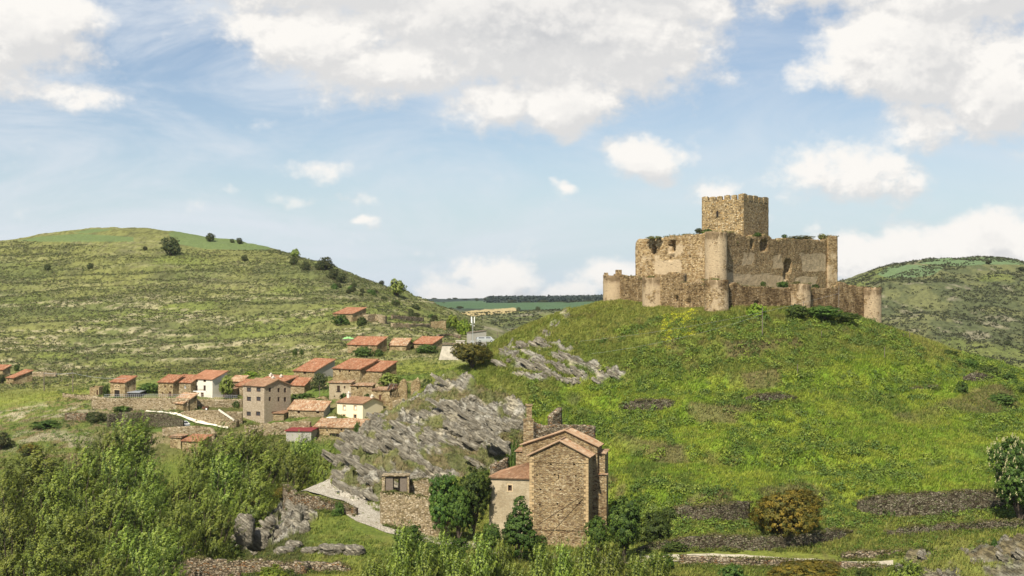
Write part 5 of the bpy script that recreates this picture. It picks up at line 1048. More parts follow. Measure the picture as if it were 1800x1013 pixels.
def vehicle(name, label, cat, u, Y, v, L, Wd, Hh, yaw, mat, van=False):
    loc = px(u, Y, v); E = empty(name, loc, label, cat, rz=yaw)
    # side profile along x, extruded in y with tumblehome
    prof = [(-.5, .18), (-.5, .62), (-.44, .95), (.30, 1.0), (.42, .62), (.5, .52), (.5, .18)] if van else [(-.5, .2), (-.5, .55), (-.46, .62), (-.30, .96), (.08, 1.0), (.26, .66), (.46, .56), (.5, .4), (.5, .2)]
    mb = MB(); A = [np.array([x * L, -Wd / 2 * (1 - .12 * max(0, z - .55) / .45), z * Hh]) for x, z in prof]; B = [np.array([p[0], -p[1], p[2]]) for p in A]
    mb.face(A); mb.face(B[::-1])
    for i in range(len(A)): j = (i + 1) % len(A); mb.face([A[j], A[i], B[i], B[j]])
    mb.build('body', mat, E)
    for s in (-1, 1):
        w = MB(); y = s * (Wd / 2 * .955 + .006)
        for x0, x1 in (((-.40, -.05), (-.0, .28)) if van else ((-.30, -.10), (-.07, .12))):
            q = [np.array([x0 * L, y, .66 * Hh]), np.array([x1 * L, y, .66 * Hh]), np.array([(x1 - .02) * L, y * .965, .9 * Hh]), np.array([(x0 + .02) * L, y * .965, .9 * Hh])]; w.face(q if s < 0 else q[::-1])
        w.build('side_window', GLASS, E)
        for x in (-.32, .32):
            t = MB(); t.tube((x * L, s * (Wd / 2 - .2), .16 * Hh + .06), (x * L, s * (Wd / 2 + .01), .16 * Hh + .06), .31, .31, 14); wh = t.build('wheel', RUBBER, E)
            h = MB(); h.tube((x * L, s * (Wd / 2 + .01), .16 * Hh + .06), (x * L, s * (Wd / 2 + .03), .16 * Hh + .06), .18, .16, 10); h.build('rim', METAL, wh)
    w = MB(); xa, za, xb, zb = ((.31, .97, .41, .66) if van else (.10, .97, .25, .68)); e = .012
    w.face([np.array([xb * L + e * 3, -.40 * Wd, zb * Hh + e]), np.array([xb * L + e * 3, .40 * Wd, zb * Hh + e]), np.array([xa * L + e * 3, .38 * Wd, za * Hh - .02]), np.array([xa * L + e * 3, -.38 * Wd, za * Hh - .02])]); w.build('windscreen', GLASS, E)
    w = MB(); xa, za, xb, zb = ((-.447, .92, -.495, .66) if van else (-.31, .94, -.452, .64)); w.face([np.array([xb * L - .02, .38 * Wd, zb * Hh]), np.array([xb * L - .02, -.38 * Wd, zb * Hh]), np.array([xa * L - .02, -.36 * Wd, za * Hh]), np.array([xa * L - .02, .36 * Wd, za * Hh])]); w.build('rear_window', GLASS, E)
    for s in (-1, 1):
        a = MB(); a.box((.5 * L - .02, s * .36 * Wd - .1, .42 * Hh), (.04, 0, 0), (0, .2, 0), (0, 0, .12)); a.build('headlight', WHITE, E)
        a = MB(); a.box((-.5 * L - .02, s * .38 * Wd - .07, .46 * Hh), (.04, 0, 0), (0, .14, 0), (0, 0, .16)); a.build('tail_light', REDMET, E)
    return E
vehicle('parked_car', 'white car parked below the curved wall, mostly hidden by the wall top', 'car', 317, yat(317, 751.5, 299), 751.5, 3.9, 1.7, 1.4, R(152), WHITE)
vehicle('parked_van', 'pale grey van parked behind the pump house, half hidden by a shrub', 'van', 853, 373, 602.5, 4.6, 1.7, 1.5, R(8), METAL, True)
def green_boat():
    E = empty('tarpaulin_pile', px(612, 415, 596), 'pale green tarpaulin heap on the terrace above the upper barns', 'tarpaulin'); mb = MB()
    n = 14
    for i in range(n):
        for j in range(6):
            def q(a, b): x = (a / n - .5) * 3.2; y = (b / 6 - .5) * 1.4; return (x, y, .55 * max(0, 1 - (x / 1.7) ** 2 - (y / .8) ** 2) * (1 + .35 * math.sin(a * 1.9 + b)) + .02)
            mb.face([q(i, j), q(i + 1, j), q(i + 1, j + 1), q(i, j + 1)])
    mb.build('tarpaulin', GREEN, E)
    m2 = MB(); m2.box((-1.7, -.9, -.4), (3.4, 0, 0), (0, 1.6, 0), (0, 0, .42)); m2.build('timber_stack', GREYW, E)
green_boat()
def cart():
    E = empty('hand_cart', px(361.5, 317.5, 721.5), 'small rusty trailer with a white wheel at the left end of the green garden bed', 'trailer'); mb = MB()
    mb.box((-.7, -.4, .3), (1.3, 0, 0), (0, .8, 0), (0, 0, .5)); mb.tube((.6, 0, .4), (1.3, 0, .3), .04, .04, 5); mb.build('trailer_body', WOOD, E)
    for s in (-1, 1):
        w = MB(); w.tube((.25, s * .42, .32), (.25, s * .52, .32), .3, .3, 12); wh = w.build('wheel', RUBBER, E); w = MB(); w.tube((.25, s * .52, .32), (.25, s * .54, .32), .19, .19, 10); w.build('rim', WHITE, wh)
cart()
def lattice_pole(label, u, Y, v0, v1, r=.13, cat='utility pole', name='utility_pole', arm=True, group=None):
    Y = yat(u, v1, Y, .12); b = px(u, Y, v1); g = gz1(b[0], b[1]); E = empty(name, (b[0], b[1], g), label, cat, group); mb = MB(); H = px(u, Y, v0)[2] - g
    mb.tube((0, 0, -.5), (0, 0, H), r, r * .7, 7); mb.build('pole', GREYW, E)
    if arm: a = MB(); a.tube((-.6, 0, H - .25), (.6, 0, H - .25), .05, .05, 5); [a.tube((s, 0, H - .25), (s, 0, H - .05), .05, .03, 5) for s in (-.5, 0, .5)]; a.build('crossarm', GREYW, E)
    return E
lattice_pole('wooden utility pole in the meadow, left one of the pair near the stone barn', 77.5, 330, 655, 686)
lattice_pole('wooden utility pole in the meadow, right one of the pair near the stone barn', 128, 330, 655, 690)
lattice_pole('slim wooden pole standing in front of the round dark village tree', 562, 318, 677, 706, .08, arm=False)
lattice_pole('short pole with crossarm on the rocky ridge right of the antenna mast', 874.5, 330, 584, 598, .08)
for u, Y, v0, v1, lab in ((1340, 262, 540, 592, 'leaning wooden fence post, lowest of the tall posts under the castle'), (1412.5, 272, 530, 558, 'wooden post in the bushes under the fourth round tower'), (1474.5, 271, 503, 560, 'tallest thin post in front of the right part of the outer wall')):
    lattice_pole(lab, u, Y, v0, v1, .09, 'post', 'wooden_post', False)
for u, Y, v0, v1, lab in ((1444, 262, 582, 594, 'short dark stake left of the three stakes on the right shoulder of the hill'), (1566, 270, 579, 588, 'short stake just right of the last round tower'), (1588.5, 268, 587, 597, 'thick dark stake in the middle of the three on the hill shoulder'), (1599, 268, 584, 595, 'short stake rightmost of the three on the hill shoulder'), (1555, 256, 610, 630, 'thin stake in the grass below the last round tower'), (1402, 250, 640, 660, 'thin stake in the grass in the middle of the castle slope')):
    lattice_pole(lab, u, Y, v0, v1, .08, 'stake', 'fence_stake', False, 'stakes on the castle slope')
def span(name, label, a, b, sag, r=.02, n=24):
    a = np.array(a); b = np.array(b); mb = MB(); P_ = [a + (b - a) * k / n - np.array([0, 0, sag * 4 * (k / n) * (1 - k / n)]) for k in range(n + 1)]
    o0 = P_[0].copy()
    for p, q in zip(P_[:-1], P_[1:]): mb.tube(p - o0, q - o0, r, r, 4, cap=False)
    o = mb.build(name, METAL); o.location = o0; tag(o, label, 'cable')
span('overhead_cable', 'thin cable strung between the two meadow utility poles', px(77.5, 330, 655.8), px(128, 330, 655.8), .25, .03)
span('overhead_cable', 'thin cable running from the meadow pole to the garage barn', px(128, 330, 655.8), px(222, 334, 665), .5, .03)
span('fence_wire', 'faint wire crossing the slope up to the leaning fence post', px(1040, 256, 622), px(1340, 262, 553), .8, .009)
span('fence_wire', 'faint wire crossing the slope up to the tallest thin post', px(1020, 262, 600), px(1474, 271, 516), 1.0, .009)
# railing along the village street
def railing():
    E = empty('street_railing', px(250, 327.5, 700), 'grey mesh railing along the street edge in front of the terrace row', 'railing'); loc = np.array(E.location)
    pts = [px(183, 328.3, 700.5), px(240, 327.2, 700), px(298, 325.4, 700), px(340, 325.2, 701), px(418, 325.3, 702)]
    mb = MB(); 
    for a, b in zip(pts[:-1], pts[1:]):
        n = max(1, int(np.linalg.norm(b - a) / .45))
        for k in range(n): p = a + (b - a) * k / n - loc; mb.tube(p, p + (0, 0, .85), .022, .022, 4)
        for h in (.45, .85): mb.tube(a - loc + (0, 0, h), b - loc + (0, 0, h), .025, .025, 4)
    mb.build('railing_bars', METAL, E)
railing()
# ------------------------------------------------------------------ vegetation
rng = np.random.default_rng(7)
L_WILLOW = leaf_mat('willow_leaves', (1, 1, 1), .22); L_BROAD = leaf_mat('broad_leaves', (1, 1, 1), .30); L_GRASS = leaf_mat('grass_blades', (1, 1, 1), .3, .8)
BARK = plain_mat('bark', (.09, .07, .05), .95, .3, 3)
def unit(v): return v / (np.linalg.norm(v, axis=-1, keepdims=True) + 1e-9)
def leaf_quads(P_, Nn, Up, size, asp=.55):
    """one bent-free leaf per point: P_ centre, Nn normal, Up long axis"""
    Up = unit(Up - Nn * np.sum(Up * Nn, -1, keepdims=True)); S = np.cross(Up, Nn); s = size[:, None]
    a = P_ - Up * s * .5; b = P_ + S * s * asp * .5; c = P_ + Up * s * .5; d = P_ - S * s * asp * .5
    V = np.stack([a, b, c, d], 1).reshape(-1, 3); return V, np.arange(len(V)).reshape(-1, 4)
def foliage_mesh(name, P_, Nn, Up, size, colr, asp=.55):
    V, Q = leaf_quads(P_, unit(Nn), Up, size, asp); return rawmesh(name, V, Q, np.repeat(colr, 4, 0))
def pal(n, cols, w=None):
    cols = np.array(cols); return cols[rng.choice(len(cols), n, p=w)]
def skeleton(mb, H, limbs, r0, base_r=.0):
    mb.tube((0, 0, -.8), (0, 0, H * .35), r0, r0 * .75, 8); 
    for (b, m, t, r) in limbs: mb.tube(b, m, r, r * .6, 6, cap=False); mb.tube(m, t, r * .6, r * .18, 5, cap=False)
def proto_willow(k, H=18., Rr=5.5, nsh=620, nl=24, wind=.42):
    """multi-stemmed, wind-combed: long leafy shoots sweeping up and to the right"""
    cz = H * .56; mb = MB(); limbs = []
    for i in range(9):
        a = i * 2.399 + k; r_ = Rr * .55; m = np.array([math.cos(a) * r_ * .5, math.sin(a) * r_ * .5, H * .42]); t = np.array([math.cos(a) * r_ + wind * 2, math.sin(a) * r_, H * rng.uniform(.66, .86)]); limbs.append((np.array([0, 0, H * .12]), m, t, .26))
    skeleton(mb, H, limbs, .38)
    # crown lobes
    nlobe = 13; LC = []; 
    for i in range(nlobe):
        a = i * 2.399 + k * 1.3; q = rng.uniform(.25, .62); LC.append((math.cos(a) * Rr * q, math.sin(a) * Rr * q, rng.uniform(.34, .80) * H, rng.uniform(.22, .34) * Rr * 1.25))
    LC.append((0, 0, H * .82, Rr * .45)); LC = np.array(LC)
    li = rng.integers(0, len(LC), nsh); d = unit(rng.normal(size=(nsh, 3)) + np.array([.12, 0, .35])); 
    base = LC[li, :3] + d * LC[li, 3:4] * rng.uniform(.35, 1.0, (nsh, 1)) * np.array([1, 1, 1.25])
    dirn = unit(d * .75 + np.array([wind, 0, .95]) + rng.normal(size=(nsh, 3)) * .16); Ln = rng.uniform(1.1, 2.6, nsh)
    t = rng.uniform(0, 1, (nsh, nl)) ** .8; bend = np.array([wind * 1.3, 0, -.25])
    P_ = base[:, None] + dirn[:, None] * (t * Ln[:, None])[..., None] + bend * (t ** 2 * .55)[..., None] + rng.normal(size=(nsh, nl, 3)) * (.17 - .09 * t)[..., None]
    cn = unit((P_ - np.array([0, 0, H * .5])) * np.array([1, 1, .55])); Nn = unit(rng.normal(size=(nsh, nl, 3)) * .5 + d[:, None] * .5 + cn * 1.5 + np.array([0, 0, .15])); Up = np.broadcast_to(dirn[:, None], P_.shape) + rng.normal(size=P_.shape) * .4
    sc = pal(nsh, [(.172, .225, .027), (.122, .168, .021), (.240, .285, .045), (.066, .098, .014)], [.35, .3, .2, .15])
    cc = np.repeat(sc[:, None], nl, 1) * rng.uniform(.8, 1.2, (nsh, nl, 1)); silver = rng.random((nsh, nl)) < .09; cc[silver] = cc[silver] * .5 + np.array([.20, .23, .10])
    P_ = P_.reshape(-1, 3); f = foliage_mesh('crown', P_, Nn.reshape(-1, 3), Up.reshape(-1, 3), rng.uniform(.22, .42, len(P_)), cc.reshape(-1, 3), .5)
    return mb.mesh('trunk'), f, L_WILLOW
def proto_clump(k, H, lobes, nc, nl, cr, ls, cols, trunk_r=.2, w=None, up=.5, mat=None, asp=.7, sprig=None):
    """lobes: (x, y, z, rx, rz); clumps of leaves sit near the lobes' surfaces"""
    mb = MB(); LB = np.array(lobes, float); limbs = [(np.array([0, 0, H * .05]), np.array([l[0] * .5, l[1] * .5, max(.1, l[2] * .6)]), np.array([l[0], l[1], l[2]]), trunk_r * .6) for l in lobes]
    skeleton(mb, H, limbs, trunk_r)
    vol = LB[:, 3] ** 2; li = rng.choice(len(LB), nc, p=vol / vol.sum()); d = unit(rng.normal(size=(nc, 3)) + np.array([0, 0, .25])); rad = rng.uniform(.62, 1.0, (nc, 1)) ** .6
    cc_ = LB[li, :3] + d * rad * np.stack([LB[li, 3], LB[li, 3], LB[li, 4]], 1); cc_[:, 2] = np.maximum(cc_[:, 2], cr * .4)
    o = unit(rng.normal(size=(nc, nl, 3)) + d[:, None] * .5); P_ = cc_[:, None] + o * (cr * rng.uniform(.4, 1.1, (nc, 1, 1)) * rng.uniform(.5, 1, (nc, nl, 1))) * np.array([1, 1, .75])
    cn = unit(P_ - np.array([0, 0, H * .42])); Nn = unit(o * .6 + d[:, None] * .3 + cn * .7 + np.array([0, 0, up * .6]) + rng.normal(size=P_.shape) * .4); Up = rng.normal(size=P_.shape)
    sc = pal(nc, cols, w); cc = np.repeat(sc[:, None], nl, 1) * rng.uniform(.75, 1.25, (nc, nl, 1)); P_ = P_.reshape(-1, 3); cc = cc.reshape(-1, 3)
    S = rng.uniform(.7, 1.3, len(P_)) * ls; Nn = Nn.reshape(-1, 3); Up = Up.reshape(-1, 3)
    if sprig:      # upright blossom candles on the crown's skin
        ns, scol = sprig; j = rng.choice(nc, ns); nq = 10; h = rng.uniform(0, .38, (ns, nq)); base = cc_[j] + d[j] * cr * .8
        Q_ = base[:, None] + np.stack([rng.normal(size=(ns, nq)) * (.09 - .18 * h), rng.normal(size=(ns, nq)) * (.09 - .18 * h), h], -1)
        P_ = np.concatenate([P_, Q_.reshape(-1, 3)]); Nn = np.concatenate([Nn, unit(rng.normal(size=(ns * nq, 3)))]); Up = np.concatenate([Up, rng.normal(size=(ns * nq, 3))]); S = np.concatenate([S, np.full(ns * nq, .16)]); cc = np.concatenate([cc, np.tile(scol, (ns * nq, 1)) * rng.uniform(.8, 1.1, (ns * nq, 1))])
    return mb.mesh('trunk'), foliage_mesh('crown', P_, Nn, Up, S, cc, asp), mat or L_BROAD
def lobes_mound(k, Rr, H, n):
    r = np.random.default_rng(k); out = [(0, 0, H * .30, Rr * .66, H * .62)]
    for i in range(n): a = i * 2.399 + k; q = r.uniform(.3, .72) * Rr; out.append((math.cos(a) * q, math.sin(a) * q, H * r.uniform(.12, .42), Rr * r.uniform(.28, .42), H * r.uniform(.28, .46)))
    return out
def lobes_round(k, Rr, H, n, flat=1.0):
    r = np.random.default_rng(k); out = [(0, 0, H * .55, Rr * .72, H * .36 * flat)]
    for i in range(n): a = i * 2.399 + k; q = r.uniform(.35, .68) * Rr; out.append((math.cos(a) * q, math.sin(a) * q, H * r.uniform(.32, .74), Rr * r.uniform(.32, .46), H * r.uniform(.17, .25)))
    return out
PR = {}
PR['willow0'] = proto_willow(0, nsh=760, wind=.30); PR['willow1'] = proto_willow(1, nsh=760, wind=.16, Rr=6.0); PR['willow2'] = proto_willow(2, nsh=700, wind=.42)
dk = [(.058, .110, .015), (.082, .145, .018), (.038, .078, .012), (.110, .170, .024)]
PR['elm0'] = proto_clump(1, 8, lobes_round(1, 3.2, 8, 9), 520, 30, .48, .24, dk); PR['elm1'] = proto_clump(2, 8, lobes_round(2, 3.2, 8, 10), 520, 30, .48, .24, dk)
PR['cone'] = proto_clump(3, 8, [(0, 0, 2.4, 2.2, 1.9), (.3, 0, 3.7, 2.0, 1.8), (-.2, .2, 5.0, 1.5, 1.6), (0, 0, 6.4, .9, 1.4), (-1.2, .3, 2.6, 1.2, 1.3), (1.3, -.4, 3.0, 1.2, 1.3), (-.7, -.5, 4.4, 1.0, 1.1), (.8, -.6, 5.0, .8, 1.0)], 620, 30, .38, .22, [(.060, .125, .018), (.085, .155, .024), (.042, .095, .014)])
hk = [(.165, .160, .022), (.085, .095, .016), (.225, .205, .032), (.050, .062, .012)]
PR['holm'] = proto_clump(4, 6, lobes_round(4, 4.6, 6, 12), 900, 26, .42, .20, hk, .3, [.35, .3, .2, .15])
PR['holm_dark'] = proto_clump(5, 6, [(x, y, z * .82, r_, h_ * 1.15) for x, y, z, r_, h_ in lobes_round(5, 4.2, 6, 9)], 460, 22, .50, .26, [(.052, .068, .020), (.075, .085, .024), (.035, .050, .016), (.095, .100, .030)], .3)
PR['gold'] = proto_clump(6, 6, lobes_round(6, 4.6, 6, 12), 950, 26, .42, .20, [(.205, .165, .020), (.155, .140, .020), (.27, .205, .024), (.09, .098, .017)], .3, [.35, .3, .15, .2])
PR['chestnut'] = proto_clump(7, 10, lobes_round(7, 4.6, 10, 12), 900, 26, .55, .30, [(.060, .115, .016), (.085, .145, .020), (.040, .080, .012)], .35, sprig=(620, (.60, .56, .30)))
PR['fig'] = proto_clump(8, 5, lobes_round(8, 3.0, 5, 9), 380, 22, .42, .26, [(.24, .31, .055), (.31, .37, .09), (.16, .23, .038)], .2)
PR['bush'] = proto_clump(9, 3, lobes_mound(9, 2.4, 3, 9), 300, 22, .36, .22, [(.075, .125, .020), (.10, .155, .026), (.050, .090, .016)], .12)
PR['lime'] = proto_clump(10, 3, lobes_mound(10, 2.4, 3, 9), 300, 22, .36, .22, [(.17, .23, .02), (.13, .20, .02), (.21, .26, .03)], .12)
PR['straw'] = proto_clump(12, 3, lobes_mound(12, 2.4, 3, 9), 220, 22, .36, .20, [(.24, .23, .075), (.16, .18, .045), (.30, .27, .11), (.12, .15, .03)], .05)
PR['sapling'] = proto_willow(11, 9., 3.2, 480, 24, .18)
SIZE = {'willow': (5.9, 17.4), 'elm': (3.6, 7.9), 'cone': (2.5, 8.0), 'holm': (4.7, 5.9), 'holm_dark': (4.3, 5.8), 'gold': (4.7, 5.9), 'chestnut': (4.8, 9.6), 'fig': (3.1, 4.9), 'bush': (2.5, 2.9), 'lime': (2.5, 2.9), 'straw': (2.5, 2.9), 'sapling': (3.4, 9.4)}
USED = {}
def plant(kind, name, label, cat, u, Y, vtop, wpx, group=None, vbase=None, sink=0.0, fix=False):
    """stands on the ground at (u, depth); vtop and wpx give its height and width"""
    key = kind; base = kind.rstrip('0123456789')
    if vbase is not None and not fix and base not in ('willow', 'sapling'): Y = yat(u, vbase, Y)
    tr, fo, lm = PR[key]; rr, hh = SIZE[base]
    x = (u - 900) / F * Y; g = gz1(x, Y) if vbase is None else (HZ - vbase) / F * Y; H = (HZ - vtop) / F * Y - g; g -= sink; H += sink
    sxy = wpx / F * Y / 2 / rr; sz = max(.15, H / hh)
    E = empty(name, (x, Y, g), label, cat, group, rz=(0 if base in ('willow', 'sapling') else rng.uniform(0, 6.28))); E.scale = (sxy, sxy, sz)
    if base == 'willow': E.scale = (sxy * (1.0 + .16 * math.sin(u * 1.7)), sxy, sz)
    if key not in USED: USED[key] = (link('trunk', tr, E, [BARK]), link('crown', fo, E, [lm]))
    else:
        for s in USED[key]: c = s.copy(); c.parent = E; COL.objects.link(c)
    return E
# willows of the river bank
G1 = 'windswept willows along the river'
WL = [(228, 268, 738, 150, 'big round willow just below the dark curved wall'), (185, 262, 762, 110, 'willow at the left flank of the big round willow'), (392, 276, 752, 120, 'willow right below the end of the white ramp'), (440, 282, 757, 90, 'willow at the foot of the tall stone house'),
      (350, 268, 775, 105, 'willow hiding the red roofed riverside house'), (482, 280, 766, 95, 'willow left of the red roofed metal shed'), (530, 276, 772, 85, 'willow in front of the red roofed metal shed'), (574, 272, 780, 62, 'willow nearest to the grey rock outcrop'),
      (455, 262, 785, 110, 'tall willow between the tall house and the cobbled bend'), (515, 258, 800, 85, 'willow close behind the cobbled bend'), (60, 236, 790, 170, 'wide willow near the left edge under the orange bushes'), (140, 228, 775, 130, 'pointed willow left of the middle of the river trees'),
      (205, 226, 790, 110, 'willow leaning right in the second row'), (262, 238, 812, 110, 'willow below the big round willow'), (320, 240, 822, 105, 'willow in the dark gap below the riverside house'), (395, 238, 802, 125, 'pale willow in the middle of the right hand river trees'),
      (445, 226, 835, 95, 'willow over the golden bush by the cliff'), (350, 216, 850, 120, 'silvery willow left of the cliff rocks'), (10, 214, 830, 120, 'willow cut by the left edge of the photo'), (95, 206, 835, 140, 'big dark willow in the left foreground'),
      (175, 202, 850, 130, 'willow in the left foreground, middle row'), (250, 206, 868, 120, 'willow in front of the second row, left of centre gap'), (310, 198, 885, 110, 'willow at the left side of the cliff foot'), (375, 204, 880, 95, 'willow touching the cliff foot'),
      (25, 186, 895, 140, 'lowest willow at the left edge'), (120, 182, 905, 150, 'lowest willow in the left corner, second from the edge'), (210, 180, 915, 130, 'lowest willow third from the left edge'), (285, 178, 930, 110, 'lowest willow beside the crumbling bottom wall'),
      (70, 168, 955, 160, 'willow top rising from the bottom left edge'), (180, 166, 960, 150, 'willow top rising from the bottom edge, right of the corner one'), (255, 168, 965, 110, 'willow top at the bottom edge near the crumbling wall')]
for i, (u, Y, vt, w, lab) in enumerate(WL): plant('willow%d' % (i % 3), 'willow_tree', lab, 'tree', u, Y, vt, w, G1, vbase=HZ + 40.5 * F / Y)
# trees by the church
plant('elm0', 'broadleaf_tree', 'dark green tree on the left of the pair beside the enclosure wall', 'tree', 778, 204, 826, 72); plant('elm1', 'broadleaf_tree', 'taller dark green tree against the left wall of the church', 'tree', 832, 205.5, 811, 82)
plant('elm0', 'broadleaf_tree', 'small tree between the pair and the cobbled track', 'tree', 806, 202.5, 850, 60)
plant('cone', 'broadleaf_tree', 'pointed green tree in front of the church', 'tree', 914, 195, 868, 66, vbase=988); plant('elm1', 'broadleaf_tree', 'round green tree right of the church', 'tree', 1098, 192, 862, 84, vbase=992)
plant('elm0', 'broadleaf_tree', 'low bushy tree in the shade right of the church base', 'tree', 1050, 197, 905, 50, vbase=975)
plant('bush', 'shrub', 'dark ivy like shrub at the right foot of the church', 'shrub', 1040, 199, 920, 46, vbase=955); plant('bush', 'shrub', 'shrub between the church and the round tree', 'shrub', 1150, 198, 895, 70)
plant('bush', 'shrub', 'shrub on the low wall right of the round tree', 'shrub', 1185, 193, 950, 50); plant('bush', 'shrub', 'dark creeper shrub left of the dark wall of the slope', 'shrub', 1178, 204, 890, 44)
G2 = 'young poplars along the bottom edge'
for i, (u, Y, vt, w, lab) in enumerate([(655, 176, 985, 70, 'young pale poplar right of the bottom ruin'), (706, 181, 932, 66, 'dark young tree where the cobbled track meets the church trees'), (745, 176, 960, 64, 'young poplar below the pair of dark trees'), (778, 180, 940, 50, 'young poplar right under the pair of dark trees'),
      (800, 172, 975, 70, 'pale poplar at the bottom edge below the church annex'), (842, 174, 945, 74, 'pale poplar in front of the annex'), (880, 178, 955, 50, 'thin poplar left of the pointed tree'), (900, 170, 995, 70, 'poplar top under the pointed tree'), (945, 172, 965, 64, 'poplar right of the pointed tree'),
      (985, 174, 962, 60, 'poplar under the church gable'), (1030, 173, 950, 66, 'pale poplar below the right church corner'), (1070, 171, 960, 70, 'poplar left of the round tree foot'), (1115, 172, 982, 70, 'poplar below the round tree'), (1155, 174, 975, 54, 'bright young poplar at the left end of the track'), (690, 170, 995, 80, 'poplar top in front of the cobbled track')]):
    plant('sapling', 'poplar_tree', lab, 'tree', u, Y, vt, w, G2, vbase=HZ + 39.5 * F / Y)
# named bushes
for u, Y, vt, w, vb, lab in ((720, 184, 920, 64, 985, 'dark bushy tree beside the end of the cobbled track'), (752, 180, 948, 60, 1010, 'dark bushy tree below the left dark tree of the pair'), (803, 182, 942, 48, 1000, 'dark bush under the right dark tree of the pair'), (866, 187, 916, 42, 975, 'small dark tree left of the pointed tree'), (945, 190, 938, 40, 985, 'dark bush right of the pointed tree foot'), (1165, 179, 968, 60, 1020, 'dark bush at the left end of the track wall')):
    plant('elm0', 'bushy_tree', lab, 'tree', u, Y, vt, w, vbase=vb, fix=True)
for u, Y, vt, w, lab in ((1668, 280, 614, 34, 'low shrubs on the right shoulder of the hill, upper left of the humps'), (1705, 276, 630, 44, 'dark shrub hump on the right shoulder skyline'), (1738, 272, 640, 50, 'leafy hump above the broken bank near the right edge'), (1772, 268, 655, 46, 'dark shrub hump rightmost on the hill shoulder'), (1795, 262, 678, 40, 'shrub on the right edge of the hill shoulder'), (1760, 256, 690, 60, 'dark green scrub below the broken bank'), (1690, 256, 668, 30, 'shrub left of the broken bank')):
    x = (u - 900) / F * Y; vg = HZ - gz1(x, Y) / Y * F; plant('bush', 'slope_shrub', lab, 'shrub', u, Y, min(vt, vg - 8), w, sink=.3)
plant('bush', 'shrub', 'low shrub in front of the pale grey van', 'shrub', 850, 366, 591, 36, vbase=600)
plant('holm', 'holm_oak', 'round dark holm oak on the rocky spur beside the water tank', 'tree', 830, 272, 599, 80, vbase=648); plant('gold', 'golden_bush', 'large golden brown bush on the terrace above the track', 'shrub', 1381, 193, 857, 148, vbase=952)
plant('gold', 'golden_bush', 'golden brown bush at the bottom edge under the track', 'shrub', 1410, 178, 984, 160, vbase=1040); plant('gold', 'golden_bush', 'golden bush on top of the cliff left of the cobbled bend', 'shrub', 455, 211, 873, 44, vbase=908)
plant('gold', 'golden_bush', 'flat golden bush at the far side of the cobbled bend', 'shrub', 535, 236, 828, 54, vbase=852); plant('gold', 'golden_bush', 'small golden bush at the left end of the parapet', 'shrub', 493, 222, 855, 26, vbase=880); plant('gold', 'golden_bush', 'orange brown bush near the left edge above the willows', 'shrub', 50, 262, 779, 44, vbase=800)
plant('gold', 'golden_bush', 'brown bush peeping between the willows', 'shrub', 238, 205, 850, 34, vbase=875)
plant('holm_dark', 'dark_bush', 'dark round bush cut by the left edge', 'shrub', 2, 270, 757, 46, vbase=790); plant('chestnut', 'horse_chestnut', 'horse chestnut with white flower candles at the right edge', 'tree', 1793, 192, 766, 116, vbase=925)
plant('sapling', 'young_poplar', 'pale young tree at the bottom of the rock face', 'tree', 1590, 176, 985, 78, vbase=1060); plant('bush', 'shrub', 'green shrub at the right end of the track wall', 'shrub', 1515, 180, 1000, 48, vbase=1030); plant('bush', 'shrub', 'low green shrub left of the bottom golden bush', 'shrub', 1290, 182, 990, 60, vbase=1025)
plant('cone', 'juniper', 'small upright conifer on the brow of the rock face', 'tree', 1748, 186, 945, 14, vbase=966); plant('lime', 'ivy_mound', 'bright green ivy mound between the bottom ruin walls', 'shrub', 480, 179, 990, 72, vbase=1030); plant('bush', 'shrub', 'dark shrub in front of the track parapet', 'shrub', 595, 208, 880, 26, vbase=906)
plant('bush', 'shrub', 'sparse dark shrub growing on the parapet near the bend', 'shrub', 528, 216, 866, 16, vbase=888); plant('bush', 'shrub', 'dark olive shrub at the foot of the cliff rocks', 'shrub', 405, 198, 945, 60, vbase=990); plant('bush', 'shrub', 'shrub growing behind the bell wall of the church', 'shrub', 905, 222, 765, 36); plant('bush', 'shrub', 'dark shrub on the end of the ruined wall behind the church', 'shrub', 952, 230, 735, 20)
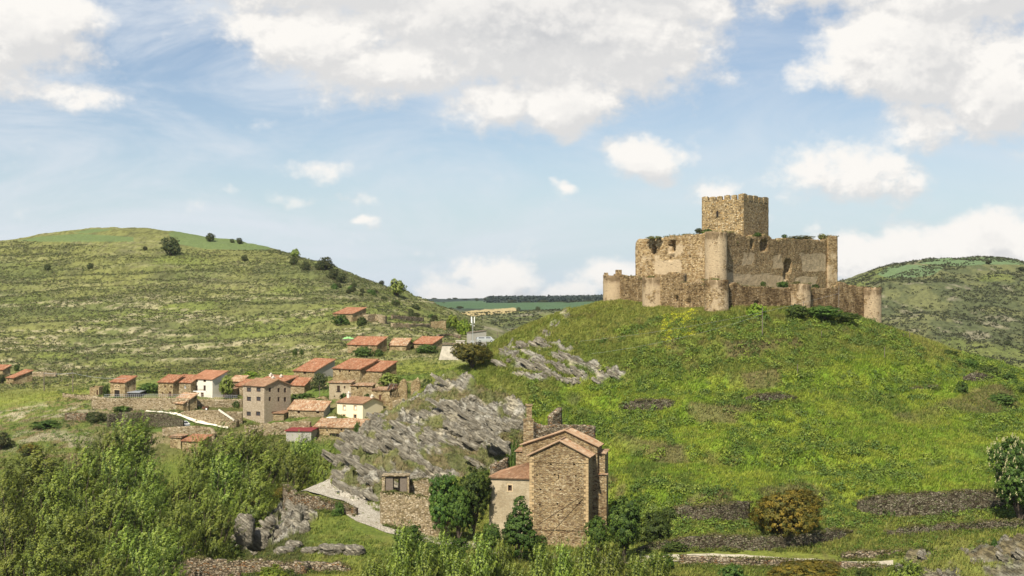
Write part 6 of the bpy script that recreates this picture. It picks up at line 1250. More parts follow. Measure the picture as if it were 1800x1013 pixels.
# village plants
VP = [('holm_dark', 'round dark tree between the village houses', 561, 326, 652, 33, 686), ('fig', 'pale leafy tree in front of the white house', 398, 324, 660, 33, 701), ('fig', 'pale fig tree on the ruin wall, left one', 655, 328, 649, 27, 668), ('fig', 'large pale fig tree filling the ruins', 685, 325, 655, 48, 684), ('fig', 'pale fig tree inside the broken gable', 713, 317.5, 672, 14, 694),
      ('bush', 'dark tree behind the tall thin pier', 752, 325, 664, 40, 702), ('bush', 'dark thicket right of the tall thin pier', 742, 318, 680, 24, 706), ('bush', 'upright dark shrub left of the garage barn', 187, 331, 675, 15, 697), ('bush', 'green hedge behind the garage barn', 262, 345, 672, 50, 690), ('holm_dark', 'leafy bush leaning on the eave of the leftmost upper barn', 655, 392, 596, 22, 608),
      ('bush', 'dense hedge in front of the leftmost upper barn', 640, 390, 608, 44, 627), ('bush', 'small hedge right of the leftmost upper barn wall', 665, 389, 613, 22, 627), ('fig', 'leafy bush between the two right upper barns', 717, 393, 592, 27, 612), ('bush', 'green hedge before the rightmost upper barn', 748, 392, 604, 44, 620), ('bush', 'hedge left of the water tank', 783, 388, 602, 20, 630),
      ('bush', 'hedge in front of the highest barn', 600, 466, 552, 36, 570), ('bush', 'hedge right of the highest barn', 636, 468, 556, 24, 572), ('lime', 'bright green thicket right of the square roofless hut', 795, 455, 551, 30, 578), ('lime', 'bright green thicket above the antenna mast', 815, 450, 558, 34, 588), ('bush', 'shrub beside the plastered ruined house', 605, 319, 690, 18, 704),
      ('bush', 'shrub against the arched stone house', 646, 319, 691, 14, 704), ('bush', 'climbing shrub on the front of the collapsing barn', 629, 299, 738, 17, 776), ('bush', 'small shrub on the roof edge of the collapsing barn', 650, 300, 741, 20, 752), ('bush', 'shrub on the rubble left of the collapsing barn', 570, 301, 740, 14, 750), ('holm_dark', 'dark ivy hanging over the curved wall', 168, 300, 722, 44, 742),
      ('bush', 'green bush on the meadow beside the retaining wall', 220, 318, 712, 50, 722), ('bush', 'bush in the green garden bed', 415, 319, 703, 18, 716), ('bush', 'bush left of the plastered house in the weeds', 560, 316, 700, 40, 716), ('bush', 'weedy bush above the low barn', 535, 322, 690, 50, 706), ('lime', 'hedge row left of the round dark village tree', 440, 352, 652, 40, 664),
      ('bush', 'shrub on the grass slope left of the upper barns', 519, 385, 612, 12, 626), ('bush', 'shrub beside the small grass slope shrub', 530, 386, 614, 9, 624), ('holm_dark', 'dark shrub at the left edge beside the barns', 3, 343, 656, 18, 676), ('bush', 'dark green patch of shrubs on the grass slope at left', 85, 300, 738, 60, 752), ('bush', 'small tree right of the two left edge barns', 29, 352, 640, 12, 652)]
for i, (k, lab, u, Y, vt, w, vb) in enumerate(VP): plant(k, {'fig': 'fig_tree', 'holm_dark': 'dark_tree', 'bush': 'shrub', 'lime': 'thicket'}[k], lab, 'tree' if k in ('fig', 'holm_dark') else 'shrub', u, Y, vt, w, vbase=vb)
# plants growing on the castle
for k, lab, u, Y, vt, w, vb in (('holm_dark', 'dark bush on the castle wall top left of the keep', 1229, 297, 400, 17, 412), ('bush', 'green bush on the castle wall at the foot of the keep', 1243, 296, 402, 24, 410.5), ('bush', 'tuft of shrubs on the castle wall under the right side of the keep', 1331, 297, 408, 18, 416), ('bush', 'round shrub on the right part of the castle wall top', 1379, 301, 411.5, 12, 418), ('straw', 'grassy tuft on the left part of the castle wall top', 1150, 300, 414.5, 40, 420), ('straw', 'grassy tuft left of the dark bush on the castle wall', 1205, 298, 410.5, 20, 414.5),
                                ('straw', 'dry grassy tufts along the right part of the castle wall top', 1410, 306, 413.5, 60, 420), ('straw', 'tall grasses beside the corner turret of the castle', 1445, 309, 410, 22, 420), ('bush', 'green bushes on the low castle terrace left of the fourth tower', 1341, 288, 494, 12, 503), ('bush', 'grassy shrubs on the terrace behind the outer wall', 1378, 289, 494, 30, 505), ('bush', 'green bush on the outer wall right of the fourth tower', 1434, 293, 499, 16, 507), ('straw', 'grass tuft crowning the fourth round tower', 1400, 286.5, 494, 20, 500),
                                ('straw', 'grass tuft crowning the second round tower', 1145, 289.5, 484, 20, 489), ('straw', 'grass tuft crowning the middle round tower', 1257, 276.5, 488.5, 24, 493.5), ('bush', 'dense green thicket below the outer wall between the last two towers', 1450, 277, 536, 80, 556), ('bush', 'green thicket at the foot of the last tower wall', 1490, 278, 548, 44, 562), ('lime', 'tall green weeds under the castle wall right of the middle tower', 1330, 275, 532, 50, 560), ('bush', 'green shrub below the fourth round tower', 1400, 276, 533, 44, 556)):
    plant(k, 'wall_shrub', lab, 'shrub', u, Y, vt, w, vbase=vb, fix=True)
# scattered hill trees
HT = [('holm_dark', 'lone spreading oak near the hilltop field', 300, 735, 413, 42), ('holm_dark', 'small round tree on the skyline right of the hilltop field', 369, 772, 408, 19), ('holm_dark', 'sparse little tree on the skyline', 421, 752, 417, 14), ('holm_dark', 'skyline tree left of the skyline clump', 408, 755, 419, 10), ('holm_dark', 'round dark tree alone on the left slope', 158, 640, 461, 14), ('holm_dark', 'small dark tree alone at the far left of the slope', 83, 640, 463, 14),
      ('holm_dark', 'tallest tree of the clump on the right shoulder of the hill', 574, 655, 449, 30), ('holm_dark', 'left tree of the clump on the hill shoulder', 562, 650, 456, 22), ('holm_dark', 'lower tree of the clump on the hill shoulder', 586, 645, 470, 24), ('holm_dark', 'lowest tree of the clump on the hill shoulder', 600, 640, 478, 22), ('holm_dark', 'round bush left of the hill shoulder clump', 537, 660, 458, 20), ('holm_dark', 'bush left of the round bush on the hill shoulder', 516, 662, 450, 18), ('fig', 'wispy tree on the skyline above the round bush', 519, 685, 437, 20),
      ('fig', 'light green tree on the skyline near the end of the hill', 698, 642, 490, 36), ('holm_dark', 'small dark tree left of the light green skyline tree', 671, 650, 492, 12), ('holm_dark', 'shrub on the slope below the hilltop field', 255, 700, 432, 10), ('holm_dark', 'shrub on the slope right of the hilltop field', 430, 690, 447, 14), ('holm_dark', 'small slope bush above the highest barn', 612, 560, 508, 10), ('holm_dark', 'second slope bush above the highest barn', 635, 555, 514, 9)]
for k, lab, u, Y, vt, w in HT:
    plant(k, 'hill_tree', lab, 'tree', u, Y, vt, w, 'trees dotted over the left hill', vbase=vt + w * .86, sink=.3)
r2 = np.random.default_rng(3)
for i in range(34):      # scrub oaks down the right flank of the hill
    t = i / 33; u = 600 + 235 * t + r2.uniform(-14, 10); Y = 620 - 120 * t + r2.uniform(-25, 15); x = (u - 900) / F * Y; vg = HZ - gz1(x, Y) / Y * F
    plant('holm_dark' if i % 3 else 'bush', 'flank_shrub', 'bushy shrub among those covering the right flank of the left hill', 'shrub', u, Y, vg - r2.uniform(6, 12), r2.uniform(10, 18), 'shrubs on the flank of the left hill', sink=.5)
for i, (u, Y, vt, w) in enumerate([(763, 3200, 523.5, 12), (790, 3100, 524, 9), (800, 3100, 523, 12), (818, 3000, 525, 14), (838, 2900, 523.5, 9), (854, 2900, 522, 9), (868, 2800, 523, 11), (880, 3000, 521, 8), (915, 3100, 519, 10), (935, 3100, 520, 14), (955, 3100, 519, 12), (975, 3100, 519.5, 12), (990, 3100, 519, 16), (1010, 3100, 520, 14), (1030, 3100, 519, 14), (1045, 3000, 518.5, 12), (1055, 3000, 518, 9), (900, 2300, 527, 18), (925, 2300, 529, 22), (955, 2200, 527, 24), (985, 2200, 529, 26), (1010, 2100, 528, 26), (1035, 2100, 527, 24), (870, 2000, 535, 8), (808, 1500, 538, 16), (911, 1250, 538, 10), (945, 1100, 538, 10), (877, 1000, 552, 7), (960, 1900, 531, 30), (1000, 1800, 531, 28), (1045, 2000, 529, 22), (835, 2200, 533, 9), (780, 1700, 538, 8), (792, 1400, 540, 9)]):
    plant('holm_dark', 'distant_tree', 'dark tree on the far ridge between the two hills', 'tree', u, Y, vt, w, 'trees on the far ridge')
for u, Y, lab in ((1738, 960, 'small dark bush on the skyline of the right hill'), (1796, 940, 'dark bush at the right edge of the hill skyline'), (1770, 700, 'larger dark shrub on the right hill above the castle slope'), (1635, 640, 'round shrub just above the castle slope on the right'), (1680, 660, 'dark shrub in the middle of the right hill slope')):
    x = (u - 900) / F * Y; plant('holm_dark', 'hill_tree', lab, 'tree', u, Y, HZ - gz1(x, Y) / Y * F - 8, 14, 'shrubs on the right hill')
# ------------------------------------------------------------------ ground cover (beyond counting)
def tcol(u, Y):
    i = np.clip(np.searchsorted(T_US, u), 0, len(T_US) - 1); j = np.clip(np.searchsorted(T_YS, Y), 0, len(T_YS) - 1); return T_COL[j, i]
def trock(u, Y):
    i = np.clip(np.searchsorted(T_US, u), 0, len(T_US) - 1); j = np.clip(np.searchsorted(T_YS, Y), 0, len(T_YS) - 1); return T_ROCK[j, i]
def visible(u, Y, v, tol=3):
    return np.ones(u.shape, bool)
def scatter(n, u0, u1, Y0, Y1, pw=1.0):
    Y = (Y0 ** 2 + (Y1 ** 2 - Y0 ** 2) * rng.random(n)) ** .5; u = rng.uniform(u0, u1, n); x = (u - 900) / F * Y; z = gz(x, Y); return u, Y, x, z, HZ - z / Y * F
BADP = [[(505, 850), (560, 835), (600, 850), (640, 885), (700, 925), (800, 985), (780, 1000), (700, 965), (620, 930), (600, 900), (520, 872)], [(1100, 962), (1300, 966), (1580, 982), (1580, 1000), (1300, 988), (1100, 980)], [(855, 842), (1070, 790), (1075, 960), (855, 955)]]
def ok(u, Y, v, rockp=True):
    m = np.ones(u.shape, bool)
    for p in BADP: m &= ~(inpoly(u, v, p) & (Y < 275))
    m &= trock(u, Y) < .35
    return m
def tufts(name, n, reg, hgt, col_fn, nb=5, spread=.16, keep=None, mat=L_GRASS, wide=.045):
    u, Y, x, z, v = scatter(n, *reg); m = ok(u, Y, v)
    if keep is not None: m &= keep(u, Y, x, v)
    u, Y, x, z, v = [q[m] for q in (u, Y, x, z, v)]; n = len(u)
    h = hgt * rng.uniform(.5, 1.3, n) * (.6 + .8 * fbm(x * .3, Y * .3, 101, 3)); c = col_fn(u, Y, x, v)
    a = rng.uniform(0, 6.283, (n, nb)); ln = rng.uniform(.15, .7, (n, nb)); tip = np.stack([np.cos(a) * ln + .25, np.sin(a) * ln, np.ones((n, nb))], -1) * (h[:, None] * rng.uniform(.6, 1.1, (n, nb)))[..., None]
    bs = np.stack([x, Y, z - .05], -1)[:, None] + np.stack([rng.normal(size=(n, nb)) * spread, rng.normal(size=(n, nb)) * spread, np.zeros((n, nb))], -1)
    w = (wide * (1 + h[:, None] * 1.2))[..., None] * np.stack([np.cos(a + 1.57), np.sin(a + 1.57), np.zeros((n, nb))], -1)
    V = np.stack([bs - w, bs + w, bs + tip], 2).reshape(-1, 3); Fc = np.arange(len(V)).reshape(-1, 3)
    cc = np.repeat(c[:, None], nb, 1) * rng.uniform(.8, 1.25, (n, nb, 1)); me = rawmesh(name, V, Fc, np.repeat(cc.reshape(-1, 3), 3, 0)); return link(name, me, None, [mat])
def gcol(u, Y, x, v):
    c = tcol(u, Y).copy(); n = len(u); k = rng.random(n)[:, None]; yl = fbm(x * .15, Y * .15, 111, 4)[:, None]
    c = c * (1.58 + .3 * (k - .5)) ; c = np.where(k > .87, c * .45 + np.array([.20, .195, .045]), c); c = np.where((k < .14), c * .5 + np.array([.03, .07, .008]), c); return c
o = tufts('hillside_grass', 200000, (840, 2200, 174, 302), .50, gcol, 5, .2); tag(o, 'long green grass covering the castle hill', 'grass', None, 'stuff')
o = tufts('meadow_grass', 26000, (380, 860, 174, 285), .40, gcol, 5, .2, keep=lambda u, Y, x, v: (v < 1020)); tag(o, 'short grass around the rock outcrop and cobbled track', 'grass', None, 'stuff')
o = tufts('slope_grass', 60000, (-40, 800, 262, 420), .42, gcol, 4, .3, keep=lambda u, Y, x, v: ~((Y > 292) & (v > 655) & (v < 760) & (u > 150) & (u < 700)) | (vnoise(x * .4, Y * .4, 5) > .6)); tag(o, 'meadow grass on the slope around the village', 'grass', None, 'stuff')
def weeds(name, n, reg, r, cols, nl, keep, size=.17, hz=.8, w=None):
    u, Y, x, z, v = scatter(n, *reg); m = ok(u, Y, v) & keep(u, Y, x, v); u, Y, x, z = [q[m] for q in (u, Y, x, z)]; n = len(u)
    rr = r * rng.uniform(.5, 1.5, n); o_ = unit(rng.normal(size=(n, nl, 3)) + np.array([0, 0, .5])); o_[..., 2] = np.abs(o_[..., 2]) * hz
    P_ = np.stack([x, Y, z], -1)[:, None] + o_ * (rr[:, None] * rng.uniform(.55, 1, (n, nl)))[..., None]; sc = pal(n, cols, w); cc = np.repeat(sc[:, None], nl, 1) * rng.uniform(.75, 1.25, (n, nl, 1))
    Nn = unit(o_ + rng.normal(size=P_.shape) * .5 + np.array([0, 0, .3])); S = (size * (.6 + rr[:, None] * .7) * rng.uniform(.7, 1.3, (n, nl))).ravel()
    return link(name, foliage_mesh(name, P_.reshape(-1, 3), Nn.reshape(-1, 3), rng.normal(size=(n * nl, 3)), S, cc.reshape(-1, 3), .65), None, [L_BROAD])
kp = lambda u, Y, x, v: (fbm(x * .11, Y * .11, 121, 4) > .47) & (v > 560 + np.clip((1150 - u), 0, 400) * .35)
WC = [(.125, .195, .024), (.180, .250, .034), (.080, .138, .022), (.225, .280, .040), (.092, .150, .030), (.145, .195, .042)]
o = weeds('hillside_weeds', 7400, (930, 2200, 198, 294), .95, WC, 70, kp, .21, .85); tag(o, 'leafy green weeds growing in patches over the castle slope', 'weeds', None, 'stuff')
o = weeds('low_weeds', 22000, (900, 2200, 190, 294), .42, WC, 16, lambda u, Y, x, v: (fbm(x * .2, Y * .2, 122, 3) > .42) & (v > 540), .20, 1.0); tag(o, 'small leafy weeds all over the castle slope', 'weeds', None, 'stuff')
kf = lambda u, Y, x, v: (fbm(x * .16, Y * .16, 131, 3) > .60)
o = weeds('yellow_flowers', 3600, (960, 2200, 198, 285), .45, [(.55, .50, .02), (.42, .42, .03)], 14, kf, .13); tag(o, 'patches of yellow flowers in the grass of the castle slope', 'flowers', None, 'stuff')
o = weeds('castle_flowers', 520, (1165, 1225, 266, 281), .42, [(.60, .55, .02), (.48, .47, .03)], 18, lambda u, Y, x, v: fbm(x * .5, Y * .5, 132, 2) > .42, .14); tag(o, 'dense yellow flower patch just below the castle wall', 'flowers', None, 'stuff')
o = weeds('poppies', 60, (1560, 1760, 197.5, 204), .10, [(.55, .03, .015)], 5, lambda u, Y, x, v: u > 0, .12); tag(o, 'red poppies in the grass strip at the right', 'flowers', None, 'stuff')
o = weeds('terrace_weeds', 2600, (1100, 1830, 184, 208), .62, [(.10, .14, .02), (.07, .12, .016), (.16, .17, .045), (.12, .18, .02)], 30, lambda u, Y, x, v: fbm(x * .3, Y * .3, 141, 3) > .44, .18); tag(o, 'mixed weeds on the terraces above the track', 'weeds', None, 'stuff')
o = weeds('outcrop_weeds', 7000, (420, 960, 186, 275), .38, [(.12, .15, .03), (.085, .12, .024), (.16, .17, .05)], 22, lambda u, Y, x, v: fbm(x * .3, Y * .3, 151, 3) > .46, .14); tag(o, 'dry low scrub around the rocks of the spur', 'scrub', None, 'stuff')
o = weeds('rock_plants', 1500, (583, 940, 222, 268), .30, [(.12, .15, .03), (.085, .12, .024), (.16, .17, .05)], 22, lambda u, Y, x, v: fbm(x * .25, Y * .25, 152, 3) > .5, .14) if False else o
sk = lambda u, Y, x, v: (u < 860 - (Y - 400) * .05) & (fbm(x * .06, Y * .11, 75, 4) + rng.random(len(u)) * .42 > .64) & ~(inpoly(u, v, [(60, 412), (160, 400), (330, 402), (500, 440), (300, 440), (60, 425)]))
o = weeds('hill_scrub', 52000, (-60, 860, 375, 790), .62, [(.080, .095, .030), (.11, .125, .038), (.060, .075, .028), (.145, .155, .045), (.12, .105, .055)], 10, sk, .40, .8); tag(o, 'low dark scrub dotted over the left hill', 'scrub', None, 'stuff')
o = weeds('village_scrub', 5200, (100, 800, 300, 400), .5, [(.075, .11, .024), (.10, .14, .03), (.055, .085, .02)], 22, lambda u, Y, x, v: fbm(x * .1, Y * .1, 161, 4) > .5, .22); tag(o, 'green scrub between the village houses', 'scrub', None, 'stuff')
o = weeds('meadow_weeds', 2500, (-40, 330, 268, 345), .45, [(.10, .165, .025), (.13, .19, .03), (.075, .125, .028)], 20, lambda u, Y, x, v: fbm(x * .12, Y * .2, 171, 3) > .5, .2); tag(o, 'tall meadow weeds left of the village', 'weeds', None, 'stuff')
o = weeds('garden_bed', 420, (352, 425, 317.5, 323), .45, [(.04, .13, .02), (.06, .16, .025), (.30, .05, .03)], 22, lambda u, Y, x, v: u > 0, .16, w=[.5, .42, .08]); tag(o, 'green garden bed with a few red flowers left of the tall stone house', 'garden bed', None, 'stuff')
rk_ = lambda u, Y, x, v: (fbm(x * .05, Y * .05, 85, 4) + rng.random(len(u)) * .3 > .62)
o = weeds('far_scrub', 16000, (1380, 1860, 480, 1050), 1.0, [(.075, .088, .040), (.10, .112, .048), (.060, .070, .034)], 12, rk_, .55); tag(o, 'dark low scrub covering the right hill', 'scrub', None, 'stuff')
o = weeds('valley_scrub', 6000, (770, 1100, 640, 1250), 1.0, [(.060, .070, .032), (.085, .090, .036), (.048, .056, .026)], 12, rk_, .6); tag(o, 'dark scrub on the low ridge between the hills', 'scrub', None, 'stuff')
o = weeds('distant_wood', 5200, (860, 1075, 2300, 3400), 7.5, [(.030, .045, .030), (.042, .060, .038), (.024, .036, .028)], 10, lambda u, Y, x, v: fbm(x * .004, Y * .003, 181, 3) + (u - 860) * .0006 > .50, .62, .8); tag(o, 'dark woodland covering the far ridge beside the castle', 'wood', None, 'stuff')
def wall_top_grass():
    Ps = []
    for o in bpy.data.objects:
        if o.parent is CASTLE and o.type == 'MESH' and o.name.split('.')[0] in ('inner_wall', 'outer_wall', 'round_tower', 'corner_turret'):
            me = o.data; V = np.empty(len(me.vertices) * 3, np.float32); me.vertices.foreach_get('co', V); V = V.reshape(-1, 3) + np.array(CASTLE.location); V = V[:len(V) // 2]
            k = np.round(V[:, 0] * 2) * 1000 + np.round(V[:, 1] * 2); 
            for q in np.unique(k):
                c = V[k == q]; tp = c[np.argmax(c[:, 2])]
                if vnoise(np.array([tp[0] * .28 + 3]), np.array([tp[1] * .28]), 19)[0] > .50:
                    for _ in range(2): Ps.append(tp + np.array([rng.uniform(-.3, .3), rng.uniform(0, .8), -.05]))
    Ps = np.array(Ps); n = len(Ps); nl = 16; o_ = unit(rng.normal(size=(n, nl, 3))); o_[..., 2] = np.abs(o_[..., 2]); rr = rng.uniform(.15, .42, n)
    c = pal(n, [(.22, .22, .07), (.14, .17, .04), (.28, .26, .11), (.09, .13, .025)]); cc = np.repeat(c[:, None], nl, 1) * rng.uniform(.75, 1.25, (n, nl, 1)); P_ = Ps[:, None] + o_ * (rr[:, None] * rng.uniform(.3, 1, (n, nl)))[..., None]
    o = link('wall_top_grass', foliage_mesh('wall_top_grass', P_.reshape(-1, 3), unit(o_ + rng.normal(size=P_.shape) * .5).reshape(-1, 3), rng.normal(size=(n * nl, 3)) + np.array([0, 0, 1.5]), rng.uniform(.12, .26, n * nl), cc.reshape(-1, 3), .4), None, [L_BROAD]); tag(o, 'dry grass growing along the tops of the castle walls', 'grass', None, 'stuff')
wall_top_grass()
# loose boulders
def boulder(name, label, u, Y, v, w, h, seed, mat=None, flat=1.0, group=None):
    """weathered block: a rounded box broken up by coarse and fine noise and cut by bedding planes"""
    n, m_ = 30, 18; Yg = yat(u, v + h * .5, Y, .04); x, y, z = px(u, Yg, v + h * .5); sw = w / F * Y / 2; sh = h / F * Y
    a = np.arange(n) / n * 2 * np.pi; t = np.arange(m_ + 1) / m_ * np.pi; A_, T_ = np.meshgrid(a, t); d = np.stack([np.cos(A_) * np.sin(T_), np.sin(A_) * np.sin(T_), np.cos(T_)], -1)
    q = np.sign(d) * np.abs(d) ** .62; ox = seed * 3.7
    k = .72 + .62 * fbm(q[..., 0] * 1.3 + ox + q[..., 2] * .9, q[..., 1] * 1.3 + ox - q[..., 2], seed, 4)
    k = k + .34 * (fbm(q[..., 0] * 5 + ox + q[..., 2] * 3, q[..., 1] * 5 - q[..., 2] * 4, seed + 3, 3) - .5); P_ = q * k[..., None] * np.array([sw, sw * flat, sh * .62]); P_[..., 2] += sh * .34; zz = P_[..., 2] * .9 + P_[..., 0] * .45; led = (zz / .55) % 1.0; P_[..., :2] *= (1 - .13 * (led[..., None] < .3)); P_ += (rngb.random(P_.shape) - .5) * .10
    idx = np.arange(n * (m_ + 1)).reshape(m_ + 1, n); j2 = np.concatenate([idx, idx[:, :1]], 1); Q = np.stack([j2[1:, :-1], j2[1:, 1:], j2[:-1, 1:], j2[:-1, :-1]], -1).reshape(-1, 4)
    o = link(name, rawmesh(name, P_.reshape(-1, 3), Q), None, [mat or ROCKM]); o.location = (x, y, z - .1); return tag(o, label, 'rock', group)
rngb = np.random.default_rng(5)
def rock_mat():
    k = NT('outcrop_rock', .95); o = k.coord('Object'); n = k.noise(o, .8, 6, .65); m1 = k.n('ShaderNodeMapping'); k.L.new(o, m1.inputs[0]); m1.inputs['Rotation'].default_value = (0, R(-31), 0); m2 = k.n('ShaderNodeMapping'); k.L.new(m1.outputs[0], m2.inputs[0]); m2.inputs['Scale'].default_value = (.45, .6, 2.6)
    cr = k.noise(m2.outputs[0], 1.5, 7, .72); c = k.mix(k.mr(n, .35, .65), (.37, .335, .26), (.21, .185, .135)); c = k.mix(k.mr(k.noise(o, 1.7, 4, .6), .55, .7, 0, .5), c, (.34, .29, .19)); c = k.mix(k.mr(cr, .50, .40, 0, .7), c, (.085, .07, .045)); k.bump(k.mth('ADD', n, k.mr(cr, .40, .55)), .9, .25); return k.col(c)
ROCKM = rock_mat()
for i, (u, Y, v, w, h, lab) in enumerate([(430, 205, 925, 34, 42, 'tall pale rock pillar at the left tip of the cliff'), (474, 207, 915, 17, 16, 'brown square boulder on the cliff brow'), (683, 207, 905, 22, 22, 'dark boulder at the left foot of the enclosure wall'), (697, 207, 912, 22, 20, 'second dark boulder at the foot of the enclosure wall'), (708, 206, 916, 16, 12, 'small boulder beside the cobbled track'),
      (760, 205, 920, 30, 12, 'flat rock slab below the pair of dark trees'), (455, 206, 945, 40, 26, 'broken grey rocks below the cliff pillar'), (500, 195, 966, 34, 12, 'flat grey slab in the grass left of the ledge'), (515, 196, 957, 30, 14, 'grey slab at the left end of the ledge'), (585, 197, 964, 46, 15, 'cracked rock ledge in the middle of the grass'), (620, 198, 965, 40, 14, 'right part of the cracked rock ledge'), (545, 196, 966, 30, 9, 'low slab in front of the ledge'),
      (524, 210, 905, 14, 38, 'thin upright rock rib below the parapet'), (536, 207, 925, 18, 22, 'grey rock at the lower end of the upright rib'), (880, 232, 782, 40, 20, 'big rounded grey rock above the church annex, left of the bell wall'), (846, 236, 765, 34, 18, 'rounded grey rock left of the big one'), (905, 240, 745, 30, 16, 'grey rock just left of the bell wall top')]):
    boulder('boulder', lab, u, Y, v, w, h, 40 + i, flat=1.0)
def ledges():
    V = []; Q = []; nV = 0
    def add(n, poly_, Y0, Y1, u0, u1, lmul, seed):
        nonlocal nV
        r = np.random.default_rng(seed); cnt = 0; tries = 0
        while cnt < n and tries < n * 60:
            tries += 1; u = r.uniform(u0, u1); Y = r.uniform(Y0, Y1); v = float(gv(u, Y)[0])
            if not inpoly(np.array([u]), np.array([v]), poly_)[0] or float(trock(np.array([u]), np.array([Y]))[0]) < .3: continue
            x = (u - 900) / F * Y
            if float(fbm(np.array([x * .16]), np.array([Y * .22]), 191 + seed, 3)[0]) < (.50 if seed < 3 else .3): continue
            cnt += 1; L = r.choice([1.2, 1.8, 2.4, 3.4, 5.5], p=[.25, .3, .2, .15, .1]) * r.uniform(.8, 1.2) * lmul; th = r.uniform(.18, .55) * lmul ** .5; dp = r.uniform(.7, 1.8)
            c = np.array([x, Y, gz1(x, Y)]); a = np.array([.86, -.10 + r.uniform(-.15, .15), -.50 + r.uniform(-.10, .10)]); a /= np.linalg.norm(a)
            b = np.array([.10, .92, .34]); b = b - a * b.dot(a); b /= np.linalg.norm(b); nn = np.cross(a, b); nn = nn if nn[2] > 0 else -nn
            K = 7; rows = []
            for k in range(K + 1):
                t = k / K - .5; w = (1 - abs(2 * t) ** 3) * .7 + .3; p = c + a * t * L + nn * r.uniform(-.06, .06); q = r.uniform(-.12, .12, (4, 3))
                rows.append([p - b * dp * .5 * w - nn * th * .9 + q[0] * .8, p - b * dp * .5 * w * r.uniform(.8, 1.1) + nn * th * .38 * w + q[1] * .8, p + b * dp * .5 * w + nn * th * .32 * w + q[2] * .8, p + b * dp * .5 * w - nn * th * .9])
            for k in range(K):
                for e in range(4): V.extend([rows[k][e], rows[k + 1][e], rows[k + 1][(e + 1) % 4], rows[k][(e + 1) % 4]]); Q.append([nV, nV + 1, nV + 2, nV + 3]); nV += 4
            for rr_ in (rows[0][::-1], rows[-1]): V.extend(rr_); Q.append([nV, nV + 1, nV + 2, nV + 3]); nV += 4
    add(270, OUT1, 215, 268, 583, 940, 1.15, 1); add(120, OUT2, 244, 308, 872, 1100, .85, 2); add(90, OUT3, 190, 236, 410, 552, .7, 3); add(30, OUT4, 176, 194, 1560, 1800, .8, 4)
    return V, Q
LV, LQ = ledges()
o = link('rock_ledges', rawmesh('rock_ledges', LV, LQ), None, [ROCKM]); tag(o, 'tilted grey rock layers breaking out of the slopes', 'rock', None, 'stuff')
# strata slabs leaning on the outcrop
def slab(label, u0, v0, u1, v1, Y, th, dp):
    a = px(u0, Y, v0); b = px(u1, Y - 3, v1); mb = MB(); n = 12; d = b - a; up = np.array([.12, .0, 1.0]) * th / F * Y; bk = np.array([0, dp, dp * .35]); r = random.Random(int(u0 * 7 + v0))
    P4 = []
    for k in range(n + 1):
        p = a + d * k / n + np.array([0, r.uniform(-.25, .25), r.uniform(-.25, .25)]); w = math.sin(math.pi * (k + .6) / (n + 1.2)) ** .35 * r.uniform(.75, 1.1); P4.append([p - up * .6 - a, p + up * w * .5 - a, p + up * w * .5 + bk * w - a, p - up + bk - a])
    for p, q in zip(P4[:-1], P4[1:]):
        for i in range(4): mb.face([p[i], q[i], q[(i + 1) % 4], p[(i + 1) % 4]])
    mb.face(P4[0][::-1]); mb.face(P4[-1]); o = mb.build('rock_slab', ROCKM); o.location = a; tag(o, label, 'rock', 'tilted rock slabs of the outcrop')
for i, s in enumerate([(783, 672, 838, 694, 262, 5, 2.5, 'uppermost tilted slab at the grassy top of the outcrop'), (806, 670, 858, 690, 263, 4, 2, 'slab tucked behind the uppermost one'), (840, 692, 915, 706, 258, 5, 2.5, 'long slab reaching the right end of the outcrop top'), (748, 716, 812, 752, 252, 6, 2.5, 'steep slab across the upper middle of the outcrop'), (778, 745, 825, 772, 244, 6, 2.5, 'steep slab in the centre of the outcrop'),
      (735, 728, 800, 775, 247, 5, 2, 'long diagonal slab left of the central one'), (660, 745, 700, 760, 247, 6, 2.5, 'pale slab on the left brow of the outcrop'), (640, 775, 700, 805, 240, 6, 2.5, 'slab low on the left face'), (700, 790, 760, 825, 236, 6, 2.5, 'slab low in the middle of the face'), (600, 800, 650, 835, 236, 6, 2.5, 'slab on the leftmost nose of the rock'), (845, 760, 900, 800, 236, 6, 2.5, 'slab beside the rounded rocks'), (820, 715, 880, 740, 250, 5, 2, 'slab on the right side of the outcrop, mid height')]):
    slab(s[7], *s[:7])

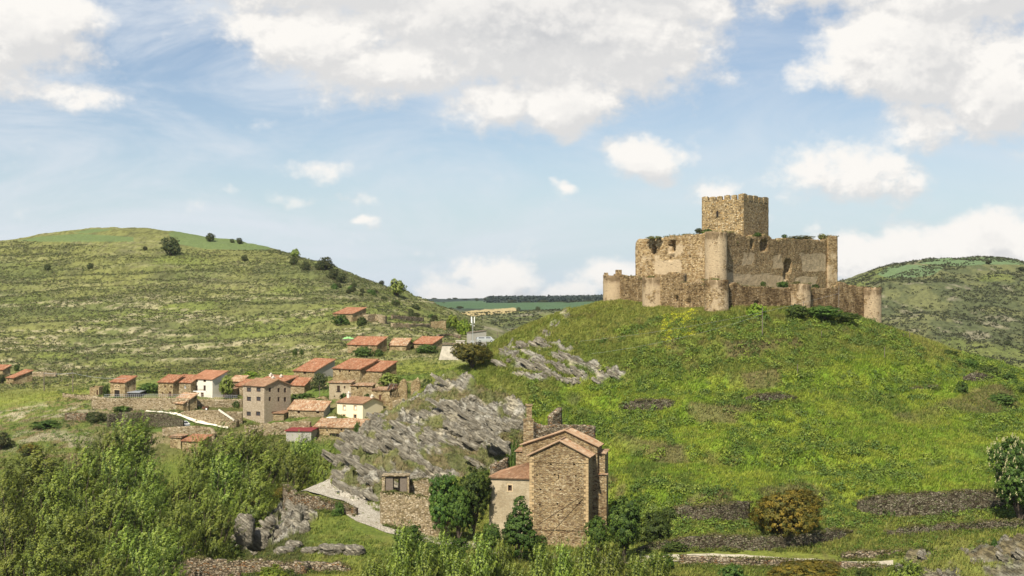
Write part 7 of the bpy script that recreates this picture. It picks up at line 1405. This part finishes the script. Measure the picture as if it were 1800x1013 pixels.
def bank_weeds():
    Ps = []; Cs = []
    for o in [o for o in bpy.data.objects if o.get('category') == 'wall' and o.name.startswith(('terrace_wall', 'track_wall', 'track_parapet', 'enclosure', 'ruined_enclosure', 'field_wall'))]:
        me = o.data; V = np.empty(len(me.vertices) * 3, np.float32); me.vertices.foreach_get('co', V); V = V.reshape(-1, 3) + np.array(o.location); V = V[:len(V) // 2]
        x0, x1 = V[:, 0].min(), V[:, 0].max(); n = int((x1 - x0) * (4.5 if V[0, 1] < 260 else 1.2))
        for k in range(n):
            x = rng.uniform(x0, x1); c = V[np.abs(V[:, 0] - x) < .35]
            if not len(c): continue
            tp = c[np.argmax(c[:, 2])]; m = vnoise(np.array([x * .35]), np.array([tp[1]]), 9)[0]
            if m > .25: Ps.append(tp + np.array([0, .25, -.05])); Cs.append(0)
            if m < .62: g = gz1(x, tp[1] - .5); Ps.append(np.array([x, tp[1] - rng.uniform(.3, 1.0), g])); Cs.append(1)
    Ps = np.array(Ps); Cs = np.array(Cs); n = len(Ps); nl = 34; o_ = unit(rng.normal(size=(n, nl, 3)) + np.array([0, -.2, .2])); rr = rng.uniform(.25, .75, n) * (1 + .3 * (Cs == 1)); o_[..., 2] = np.where(Cs[:, None] == 1, np.abs(o_[..., 2]), o_[..., 2] * .8)
    P_ = Ps[:, None] + o_ * (rr[:, None] * rng.uniform(.3, 1, (n, nl)))[..., None] * np.array([1.3, .8, .8]); top = pal(n, [(.20, .20, .055), (.15, .175, .04), (.26, .24, .09), (.11, .15, .03)]); bot = pal(n, [(.08, .13, .02), (.13, .185, .03), (.06, .10, .018), (.17, .20, .04)])
    c = np.where(Cs[:, None] == 0, top, bot); cc = np.repeat(c[:, None], nl, 1) * rng.uniform(.75, 1.25, (n, nl, 1))
    o = link('bank_weeds', foliage_mesh('bank_weeds', P_.reshape(-1, 3), unit(o_ + rng.normal(size=P_.shape) * .5).reshape(-1, 3), rng.normal(size=(n * nl, 3)), rng.uniform(.14, .28, n * nl), cc.reshape(-1, 3), .6), None, [L_BROAD]); tag(o, 'dry grass and weeds overhanging the dry stone walls', 'weeds', None, 'stuff')
bank_weeds()
# ------------------------------------------------------------------ the air between the near ground and the far ridge
def haze():
    zmin = float(T_Z.min()) - 1.0; zmax = float(T_Z.max()) + 14.0; X = 2600 / F * T_YS[-1] * 1.02; y0 = -20.0; y1 = T_YS[-1] + 20
    m = MB(); m.box((-X, y0, zmin), (2 * X, 0, 0), (0, y1 - y0, 0), (0, 0, zmax - zmin)); k = NT('haze'); nt = k.t
    v = k.n('ShaderNodeVolumePrincipled'); v.inputs['Color'].default_value = (.80, .88, 1.0, 1); v.inputs['Density'].default_value = HAZE_D; v.inputs['Anisotropy'].default_value = .2
    out = k.N['Material Output']; nt.nodes.remove(k.b); nt.links.new(v.outputs[0], out.inputs['Volume'])
    o = m.build('haze', k.m); o['kind'] = 'stuff'; o['label'] = 'faint bluish haze in the air over the valley and far hills'; o['category'] = 'haze'
HAZE_D = .000035
haze()
# everything a category was given to is a thing unless said otherwise
for o in bpy.data.objects:
    if o.parent is None and o.get('category') and not o.get('kind'): o['kind'] = 'thing'
